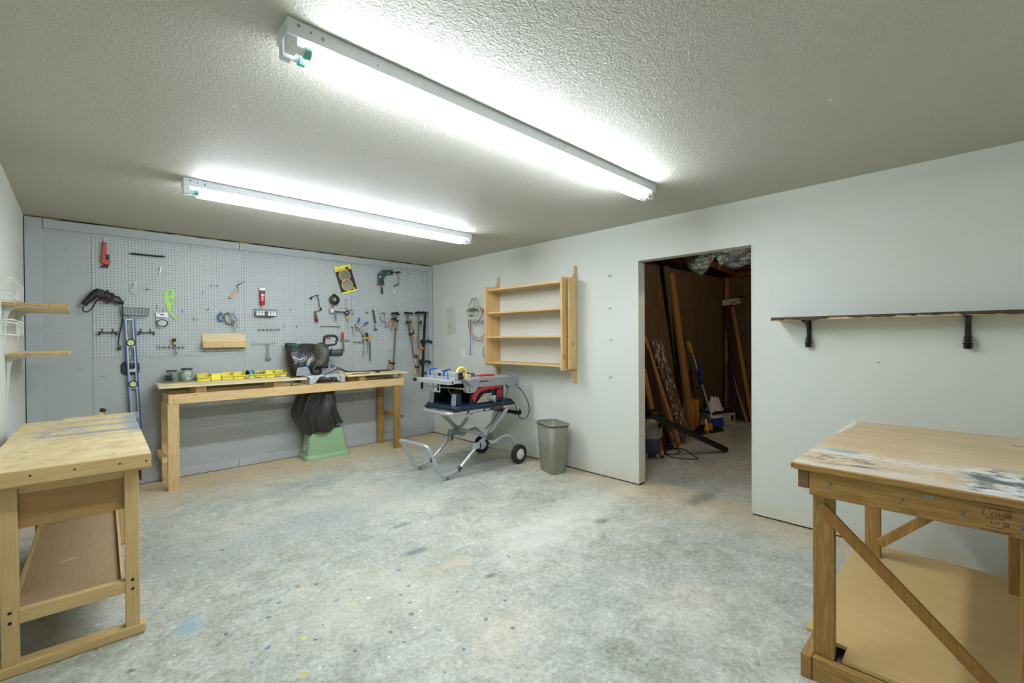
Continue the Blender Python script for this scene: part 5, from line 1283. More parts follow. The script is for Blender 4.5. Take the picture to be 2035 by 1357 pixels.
def wirebasket(px0,px1,pt,pb,label,nx,boxes=False):
    a,b=P(px0,pt,-.07),P(px1,pt,-.07); zt=P((px0+px1)/2,pt,-.09).z; zb=P((px0+px1)/2,pb,-.09).z
    x0,x1=a.x,b.x; t=thing('wire_basket',label,'basket',((x0+x1)/2,-.05,zb),'small wire baskets hooked on the pegboard')
    yf,yb=-.092,-.012; ins=.012
    m=MB(); m.tube(fillet([(x0,yb,zt),(x0,yf,zt),(x1,yf,zt),(x1,yb,zt)],.006,2),.0022,6,raw=True); m.tube([(x0,yb,zt),(x1,yb,zt)],.002,6,raw=True); m.build('rim',WIRE,t)
    m=MB(); m.tube([(x0+ins,yb,zb),(x0+ins,yf+.01,zb),(x1-ins,yf+.01,zb),(x1-ins,yb,zb),(x0+ins,yb,zb)],.0018,6,raw=True)
    zm=(zt+zb)/2; m.tube([(x0+ins/2,yf+.005,zm),(x1-ins/2,yf+.005,zm)],.0013,5,raw=True); m.build('base_frame',WIRE,t)
    m=MB()
    for i in range(nx+1):
        u=i/nx; xa=x0+(x1-x0)*u; xb=x0+ins+(x1-x0-2*ins)*u; m.tube([(xa,yf,zt),(xb,yf+.01,zb),(xb,yb,zb),(xa,yb,zt)],.0013,5,raw=True)
    for k in range(1,3): m.tube([(x0+.003,yb+(yf-yb)*k/3,zt),(x0+ins,yb+(yf-yb)*k/3,zb),(x1-ins,yb+(yf-yb)*k/3,zb),(x1-.003,yb+(yf-yb)*k/3,zt)],.0013,5,raw=True)
    m.build('wire_mesh',WIRE,t)
    return x0,x1,yf,zt,zb
wirebasket(237.5,297,611.5,627,'empty grey wire basket below the drill, above the blue level',8)
x0,x1,yf,zt,zb=wirebasket(506,551,614.5,627.5,'wire basket holding white boxes, under the red tube',7)
n=7
for i in range(n):
    w_=(x1-x0-.03)/n; xa=x0+.015+i*w_
    if i==3:
        t=thing('small_box','dark red small box in the middle of the wire basket row','box',(xa+w_/2,yf+.04,zb)); MB().box(xa+.002,yf+.014,zb+.003,xa+w_-.002,yf+.065,zb+.045).build('carton',DGREY,t); MB().box(xa+.003,yf+.0132,zb+.012,xa+w_-.003,yf+.0138,zb+.026).build('red_band',RED,t)
    else:
        tag(MB().box(xa+.0015,yf+.014,zb+.003,xa+w_-.0015,yf+.065,zb+.050).build('small_box',PAPER,bevel=.001),['leftmost white box in the wire basket','second white box from the left in the wire basket','white box just left of the dark red one in the basket','','white box just right of the dark red one in the basket','second white box from the right in the wire basket','rightmost white box in the wire basket'][i],'box','white boxes in the wire basket')
def blackbar(px0,px1,py,label):
    a,b=P(px0,py,-.035),P(px1,py,-.035); t=thing('tool_holder_bar',label,'tool holder',a.lerp(b,.5),'black steel holder bars')
    MB().tube([a,b],.005,8,raw=True).build('bar',BLKM,t)
    for q in (a,b): MB().beam(q+Vector((0,0,.012)),q-Vector((0,0,.026)),.012,.012,(0,1,0)).build('end_stop',BLKM,t,bevel=.002)
    for u in (.18,.80):
        q=a.lerp(b,u); MB().tube([(q.x,YP,q.z+.034),(q.x,-.012,q.z+.032),(q.x,-.016,q.z+.008),(q.x,-.033,q.z)],.004,6).build('peg',BLKM,t)
blackbar(197,231.5,661,'black steel bar between two pegs, left of the blue level'); blackbar(275,305.5,661,'black steel bar between two pegs, right of the blue level')
def level():
    t=thing('spirit_level','long blue and silver spirit level hanging upright on the left wall section','spirit level',P(258,730,-.03))
    a=P(257,633.5,-.035); b=a+Vector((.045,0,-1.22)); d=(b-a).normalized(); sd=Vector((0,1,0)).cross(d).normalized()*-1
    if sd.x<0: sd=-sd
    W=.036
    for s_ in (-1,1): MB().beam(a+sd*s_*W,b+sd*s_*W,.010,.024,(0,1,0)).build('blue_rail',BLUL,t,bevel=.002)
    m=MB(); L=1.22
    segs=[(0,.012),(.205,.27),(.40,.415),(.47,.50),(.585,.66),(.88,.94),(1.205,1.22)]
    for u0,u1 in segs: m.beam(a+d*u0,a+d*u1,W*2-.010,.010,(0,1,0))
    for s_ in (-1,1): m.beam(a+sd*s_*(W-.010),b+sd*s_*(W-.010),.010,.008,(0,1,0))
    m.build('web',ALU,t)
    for u in (.205,.595):
        c=a+d*(u+.02); r_=MB().ring(c+Vector((0,-.013,0)),.030,.005,(0,1,0),28,8).build('vial_ring',DSTEEL,t)
        MB().cyl(c+Vector((0,-.012,0)),c+Vector((0,.012,0)),.027,n=24).build('vial',pm('vial_fluid','d3d68a',.2),r_)
    MB().tube([a+d*.03+sd*-.012+Vector((0,-.012,0)),a+d*.12+sd*-.018+Vector((0,-.012,0)),a+d*.19+Vector((0,-.012,0)),a+d*.12+sd*.018+Vector((0,-.012,0)),a+d*.03+sd*.012+Vector((0,-.012,0))],.003,6).build('hanging_wire',WIRE,t)
    MB().tube([a+d*.26+Vector((0,-.014,0)),a+d*.33+Vector((0.003,-.014,0)),a+d*.36+Vector((0,-.014,0)),a+d*.39+sd*.012+Vector((0,-.014,0)),a+d*.44+Vector((0,-.014,0)),a+d*.39-sd*.012+Vector((0,-.014,0)),a+d*.36+Vector((0,-.014,0))],.003,6).build('twisted_cord',WIRE,t)
    q=a+d*.455+Vector((0,-.02,0)); MB().cyl(q+Vector((0,-.006,0)),q+Vector((0,.006,0)),.016,n=16).build('cord_weight',BLK,t)
    MB().tube([P(255,630,YP),P(255,636,-.03),P(256,638,-.045)],.003,6).build('hook',WIRE,t)
level()
def pad():
    t=thing('mesh_pad','rounded black-rimmed grey pad hanging behind the blue level','pad',P(259,731,-.015))
    c=P(259,731.5,-.013); pts=[Vector((c.x+x,-.013,c.z+z)) for x,z in rrect(.125,.118,.035,6)]
    MB().tube(pts,.0055,8,closed=True,raw=True).build('rim',BLK,t)
    MB().prism([(x,z) for x,z in rrect(.12,.112,.033,5)],(c.x,-.0105,c.z),(1,0,0),(0,0,1),.002).build('mesh',DGREY,t)
pad()
def prongstrip(px0,px1,py,n,label,depth=.03,big=False):
    a,b=P(px0,py,-.012),P(px1,py,-.012); t=thing('prong_strip',label,'tool rack',a.lerp(b,.5),'wire tool racks with prongs')
    m=MB(); m.tube([a+Vector((0,.008,.014)),a+Vector((0,0,.014)),a,b,b+Vector((0,0,.014)),b+Vector((0,.008,.014))],.0022,6,raw=True); m.build('bar',WIRE,t)
    for i in range(n):
        u=(i+.5)/n; q=a.lerp(b,u)
        MB().tube([q+Vector((0,-.002,.016)),q+Vector((0,-.004,0)),q+Vector((0,-depth*.6,-.006)),q+Vector((0,-depth,-.002)),q+Vector((0,-depth-.004,.008))],.0022,6).build('prong',WIRE,t)
        if big: MB().tube([q+Vector((-.008,-.002,-.004)),q+Vector((-.004,-.014,-.016)),q+Vector((.004,-.014,-.016)),q+Vector((.008,-.002,-.004))],.0016,5).build('loop',WIRE,t)
prongstrip(312,368.5,690,6,'silver wire rack with prongs under the green curve, holding the black and yellow blade',.03,True)
prongstrip(511,556,655,6,'silver wire rack with six prongs below the basket of white boxes',.035,True)
prongstrip(674,694.5,676.5,4,'short wire rack that holds the red-handled chisel, beside the miter saw handle',.025,True)
prongstrip(702,724,680,5,'wire rack with loops just left of the hanging screwdrivers',.025,True)
def barhang():
    a,b=P(501,683,-.03),P(546,683,-.03); t=thing('wrench_rod','thin silver rod with upturned ends below the prong rack','tool rack',a.lerp(b,.5))
    MB().tube([a+Vector((0,.022,.022)),a+Vector((0,.004,.018)),a,b,b+Vector((0,.004,.018)),b+Vector((0,.022,.022))],.0026,6,raw=True).build('rod',STEEL,t)
    for k in range(8): q=a.lerp(b,(k+.7)/8.5); MB().beam(q,q+Vector((0,0,.006)),.003,.003).build('rod_notch',STEEL,t)
    t=thing('adjustable_wrench','chrome adjustable wrench hanging from the thin rod, above the yellow bins','wrench',P(533,700,-.04))
    y=-.036; m=MB(); m.beam(P(532.8,685,y),P(533.0,709,y),.017,.010,(0,-1,0),w2=.020); m.ring(P(532.8,685,y),.009,.0035,(0,1,0),16,6); m.build('handle',CHROME,t,bevel=.003)
    c=P(533.3,712.5,y); m=MB(); m.prism([(-.020,.012),(.016,.016),(.030,.0),(.026,-.016),(.014,-.010),(.006,-.022),(-.004,-.026),(-.010,-.008),(-.024,-.004)],c+Vector((0,-.007,0)),(1,0,0),(0,0,1),-.014); m.build('jaw',CHROME,t,bevel=.002)
barhang()
def chiselblade():
    t=thing('drill_bit_tool','black and yellow handled tool with dark twisted shaft hanging in the left wire rack','tool',P(347,685,-.05))
    y=-.045
    MB().beam(P(345.6,671,y),P(347.6,685,y),.026,.022,(0,-1,0)).build('handle',YEL2,t,bevel=.007)
    MB().beam(P(345.8,672.3,y-.001),P(346.8,679.5,y-.001),.030,.025,(0,-1,0)).build('grip_band',BLK,t,bevel=.006)
    MB().beam(P(347.4,685,y),P(350.6,703.5,y),.010,.006,(0,-1,0)).build('shaft',BLKM,t,bevel=.001)
    for k in range(3): MB().beam(P(348.3+k*.8,690+k*4.2,y-.004),P(348.6+k*.8,691.4+k*4.2,y-.004),.008,.001,(0,-1,0)).build('shaft_mark',WHITE,t)
chiselblade()
def tray():
    t=thing('wall_tray','long pale wooden tray screwed to the pegboard','wooden tray',P(446,680,-.04))
    a=P(401.8,663.7,-.012); b=P(488,663.2,-.012); zt=P(445,663.3,-.012).z; zb=P(445,688.5,-.02).z
    MB().box(a.x,-.0245,zb,b.x-.004,-.0068,zt).build('back_board',PALE[0],t,bevel=.001)
    f0,f1=P(403.8,680,-.095).x,P(491.6,680,-.095).x; zft=P(447,678.8,-.095).z; zfb=P(447,690.3,-.095).z
    MB().box(f0,-.095,zfb,f1,-.077,zft).build('front_board',PINE[0],t,bevel=.001)  # darker wood than the back board, painted-in shade
    MB().box(f0+.001,-.0765,zfb,f1-.001,-.0249,zfb+.016).build('bottom_board',PALE[0],t,bevel=.001)
    for x in (f0+.001,f1-.019): MB().box(x,-.0765,zfb+.0165,x+.018,-.0249,zft).build('end_board',PALE[1],t,bevel=.001)
    for px,py,y in ((410,667.5,-.0248),(482,665.6,-.0248),(407.5,680.5,-.0953),(407.5,687.5,-.0953),(489,680.8,-.0953),(489,686.8,-.0953),(444,687.5,-.0953)):
        q=P(px,py,y); MB().cyl((q.x,y-.0004,q.z),(q.x,y+.001,q.z),.004,n=10).build('screw',DSTEEL,t)
tray()
def trowel():
    t=thing('trowel','trowel with wooden handle hanging aslant above the wooden tray','trowel',P(472,575,-.03)); y=-.03
    MB().prism([(0,-.005),(.10,-.001),(.10,.0025),(0,.006)],P(469.8,568.3,y),tuple((P(491,556.5,y)-P(469.8,568.3,y)).normalized()),(-.4,-.25,.88),.002).build('blade',DSTEEL,t)
    MB().tube([P(470,568.5,y),P(473,572,y-.004),P(475,576,y),P(472.5,579,y)],.004,8).build('neck',STEEL,t)
    a,b=P(472.5,578.5,y),P(457,592.5,y); d=(b-a); MB().lathe([(.006,0),(.010,.004),(.011,.03),(.013,.06),(.013,d.length-.004),(.008,d.length)],a,d.normalized(),n=14).build('handle',PINE[2],t)
trowel()
def cclamp(pts,r,scr,mat,label,name='c_clamp',smat=STEEL,bar=True,y=-.035):
    """frame through pixel points pts, screw from scr[0] to scr[1]"""
    c=P(*pts[len(pts)//2],y); t=thing(name,label,'clamp',c,'C-clamps on the pegboard')
    MB().tube([P(*p,y) for p in pts],r,8,sub=5).build('frame',mat,t)
    a,b=P(*scr[0],y),P(*scr[1],y); MB().cyl(a,b,.0045,n=10).build('screw',smat,t)
    d=(b-a).normalized(); s_=Vector((0,1,0)).cross(d)
    if bar: MB().cyl(b+s_*.022-d*.004,b-s_*.022-d*.004,.0022,n=8).build('tommy_bar',smat,t)
    MB().cyl(a-d*.004,a+d*.002,.008,n=12).build('swivel_pad',smat,t)
    return t
cclamp([(442,623),(436,624),(434,630),(435.5,636),(440,637.5),(443.5,636)],.008,((442,626),(444,634)),BLUL,'small blue C-clamp, leftmost of the clamps beside the trowel')
cclamp([(456,622.5),(449,623),(446,628),(447.5,637),(453,643),(460,643.5),(464.5,642)],.008,((459,626),(466,658)),BARST,'large grey C-clamp with its screw pointing down, above the wooden tray')
cclamp([(465,623.5),(459,622.5),(459.5,632),(463.5,637.5),(467,637)],.005,((466,628),(471.5,637)),STEEL,'thin silver C-clamp overlapping the large grey one')
cclamp([(468,640),(471,642),(472.5,648),(470,652),(467,652.5)],.0026,((466,640),(465,650)),STEEL,'smallest wire-thin clamp below the silver C-clamp',bar=False)
cclamp([(765.5,622),(758,620.5),(756,627),(758,635),(763,638),(768,639.5)],.009,((764,624),(767.5,651)),GREYM,'grey C-clamp hanging alone left of the orange-handled bar clamps')
for px in (438,454,464.5): hook(px,621,'V',{438:'small hook above the blue C-clamp',454:'small hook above the large grey C-clamp',464.5:'small hook above the thin silver C-clamp'}[px])
def caulk():
    t=thing('adhesive_tube','red and white squeeze tube hanging nozzle down in the middle pegboard','tube',P(521,590,-.04)); y=-.034
    a=P(521.3,573,y); w=.029; x=a.x; zt=P(521,571.5,y).z; z1=P(521,577,y).z; z2=P(521,605,y).z; z3=P(521,612,y).z
    R=[]
    for z,wx,wy in ((zt,w,.002),(z1,w,.006),(z2,w*.82,.017),(z2-.008,w*.5,.014)): R.append([Vector((x+wx*math.cos(2*math.pi*k/20),y+wy*math.sin(2*math.pi*k/20),z)) for k in range(20)])
    MB().loft(R[:2]).build('crimp',WHITE,t)
    tb=MB().loft(R[1:]).build('tube_body',RED,t)
    MB().box(x-w*.95,y-.0115,P(521,581,y).z,x+w*.95,y-.0095,z1-.002).build('black_band',BLK,tb)
    for k in range(2): MB().box(x-.017+.002*k,y-.0178,P(521,585+k*2.2,y).z,x+.016,y-.0155,P(521,586.4+k*2.2,y).z).build('print_line',WHITE,tb)
    for k in range(3): MB().box(x-.014,y-.0175,P(521,591+k*3,y).z,x+.012-.004*k,y-.0145,P(521,592+k*3,y).z).build('print_line',WHITE,tb)
    MB().cyl((x,y,z2-.008),(x,y,z3-.006),.008,.004,n=12).build('nozzle',CREAM,t)
    MB().tube([P(521,569,YP),P(521,571,-.02),P(521,572.5,y-.006)],.003,6).build('hook',WIRE,t)
caulk()
def blades():
    t=thing('saw_blade_pack','yellow and black card pack with two round saw blades, hung tilted','saw blade pack',P(686,555,-.02)); y=-.020
    A,B,C_,D=P(663.8,531,y),P(695,524.5,y),P(708.3,577.5,y),P(678.5,584.8,y)
    ux=(B-A).normalized(); uy=(A-D).normalized(); M_=frame(A,ux,uy); w=(B-A).length; h=(A-D).length
    MB(M_).box(0,-h,-.006,w,0,0).build('card',BLACKP,t,bevel=.001)
    hd=MB(M_).box(-.001,-h*.175,.0002,w+.001,.001,.0016).build('yellow_header',YEL,t)
    MB(M_).box(-.001,-h-.001,.0002,w+.001,-h*.945,.0016).build('yellow_footer',YEL,t)
    for k in (.22,.68): MB(M_).box(w*k,-.012,.0017,w*(k+.1),-.008,.0021).build('hang_slot',BLACKP,hd)
    text('brand_text','DEWALT',.024,M_@Matrix.Translation((w*.27,-h*.125,.0019)),BLACKP,hd,.0004,sx=.85)
    MB(M_).box(w*.62,-h*.165,.0018,w*.86,-h*.085,.0021).build('spec_panel',DGREY,hd)
    iM=M_.inverted()
    for px,py,rr in ((684.8,547.5,.079),(690,566.3,.079)):
        c=iM@P(px,py,y); n=28; pts=[]
        for k in range(n*2):
            a=2*math.pi*k/(n*2); r=rr*(1.0 if k%2 else .90); pts.append((c.x+r*math.cos(a),c.y+r*math.sin(a)))
        cz=.0017 if py<560 else .0035
        b=MB(M_).prism(pts,(0,0,cz),(1,0,0),(0,1,0),.0012).build('tooth_guard',YEL2,t)
        MB(M_).cyl((c.x,c.y,cz+.0013),(c.x,c.y,cz+.0026),rr*.80,n=40).build('blade_disc',CHROME,b)
        MB(M_).box(c.x-.004,c.y-.004,cz+.0027,c.x+.004,c.y+.004,cz+.0034).build('arbor_plug',YEL2,b)
    c=iM@P(703.5,572.5,y); MB(M_).cyl((c.x,c.y,.0005),(c.x,c.y,.002),.012,n=20).build('yellow_dot',YEL,t)
blades()
def anglecl():
    t=thing('corner_clamp','dark green right-angle clamp with two black handles at the upper right','clamp',P(765,550,-.03)); y=-.022
    S=lambda x,y_:(650+x/11.97,510+y_/11.97)
    poly=[(1185,420),(1285,315),(1545,310),(1555,435),(1400,440),(1335,540),(1335,620),(1355,640),(1350,680),(1205,680),(1205,620)]
    q=[P(*S(*p),y) for p in poly]
    MB().prism([(p.x,p.z) for p in q][::-1],(0,-.045,0),(1,0,0),(0,0,1),-.022).build('body',GRNP,t,bevel=.004)
    for a,b in (((1300,320),(1305,420)),((1215,410),(1275,340)),((1225,425),(1290,350)),((1340,520),(1395,455))): MB().beam(P(*S(*a),-.0462),P(*S(*b),-.0462),.004,.002,(0,-1,0)).build('casting_rib',GREYM,t)
    MB().beam(P(*S(1240,480),-.047),P(*S(1290,480),-.047),.014,.003,(0,-1,0)).build('window',ALU,t); MB().beam(P(*S(1430,390),-.047),P(*S(1490,390),-.047),.012,.003,(0,-1,0)).build('window',ALU,t)
    MB().cyl(P(*S(1430,375),-.05),P(*S(1640,370),-.05),.005,n=8).build('screw',BLKM,t); MB().cyl(P(*S(1285,540),-.05),P(*S(1300,740),-.05),.005,n=8).build('screw',BLKM,t)
    MB().cyl(P(*S(1640,372),-.05),P(*S(1745,366),-.05),.013,n=12).build('handle',BLK,t,bevel=.003); MB().cyl(P(*S(1298,735),-.05),P(*S(1310,885),-.05),.012,n=12).build('handle',BLK,t,bevel=.003)
    MB().beam(P(*S(1180,655),-.04),P(*S(1290,650),-.04),.014,.012,(0,0,1)).build('copper_bar',ORNG,t,bevel=.002); MB().cyl(P(*S(1505,290),-.04),P(*S(1505,320),-.04),.014,n=12).build('copper_nut',TAN,t)
anglecl()
def lock():
    t=thing('locking_clamp','silver folded locking clamp hanging right of the green corner clamp','clamp',P(790,556,-.03)); y=-.03
    for a,b,w_ in (((789,544),(795,553.5),.016),((790,562),(794,555),.018),((781,569),(795,563),.022)): MB().beam(P(*a,y),P(*b,y),w_,.010,(0,-1,0)).build('arm',CHROME,t,bevel=.003)
    MB().cyl(P(797,552,y+.01),P(797,552,y-.012),.010,n=14).build('pivot',STEEL,t); MB().cyl(P(795,564,y+.01),P(795,564,y-.014),.009,n=14).build('pivot',CHROME,t)
    MB().beam(P(784,568,y-.006),P(792,564.5,y-.006),.010,.003,(0,-1,0)).build('slot',DSTEEL,t)
    a=P(784,579,-.012); tag(MB().prism([(-.012,.016),(.002,.014),(.016,-.012),(-.012,-.012)],a,(1,0,0),(0,0,1),.002).build('paper_scrap',PAPER),'small white paper scrap stuck on the pegboard under the silver clamp','paper scrap')
lock()
S2=lambda x,y_:(600+x/9.044,570+y_/9.044)
def brace():
    t=thing('hand_brace','hand brace crank with dark red wooden grip hanging left of the miter saw','hand drill',P(630,615,-.04)); y=-.04
    MB().tube([P(*S2(*p),y) for p in ((170,205),(190,178),(265,150),(280,160),(300,250),(330,385),(350,400),(335,412),(255,452),(240,470))],.0048,8,sub=3).build('crank',DSTEEL,t)
    MB().cyl(P(*S2(150,190),y),P(*S2(180,220),y),.011,n=12).build('chuck',DSTEEL,t)
    m=MB(); m.cyl(P(*S2(345,380),y),P(*S2(345,425),y),.010,n=12); m.build('ratchet',DSTEEL,t)
    m=MB(); m.cyl(P(*S2(232,438),y),P(*S2(245,490),y),.008,n=12); m.build('ferrule',DSTEEL,t)
    a,b=P(*S2(243,485),y),P(*S2(272,630),y); d=b-a; L=d.length
    MB().lathe([(.009,0),(.014,L*.3),(.018,L*.7),(.016,L*.93),(.008,L)],a,d.normalized(),n=16).build('grip',REDW2,t)
    MB().tube([P(*S2(285,150),YP),P(*S2(300,152),-.03),P(*S2(330,145),-.045)],.0028,6).build('hook',WIRE,t)
brace()
def grinder():
    t=thing('coil_roll','round black coil with silver hub hanging above the silver tool','coil',P(665,595,-.04)); c=P(*S2(586,232),-.045)
    m=MB(); m.lathe([(.020,0),(.056,.002),(.061,.008),(.061,.022),(.056,.028),(.020,.030)],c+Vector((0,.015,0)),(0,-1,0),n=36); m.build('coil',BLK,t)
    MB().ring(c+Vector((0,-.016,0)),.044,.003,(0,1,0),36,6).build('groove',DGREY,t)
    MB().lathe([(.020,0),(.018,.006),(.001,.008)],c+Vector((0,-.014,0)),(0,-1,0),n=20).build('hub',TAN,t)
    MB().cyl(c+Vector((0,-.02,0)),c+Vector((0,-.026,0)),.007,n=12).build('hub_bolt',CHROME,t)
    MB().tube([P(*S2(560,130),-.04),P(*S2(600,140),-.045),P(*S2(640,180),-.04)],.005,8).build('tail',BLK,t)
    MB().tube([P(*S2(545,305),-.04),P(*S2(560,330),-.045),P(*S2(545,360),-.04)],.012,8).build('copper_strap',pm('copper_strap','8a5a3c',.4,.5),t)
    t=thing('pneumatic_tool','bare metal air tool with a long barrel hanging level on the middle pegboard','air tool',P(675,616,-.05)); y=-.05
    a,b=P(*S2(565,405),y),P(*S2(780,425),y); MB().cyl(a,b,.022,.018,n=20).build('barrel',ALU,t)
    MB().beam(P(*S2(535,385),y),P(*S2(540,470),y),.040,.036,(0,-1,0)).build('head',ALU,t,bevel=.006)
    MB().cyl(P(*S2(605,450),y),P(*S2(610,560),y),.010,n=12).cyl(P(*S2(610,555),y),P(*S2(612,600),y),.010,.005,n=12).build('chisel_stub',STEEL,t)
    MB().beam(P(*S2(600,435),y-.020),P(*S2(760,440),y-.018),.006,.006,(0,-1,0)).build('lever',pm('brown_lever','7b5a4a',.5),t)
    MB().tube([P(*S2(790,425),-.03),P(*S2(860,415),-.03),P(*S2(930,425),-.03)],.003,6).build('support_hook',WIRE,t)
    t=thing('tape_roll','small black tape roll with pale core at the end of the air tool','tape roll',P(690,621,-.05)); c=P(*S2(810,465),-.055)
    MB().ring(c,.024,.009,(0,1,0),28,8).build('roll',BLK,t); MB().ring(c,.014,.004,(0,1,0),24,6).build('core',TAN,t)
grinder()
def spanner(a,b,label,rot=0,openend=True):
    y=-.02; A,B=P(*a,y),P(*b,y); d=(B-A).normalized(); t=thing('wrench',label,'wrench',A.lerp(B,.5),'silver spanners on the pegboard')
    MB().beam(A,B,.011,.005,(0,-1,0)).build('shank',CHROME,t,bevel=.0015)
    MB().ring(A,.009,.004,(0,1,0),18,6).build('ring_end',CHROME,t)
    s_=Vector((0,1,0)).cross(d)
    m=MB(); m.tube([B-s_*.010+d*.020,B-s_*.012+d*.008,B,B+s_*.012+d*.008,B+s_*.010+d*.020],.005,6); m.build('open_end',CHROME,t)
spanner(S2(790,230),S2(793,385),'upright chrome wrench just above the air tool'); spanner(S2(335,708),S2(655,712),'long chrome wrench lying level left of the chisel')
def screwdriver(a,b,c,hm,sm,label,r=.012,rs=.004,flat=False,band=None,name='screwdriver',cat='screwdriver'):
    """handle from a to b, shaft from b to c (photo pixels)"""
    y=-.04; A,B,C_=P(*a,y),P(*b,y),P(*c,y); t=thing(name,label,cat,A.lerp(C_,.5)); d=B-A; L=d.length
    MB().lathe([(r*.5,0),(r*.95,L*.06),(r,L*.3),(r*.9,L*.7),(r,L*.85),(r*.6,L)],A,d.normalized(),n=14).build('handle',hm,t)
    if band: MB().lathe([(r*1.04,L*.55),(r*1.04,L*.80)],A,d.normalized(),n=14).build('band',band,t)
    if flat: MB().beam(B,C_,rs*3.4,rs,(0,-1,0),w2=rs*2.6).build('blade',sm,t,bevel=.001)
    else: MB().cyl(B,C_,rs,rs*.9,n=10).build('shaft',sm,t)
    return t
screwdriver(S2(818,520),S2(822,598),S2(828,790),YEL2,CHROME,'screwdriver with clear yellow handle hanging from the black tape roll',.014,.004)
screwdriver(S2(728,808),S2(738,940),S2(752,1150),ORNG,STEEL,'chisel with red handle hanging right of the miter saw handle',.015,.006,True,name='chisel',cat='chisel')
screwdriver(S2(1115,835),S2(1112,965),S2(1103,1250),BLK,STEEL,'left screwdriver of three, black handle with amber end',.015,.0045,band=YEL2)
screwdriver(S2(1168,822),S2(1176,965),S2(1176,1190),BLK,STEEL,'middle screwdriver of three, black handle with green-yellow collar',.016,.0045,band=YEL2)
screwdriver(S2(1230,865),S2(1218,980),S2(1226,1325),ORHL,STEEL,'long flat file with pale wooden handle, rightmost of three hanging tools',.014,.007,True,name='file',cat='file')
def spring():
    y=-.05
    t=thing('spring_clamp','cluster of steel spring clamps with two blue handles beside the file','clamp',P(715,650,y))
    for a,b in (((1038,552),(1015,640)),((1198,640),(1125,655))): 
        A,B=P(*S2(*a),y-.02),P(*S2(*b),y-.02); d=B-A; L=d.length; MB().lathe([(.006,0),(.013,L*.15),(.014,L*.6),(.009,L)],A,d.normalized(),n=12).build('blue_handle',BLU,t)
    for pts,r in ((((1015,640),(990,730)),.008),(((1125,655),(1060,690),(1020,740)),.007),(((900,690),(960,650),(985,680),(990,735)),.008),(((940,690),(935,800),(950,845),(985,870)),.007),(((1040,745),(1100,830),(1125,890),(1115,960)),.008),(((950,650),(1000,640),(1010,690)),.007),(((1060,740),(1110,760),(1135,810)),.007),(((890,700),(930,710)),.010)):
        MB().tube([P(*S2(*p),y) for p in pts],r,8).build('steel_arm',ALU,t)
    MB().ring(P(*S2(990,700),y-.01),.018,.005,(0,1,0),20,6).build('spring',STEEL,t); MB().cyl(P(*S2(1000,760),y),P(*S2(960,765),y),.010,n=10).build('pad',TAN,t)
spring()
def folding():
    t=thing('utility_knife','slim black folding tool hanging point down between the hooks','tool',P(742,636,-.03)); y=-.03
    A,B=P(*S2(1280,420),y),P(*S2(1322,655),y)
    MB().beam(A,B,.022,.014,(0,-1,0),w2=.026).build('body',BLK,t,bevel=.004)
    for k in range(6): q=A.lerp(B,.15+.12*k); MB().beam(q+Vector((-.007,-.0075,0)),q+Vector((.007,-.0075,0)),.005,.001,(0,-1,0)).build('scale_mark',GREYM,t)
    MB().tube([P(*S2(1262,408),y),P(*S2(1285,425),y),P(*S2(1268,480),y)],.004,6).build('clip',STEEL,t)
    MB().cyl(P(*S2(1318,655),y-.006),P(*S2(1318,655),y-.012),.007,n=12).build('brass_pin',TAN,t)
    MB().cyl(P(*S2(1310,670),y),P(*S2(1316,745),y),.006,n=8).build('stem',STEEL,t)
    m=MB(); m.beam(P(*S2(1290,778),y),P(*S2(1355,762),y),.012,.012,(0,-1,0)); m.beam(P(*S2(1314,735),y),P(*S2(1322,775),y),.012,.012,(0,-1,0)); m.build('foot',BLK,t,bevel=.004)
folding()
# ------------------------------------------------------------------ bar clamps
def fclamp(top,bot,jaw,slide,hnd,label,hm=ORH,bw=.020,head=None,y=-.06,hr=.013):
    """bar top->bot; jaw: fixed head end; slide: pixel where the sliding arm meets the bar; hnd: handle (a,b)"""
    A,B=P(*top,y),P(*bot,y); t=thing('bar_clamp',label,'bar clamp',A.lerp(B,.5),'bar clamps in the right corner of the pegboard')
    MB().beam(A,B,bw,.008,(0,-1,0)).build('bar',BARST,t,bevel=.001)
    J=P(*jaw,y); m=MB(); m.beam(A+(A-J)*.35,J,.026,.026,(0,0,1),w2=.014); m.build('fixed_jaw',BLKM,t,bevel=.003)
    S_=P(*slide,y); h0,h1=P(*hnd[0],y),P(*hnd[1],y); d=(h1-h0); L=d.length; dn=d.normalized()
    m=MB(); m.beam(S_,h0-dn*.022,.026,.018,(0,0,1),w2=.018); m.beam(S_+Vector((0,0,.020)),S_-Vector((0,0,.014)),.024,.016,(0,1,0)); m.build('sliding_arm',BLKM,t,bevel=.003)
    MB().cyl(h0-dn*.052,h0,.0055,n=10).cyl(h0-dn*.056,h0-dn*.050,.010,n=10).build('spindle',DSTEEL,t)
    MB().lathe([(hr*.6,0),(hr,L*.12),(hr*.9,L*.5),(hr*1.02,L*.85),(hr*.7,L)],h0,dn,n=14).build('handle',hm,t)
    return t
S3=lambda x,y_:(700+x/7.539,590+y_/7.539)
fclamp(S3(660,240),S3(612,1160),S3(585,250),S3(625,1000),(S3(556,1005),S3(552,1120)),'tallest bar clamp on its own, its lower end behind the right boards of the bench',ORH)
fclamp(S3(655,250),S3(585,500),S3(700,262),S3(625,335),(S3(580,345),S3(535,435)),'short bar clamp, orange handle slanting down left, in front of the tall one',ORH,.014,y=-.085)
fclamp(S3(665,248),S3(668,500),S3(705,268),S3(680,365),(S3(655,378),S3(655,470)),'short bar clamp with upright orange handle, right of the slanting one',ORH,.012,y=-.095)
fclamp(S3(825,240),S3(925,900),S3(785,240),S3(865,565),(S3(928,560),S3(945,650)),'bar clamp hanging aslant with pale handle low on its bar',ORHL,y=-.06)
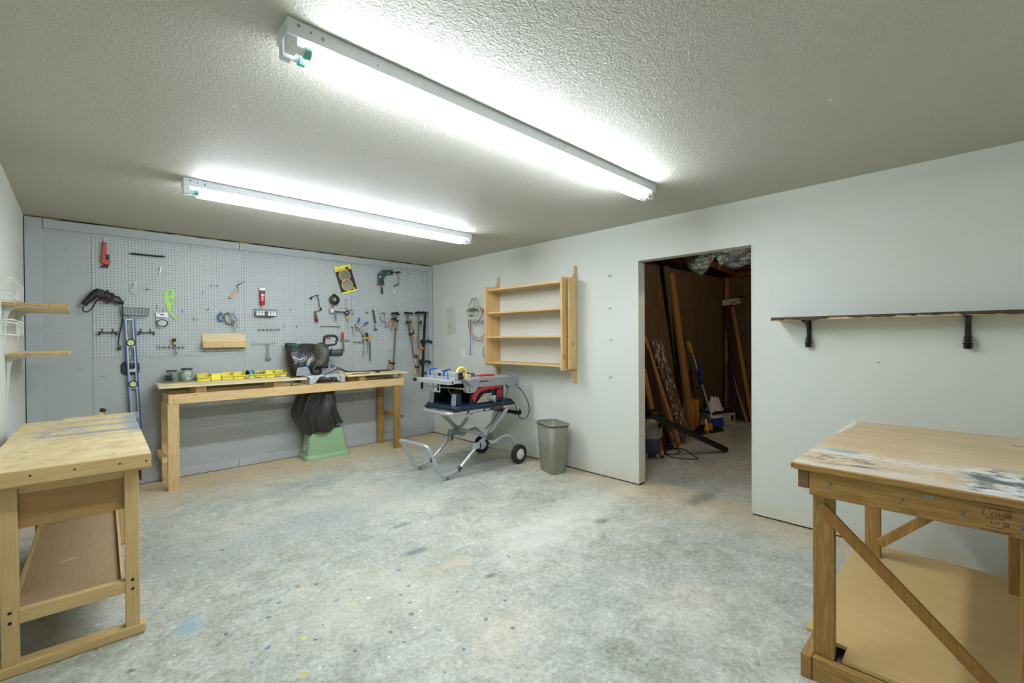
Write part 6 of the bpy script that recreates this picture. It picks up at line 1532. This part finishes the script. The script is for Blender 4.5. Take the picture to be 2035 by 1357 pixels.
fclamp(S3(815,240),S3(850,520),S3(910,245),S3(815,385),(S3(893,400),S3(915,490)),'shorter bar clamp behind the aslant one, amber handle',ORH,.012,y=-.085)
fclamp(S3(990,230),S3(1000,1200),S3(940,240),S3(985,1050),(S3(947,1075),S3(940,1170)),'bar clamp whose pale handle hangs lowest, beside the black pipe clamp',ORHL,.014,y=-.05)
fclamp(S3(985,235),S3(995,900),S3(1080,235),S3(965,895),(S3(945,925),S3(945,1010)),'bar clamp with pale handle just above the lowest one',ORHL,.012,y=-.07)
fclamp(S3(992,235),S3(985,430),S3(1030,240),S3(1020,385),(S3(1040,410),S3(1050,495)),'short bar clamp with amber handle high beside the black pipe clamp',ORH,.012,y=-.09)
def pipeclamp():
    y=-.075; t=thing('bar_clamp','long black clamp bar with two pistol grips in the right corner','bar clamp',P(843,700,y))
    A,B=P(*S3(1092,238),y),P(*S3(1045,1370),y); MB().beam(A,B,.034,.014,(0,-1,0)).build('bar',BLKM,t,bevel=.002)
    for gx,gy in ((1080,680),(1062,985)):
        m=MB(); c=P(*S3(gx,gy),y)
        m.beam(P(*S3(gx-45,gy-35),y),P(*S3(gx-10,gy+10),y),.050,.030,(0,-1,0)); m.beam(P(*S3(gx-22,gy-40),y),P(*S3(gx-20,gy+50),y),.052,.034,(0,-1,0),w2=.02)
        m.tube([P(*S3(gx+15,gy-5),y),P(*S3(gx+55,gy-22),y),P(*S3(gx+95,gy-10),y),P(*S3(gx+108,gy+8),y)],lambda u:.015+.004*u,10); m.build('pistol_grip',BLK,t,bevel=.003)
    MB().beam(P(*S3(1060,225),y),P(*S3(1140,240),y),.030,.022,(0,0,1)).build('head_jaw',BLK,t,bevel=.004)
    MB().beam(P(*S3(1105,245),y-.004),P(*S3(1138,252),y-.004),.026,.024,(0,0,1)).build('orange_pad',ORNG2,t,bevel=.004)
    MB().beam(P(*S3(1000,755),y-.01),P(*S3(1070,775),y-.01),.036,.024,(0,0,1)).build('orange_jaw',ORNG2,t,bevel=.004)
    MB().lathe([(.007,0),(.011,.02),(.010,.07),(.007,.085)],P(*S3(990,785),y),(-.05,0,-1),n=12).build('pale_handle',ORHL,t)
    q=P(857,620,-.03)
    t=thing('hook_rod','thin grey rod with a bent silver top hanging in the far right corner','rod',P(850,660,-.03)); MB().tube([P(*S3(1092,300),-.03),P(*S3(1112,275),-.04),P(*S3(1115,300),-.035),P(*S3(1105,350),-.03)],.005,8).build('bent_top',CHROME,t); MB().cyl(P(*S3(1135,270),-.028),P(*S3(1140,1060),-.028),.0028,n=8).build('rod',STEEL,t)
pipeclamp()
def handle2():
    t=thing('scraper','black-capped pale wooden handle sticking up behind the left workbench','tool handle',at(203,820,'y',-1.30))
    y=-1.345; a,b=at(206.5,811.5,'y',y),at(198,828,'y',y); d=b-a; L=d.length
    MB().lathe([(.012,0),(.017,.004),(.017,L*.40),(.014,L*.42)],a,d.normalized(),n=16).build('cap',BLK,t); MB().lathe([(.0135,L*.42),(.013,L*.7),(.014,L*.95)],a,d.normalized(),n=16).build('handle',PALE[2],t)
    MB().lathe([(.015,L*.95),(.015,L*1.2),(.012,L*1.25),(.010,L*2.2)],a,d.normalized(),n=16).build('socket',BLK,t)
handle2()
# ================================================================== right wall, left of the shelf unit
def rw(px,py,x=-.002): return at(px,py,'x',x)
def bagpaper():
    t=thing('clear_pouch','clear flat pouch with a small lime template inside, pinned near the corner','pouch',rw(897,637,-.006))
    a,b,c,d=rw(887.5,612,-.004),rw(904,609.5,-.004),rw(906.5,663,-.004),rw(889.5,665.5,-.004)
    q=[a,b,c,d]; y0=max(p.y for p in q)
    poly=[(-p.y,p.z) for p in (d,c,b,a)]
    MB().prism([(x,z) for x,z in poly],(-.004,0,0),(0,-1,0),(0,0,1),.0016).build('pouch',BAGPL,t)
    MB().tube([rw(891,645,-.007),rw(892.8,644,-.007),rw(893.5,647,-.007),rw(891.5,650,-.007),rw(891,646,-.007)],.0085,8,flat=(1,0,0)).build('template_head',GRNC,t)
    MB().tube([rw(895.5,641,-.007),rw(896.5,650,-.007),rw(895.5,660,-.007),rw(892.5,663.5,-.007),rw(891,660,-.007)],.006,8).build('template_tail',GRNC,t)
    for px in (890.5,900): MB().ball(rw(px,615,-.007),.004).build('pin',DGREY,t)
bagpaper()
def outlet():
    a,b=rw(917.2,711.5),rw(924.2,696); t=thing('wall_plate','blank white wall plate low on the right wall above the table saw','wall plate',a)
    MB().box(-.006,b.y,a.z-.003,-.0008,a.y,b.z+.003).build('plate',WHITE,t,bevel=.002)
    for k in (.2,.8): MB().cyl((-.0066,(a.y+b.y)/2,a.z+(b.z-a.z)*k),(-.005,(a.y+b.y)/2,a.z+(b.z-a.z)*k),.003,n=10).build('screw',GREYL,t)
outlet()
def hosereel():
    S=lambda x,y_:(900+x/9.05,570+y_/9.05)
    t=thing('hose_hanger','cream plastic arched hose hanger on the wall left of the pine shelf unit','hose hanger',rw(943,620,-.06))
    X=-.006; XF=-.135
    def q(x,y_,X_=XF): return at(*S(x,y_),'x',X_)
    # back plate (triangular top) with slot cut-outs as bars
    c=at(*S(395,300),'x',X)
    m=MB()
    for a,b in (((335,205),(270,360)),((415,205),(490,450)),((335,205),(415,205)),((375,215),(370,330))): m.beam(q(*a,X-.012),q(*b,X-.03),.014,.006,(-1,0,0))
    m.build('back_plate',CREAM,t,bevel=.001)
    # saddle arch from the wall outwards
    R=[]
    for X_,dx in ((X,60),(XF,0)):
        r=[]
        for k in range(13):
            a=math.pi*k/12; r.append(at(*S(365+dx*.9-125*math.cos(a),455-dx*.35-75*math.sin(a)),'x',X_ if X_!=X else -.01))
        R.append(r)
    m=MB(); vs=R[0]+R[1]; m.add(vs,[(i,i+1,14+i,13+i) for i in range(12)],True); o=m.build('saddle',CREAM,t); s_=o.modifiers.new('thick','SOLIDIFY'); s_.thickness=.005
    m=MB(); 
    for a,b in (((240,455),(265,570)),((265,570),(475,565)),((475,565),(492,440)),((240,455),(300,478)),((300,478),(400,490)),((400,490),(350,555)),((400,490),(440,450))): m.beam(q(*a),q(*b),.020,.006,(-1,0,0))
    m.build('front_frame',CREAM,t,bevel=.001)
    m=MB()
    for k in range(4): m.beam(q(290+k*22,505),q(300+k*22,535),.006,.006,(-1,0,0))
    m.build('grille',BLK,t)
    m=MB()
    for k in range(4): m.beam(q(415+k*52,570,-.10),q(360+k*50,640,-.012),.010,.005,(0,0,1))
    m.build('shelf_slats',CREAM,t)
    t=thing('air_hose','coiled red-brown air hose hanging from the cream hanger','hose',rw(945,650,-.05))
    for off in (0,1):
        pts=[q(285,575+0*off,-.08),q(280+8*off,680,-.07),q(310+5*off,790+45*off,-.06),q(390,885+55*off,-.06),q(480,915+52*off,-.06),q(545,880+50*off,-.06),q(600,800+50*off,-.05),q(640,700,-.05),q(640,560,-.06),q(600,440+15*off,-.07),q(540,395+10*off,-.08),q(480,380+12*off,-.09)]
        MB().tube(pts,.0048,8,sub=6).build('hose_loop',HOSE,t)
    t=thing('blue_cord','dark blue cord dangling straight down from the cream hanger','cord',rw(935,670,-.05))
    MB().tube([q(318,585,-.07),q(318,700,-.06),q(312,850,-.06),q(318,1000,-.06),q(310,1190,-.06)],.0045,8).build('cord',TOWEL,t)
    MB().ball(q(311,1210,-.06),.009,(1,1,1.2)).build('knot',BLK,t)
    t=thing('blue_cord','dark blue cord end hanging partly behind the pine shelf side','cord',rw(962,660,-.05))
    MB().tube([q(570,590,-.03),q(568,700,-.03),q(572,860,-.03),q(575,960,-.03)],.004,8).build('cord',TOWEL,t)
    MB().tube([q(590,1060,-.03),q(560,1090,-.03),q(545,1180,-.03),q(560,1270,-.03),q(600,1300,-.03)],.0032,8).build('loop',DGRN,t)
hosereel()
def wallhooks():
    L=['topmost of the four small screw hooks between the shelf unit and the doorway','second from the top of the four small screw hooks near the doorway','third from the top of the four small screw hooks near the doorway','lowest of the four small screw hooks near the doorway']
    for (px,py),lab in zip(((1213,548),(1213.5,612.5),(1215.5,675),(1214,749)),L):
        c=rw(px,py,0); m=MB(); m.cyl((0.002,c.y,c.z),(-.018,c.y,c.z),.0026,n=8); m.tube([(-.018,c.y,c.z),(-.030,c.y-.004,c.z+.004),(-.040,c.y-.006,c.z-.004),(-.036,c.y-.006,c.z-.014),(-.026,c.y-.004,c.z-.014)],.0026,6)
        m.tube([(-.004,c.y-.010,c.z+.012),(-.004,c.y-.012,c.z),(-.004,c.y-.004,c.z-.008)],.0022,6)
        tag(m.build('screw_hook',STEEL),lab,'hook','screw hooks left of the doorway')
    c=rw(1748,721,0); m=MB(); m.cyl((.002,c.y,c.z),(-.028,c.y+.004,c.z+.004),.002,n=8); m.cyl((-.028,c.y+.004,c.z+.004),(-.030,c.y+.004,c.z+.004),.005,n=10); tag(m.build('nail',NAILG),'bent nail sticking out of the wall below the dark shelf','nail')
    c=rw(1530,583,0); tag(MB().cyl((.002,c.y,c.z),(-.006,c.y,c.z),.005,n=8).build('nail',WHITE),'painted-over nail head on the wall just right of the doorway, left of the dark shelf','nail')
wallhooks()
# ================================================================== storage room beyond the doorway
SY=-2.455; SX=4.39
m=MB()
xs=[.115,.30,1.52,2.05,3.27,SX]
for i in range(5): m.box(xs[i]+.002,SY,0.0,xs[i+1]-.002,SY+.02,2.70)
m.box(.115,SY+.021,0,SX,SY+.06,2.70)
struct(m.build('wall_storage_side',DARKP[2]))
m=MB(); 
for a,b in ((SY,-3.67),(-3.674,-4.89),(-4.894,-6.1)): m.box(SX,b,0,SX+.02,a,2.70)
struct(m.build('wall_storage_far',DARKP[2]))
struct(MB().box(.115,FY-.12,0,SX,FY,2.70).build('wall_storage_front',DARKP[2]))
struct(MB().box(.116,SY,0,.128,DL+.02,2.60).build('wall_storage_near',DARKP[2]))
struct(MB().box(.116,FY,0,.128,DR-.02,2.60).build('wall_storage_near',DARKP[2]))
for k,y in enumerate((-2.50,-3.03,-3.42,-4.0,-4.6,-5.2)):
    struct(MB().box(SX-.09,y-.04,.04,SX-.001,y,2.38).build('trim_stud',REDW[2] if k!=0 else OLDW[2],bevel=.002))
struct(MB().box(SX-.09,FY,2.381,SX-.001,SY-.001,2.46).build('trim_top_plate',REDW[1]))
struct(MB().box(SX-.09,FY,.0,SX-.001,SY-.001,.039).build('trim_sill_plate',pm('treated_green','3d4a34',.7)))
struct(MB().box(.115,FY,2.66,SX+.1,SY+.06,2.70).build('ceiling_storage',DARKP[0]))
for k in range(11):
    x=.35+k*.40; struct(MB().box(x,FY,2.47,x+.038,SY,2.658).build('trim_joist',REDW[1],bevel=.002))
m=MB(); m.beam((.3,-3.2,2.40),(4.2,-2.7,2.44),.04,.09); struct(m.build('trim_beam',REDW[0],bevel=.002))
# ---- leaning boards
def lean(top,bot,w,th,mat,label,name='lumber_board',cat='board',grp='boards leaning in the storage room',yw=SY-.03,plane='y'):
    A=at(*top,plane,yw); B=at(*bot,'z',0.0); n=Vector((0,-1,.0)) if plane=='y' else Vector((-1,0,0))
    d=(A-B).normalized(); B=B+Vector((0,0,0))+d*(.5*th)
    o=MB().beam(B,A,w,th,tuple(n)).build(name,mat,bevel=.002); return tag(o,label,cat,grp)
lean((1333,543),(1376,857),.14,.038,OLDW[2],'tallest pale lumber board leaning in the storage room, left of the green-handled broom',yw=SY-.06)
lean((1323,528),(1362,850),.14,.02,wood('grey_green_board','5e5a3e','4b4830','3a3726',2,knots=.3),'dark grey-green board leaning just left of the tallest pale board',yw=SY-.075)
def flecked():
    nt=NT('flecked_board'); P_=nt.map((1,1,.5)); n=nt.noise(P_,26,5,.7); 
    nt.col(nt.mix(nt.val(n,.54,.58,0,.9),'4a3526','b9b6ae')); nt.set(Roughness=.7)
    A=at(1301,673,'y',SY-.26); B=at(1366,879,'z',0); d=(A-B).normalized()
    tag(MB().beam(B+d*.02,A,.235,.022,(0,-1,0)).build('painted_board',nt.m,bevel=.002),'brown board flecked with white paint leaning in the storage room','board','boards leaning in the storage room')
flecked()
lean((1279,668),(1350,889),.06,.038,OLDW[2],'narrow tan board leaning against the white-flecked board',yw=SY-.28)
lean((1278,735),(1314,903),.09,.03,OLDW[2],'short tan board with its foot nearest the doorway, left of the dark red panel',yw=SY-.42)
lean((1280,700),(1326,893),.20,.02,pm('dark_red_panel','32130f',.5),'dark red-brown panel leaning between the tan boards',yw=SY-.36)
lean((1288,730),(1337,893),.05,.02,pm('dark_strip','2b2015',.6),'dark narrow strip leaning right of the dark red panel',yw=SY-.34)
for k,(t_,b_,w_,mt,lb_) in enumerate((((1447,603),(1487,838),.13,wood('brown_carton','4b2a18','3a1f11','2a160c',2,knots=0),'wide dark brown board leaning on the far storage wall'),
    ((1456,610),(1496,840),.055,OLDW[2],'tan board edge beside the wide dark brown one on the far storage wall'),((1450,726),(1485,839),.035,OLDW[2],'thin pale strip leaning low on the far storage wall'),
    ((1446,715),(1460,838),.02,DSTEEL,'leftmost thin grey rod leaning on the far storage wall'),((1449,722),(1468,838),.02,DSTEEL,'middle thin grey rod leaning on the far storage wall'),((1452,730),(1475,838),.02,DSTEEL,'rightmost thin grey rod leaning on the far storage wall'))):
    lean(t_,b_,w_,.02,mt,lb_,yw=SX-.12-.012*k,plane='x')
q=at(1456,602,'x',SX-.16); t=thing('tape_wrap','crumpled clear tape around the top of the leaning boards on the far wall','tape',q)
MB().beam(q+Vector((0,.17,.01)),q-Vector((0,.12,-.03)),.03,.10,(0,0,1)).build('wrap',BAGPL,t,bevel=.01); MB().beam(q+Vector((-.02,.0,-.02)),q-Vector((.02,.13,-.03)),.03,.07,(0,0,1)).build('pink_tape',pm('pink_tape','b89a90',.3),t,bevel=.01)
q=at(1460,592,'x',SX-.02); tag(MB().beam(at(1449,600,'x',SX-.13),at(1478,588,'x',SX-.13),.02,.035,(0,0,1)).build('dark_bracket',BLKM),'dark strip sticking out across the far storage wall above the taped boards','strip')
# ---- brooms, bag, cooler
def broom(top,bot,pm_,label,fer,head=None):
    A=at(*top,'y',SY-.05); B=at(*bot,'z',.10); t=thing('broom',label,'broom',(B.x,B.y,0)); d=(A-B).normalized()
    MB().cyl(B,A,.013,n=10).build('pole',pm_,t); MB().cyl(A-d*.16,A,.016,n=10).build('grip',BLK if head is None else YEL2,t)
    MB().cyl(B-d*.02,B+d*.10,.020,.014,n=12).build('ferrule',fer,t)
    return t,B,d
t,B,d=broom((1357,660),(1405,846),DGRN,'green-handled broom leaning in the storage room',YELF)
MB().prism([(-.10,0),(.10,0),(.06,.12),(-.06,.12)],(B.x-.0,B.y,.012),(1,0,0),(0,0,1),.05).build('broom_head',YEL2,t)
t,B,d=broom((1371,686),(1417,836),ALU,'silver-handled broom with blue bristle head in the storage room',WHITE,1)
MB().prism([(-.13,0),(.15,0),(.10,.125),(-.08,.125)],(B.x,B.y-.03,.03),(1,-.2,0),(0,0,1),.06).build('broom_head',pm('blue_bristles','1b3a8c',.6),t)
MB().prism([(-.09,0),(.11,0),(.09,.03),(-.07,.03)],(B.x,B.y-.028,.157),(1,-.2,0),(0,0,1),.055).build('head_cap',WHITE,t)
q=at(1391,745,'y',SY-.18); t=thing('spray_bottle','blue plastic holder hooked on the silver broom handle','holder',q); MB().lathe([(.03,-.14),(.055,-.13),(.06,.0),(.035,.10),(.02,.16)],q,(-.25,0,1),n=16,sy=.5).build('body',pm('deep_blue','1b3c9c',.35),t)
q=at(1369,690,'y',SY-.12); tag(MB().beam(at(1367,680,'y',SY-.12),at(1373,700,'y',SY-.12),.05,.05).build('yellow_grip',YEL2,bevel=.01),'yellow-orange grip at the top of the brooms in the storage room','grip')
q=at(1394,856,'z',0); t=thing('refuse_sack','yellow-orange plastic sack standing on the black tray in the storage room','sack',(q.x,q.y,0)); r_=random.Random(4)
R=[]
for j in range(12):
    v=j/11; z=.03+.40*v; w_=.15+.05*math.sin(v*3)+.02*v
    R.append([Vector((q.x+.03+.85*w_*math.cos(a)*(1+.12*math.sin(5*a+v*2)),q.y+.17+.08*math.sin(a)*(1+.2*math.sin(7*a+v*3)),z+.02*math.sin(3*a)*v)) for a in [2*math.pi*k/40 for k in range(40)]])
MB().loft(R,cap=True).build('sack',pm('amber_sack','c98a1a',.35,0,.15,8),t)
a,b=at(1386,866,'z',0),at(1438,857,'z',0); t=thing('boot_tray','low black tray on the storage room floor under the yellow sack','tray',(a.x,a.y,0))
u=(b-a); v=Vector((-u.y,u.x,0)).normalized()*.32
q=a; M_=frame(a,u,v)
L=u.length; m=MB(M_); m.box(0,0,0.001,L,.32,.012); m.box(0,0,.001,L,.012,.05); m.box(0,.308,.001,L,.32,.05); m.box(0,0,.001,.012,.32,.05); m.box(L-.012,0,.001,L,.32,.05); m.build('tray',BLK,t,bevel=.004)
a=at(1433,848,'z',0); t=thing('cooler','white cooler with black lid and dark vent in the storage room','cooler',(a.x,a.y,0)); M_=frame((a.x,a.y,0),(1,-.25,0),(.25,1,0))
bd=MB(M_).box(-.12,0,0.0,.36,.30,.20).build('body',pm('cooler_white','a9a49a',.5),t,bevel=.015); MB(M_).box(-.14,-.01,.201,.38,.31,.235).build('lid',BLK,t,bevel=.008); MB(M_).box(.24,-.003,.07,.31,.001,.15).build('vent',BLK,t)
R=[]; c=M_@Vector((.02,.13,.236))
for j in range(10):
    v=j/9; R.append([c+Vector(((.19-.13*v)*math.cos(k_)*(1+.12*math.sin(4*k_+v*5)),(.12-.07*v)*math.sin(k_)*(1+.18*math.sin(6*k_-v*4)),.20*v+.012*math.sin(5*k_))) for k_ in [2*math.pi*k/36 for k in range(36)]])
tg=tag(MB().loft(R).build('plastic_bag',pm('white_bag','c9c6c4',.4)),'crumpled white plastic bag sitting on the cooler in the storage room','plastic bag')
tag(MB().tube([at(1457,829,'z',.02),at(1470,829,'z',.02),at(1495,834,'z',.02)],.018,10).build('garden_hose',pm('dark_green_hose','2c4638',.5)),'dark green pipe lying along the far storage wall','pipe')
# ---- vacuum with black tube and cord
c=at(1289,912,'z',0); c=Vector((c.x+.10,c.y+.06,0)); t=thing('shop_vacuum','grey-white shop vacuum with blue-grey drum and black lid just inside the doorway','vacuum cleaner',c)
MB().lathe([(.10,.045),(.125,.06),(.14,.20),(.145,.23)],c,n=28).build('drum',pm('blue_grey_drum','4b5277',.5),t)
MB().lathe([(.150,.231),(.158,.25),(.150,.33),(.135,.42),(.120,.455)],c,n=28).build('motor_head',pm('grey_white','a09c90',.5),t)  # white toned down to an even grey
MB().lathe([(.125,.456),(.135,.47),(.130,.52),(.10,.545),(.001,.55)],c,n=28).build('lid',BLK,t)
for a in (200,250,300,350): 
    p=c+Vector((.15*math.cos(math.radians(a)),.15*math.sin(math.radians(a)),.045)); MB().ball(p+Vector((0,0,-.010)),.034,(.7,.7,1)).build('caster',pm('grey_caster','8f8b7e',.6),t)  # casters in a toned-down grey
a,b=at(1290,822,'y',c.y-.17),at(1441,893,'z',.035)
MB().cyl(a,b,.032,.034,n=18).cyl(b,b+(b-a).normalized()*.012,.036,n=18).build('vacuum_tube',BLK,t)
MB().tube([c+Vector((.0,-.13,.36)),c+Vector((-.02,-.18,.42)),a],.026,12).build('hose_elbow',BLK,t)
def fl(px,py,z=.005): return at(px,py,'z',z)
tag(MB().tube([fl(1307,905),fl(1318,910),fl(1322,898),fl(1340,892),fl(1352,897),fl(1342,902),fl(1326,902),fl(1322,893),fl(1338,890.5),fl(1360,893),fl(1372,901),fl(1387,911),fl(1380,912),fl(1350,911),fl(1330,906),fl(1321,899),fl(1330,893)],.0055,8,sub=8).build('extension_cord',BLK),'black extension cord looped on the storage room floor','cord')
# ---- foil duct
def duct():
    nt=NT('crumpled_foil'); v=nt.vor(nt.map((1,1,1)),17,out='Color'); s=nt.n('SeparateColor'); nt.l(v,s.inputs[0]); n=nt.noise(nt.map(),13,4,.7)
    nt.col(nt.ramp(n,[(.3,'8d9090'),(.7,'d0d3d2')])); nt.set(Roughness=.28,Metallic=.85); nt.bump(nt.math('ADD',s.outputs[0],n),.9,.03)
    t=thing('foil_duct','crumpled silver foil-wrapped duct sagging inside the top of the doorway','duct',at(1430,510,'x',.55))
    r_=random.Random(8)
    def bl(path,rad,nm):
        P_=catmull([Vector(p) for p in path],8); R=[]
        for i,p in enumerate(P_):
            u=i/(len(P_)-1); rr=rad(u); k=[]
            for j in range(28):
                a=2*math.pi*j/28; f=1+.13*math.sin(3*a+u*9)+.10*math.sin(7*a-u*14)+.05*(r_.random()-.5)
                k.append(p+Vector((rr*.8*math.cos(a)*f,0,rr*math.sin(a)*f))) 
            R.append(k)
        MB().loft(R,smooth=False).build(nm,nt.m,t)
    A=at(1497,497,'x',.62); B=at(1440,508,'x',.62); C_=at(1402,512,'x',.62); D=at(1388,500,'x',.62)
    bl([A+Vector((0,-.15,.04)),A,B+Vector((0,0,.05)),at(1425,500,'x',.60)+Vector((0,0,.06))],lambda u:.115+.02*math.sin(u*3),'wrapped_run')
    E_=at(1385,520,'x',.75)
    bl([at(1360,500,'x',.78)+Vector((0,0,.06)),at(1372,513,'x',.76),at(1388,520,'x',.74),at(1408,508,'x',.72),at(1424,492,'x',.7)],lambda u:.035+.085*math.sin(u*math.pi)**.8,'sagging_end')
    for p_ in (B,at(1388,520,'x',.74)): MB().beam(p_+Vector((0,0,.02)),(p_.x,p_.y,2.475),.02,.002,(1,0,0)).build('hanger_strap',STEEL,t)
    q=at(1430,536,'x',.55); MB().cyl(q,at(1430,517,'x',.55),.0012,n=6).build('loose_strand',WHITE,t)
duct()

def bulb():  # added lamp, unseen, to lift the dark storage room
    t=thing('added_bulb','added warm bulb, out of view under the joists, brightening the storage room','added light',(1.6,-5.0,2.35))
    e=bpy.data.materials.new('added_bulb_glow'); e.use_nodes=True; b=e.node_tree.nodes['Principled BSDF']; b.inputs['Emission Color'].default_value=(1,.80,.56,1); b.inputs['Emission Strength'].default_value=ADDED_BULB
    MB().lathe([(.013,.06),(.028,.03),(.030,0),(.018,-.025),(.001,-.03)],(1.6,-5.0,2.36),n=16).build('glass',e,t)
    MB().cyl((1.6,-5.0,2.42),(1.6,-5.0,2.475),.022,n=14).build('socket',WHITE,t)
bulb()
for o in bpy.data.objects:
    if '_o' in o: del o['_o']
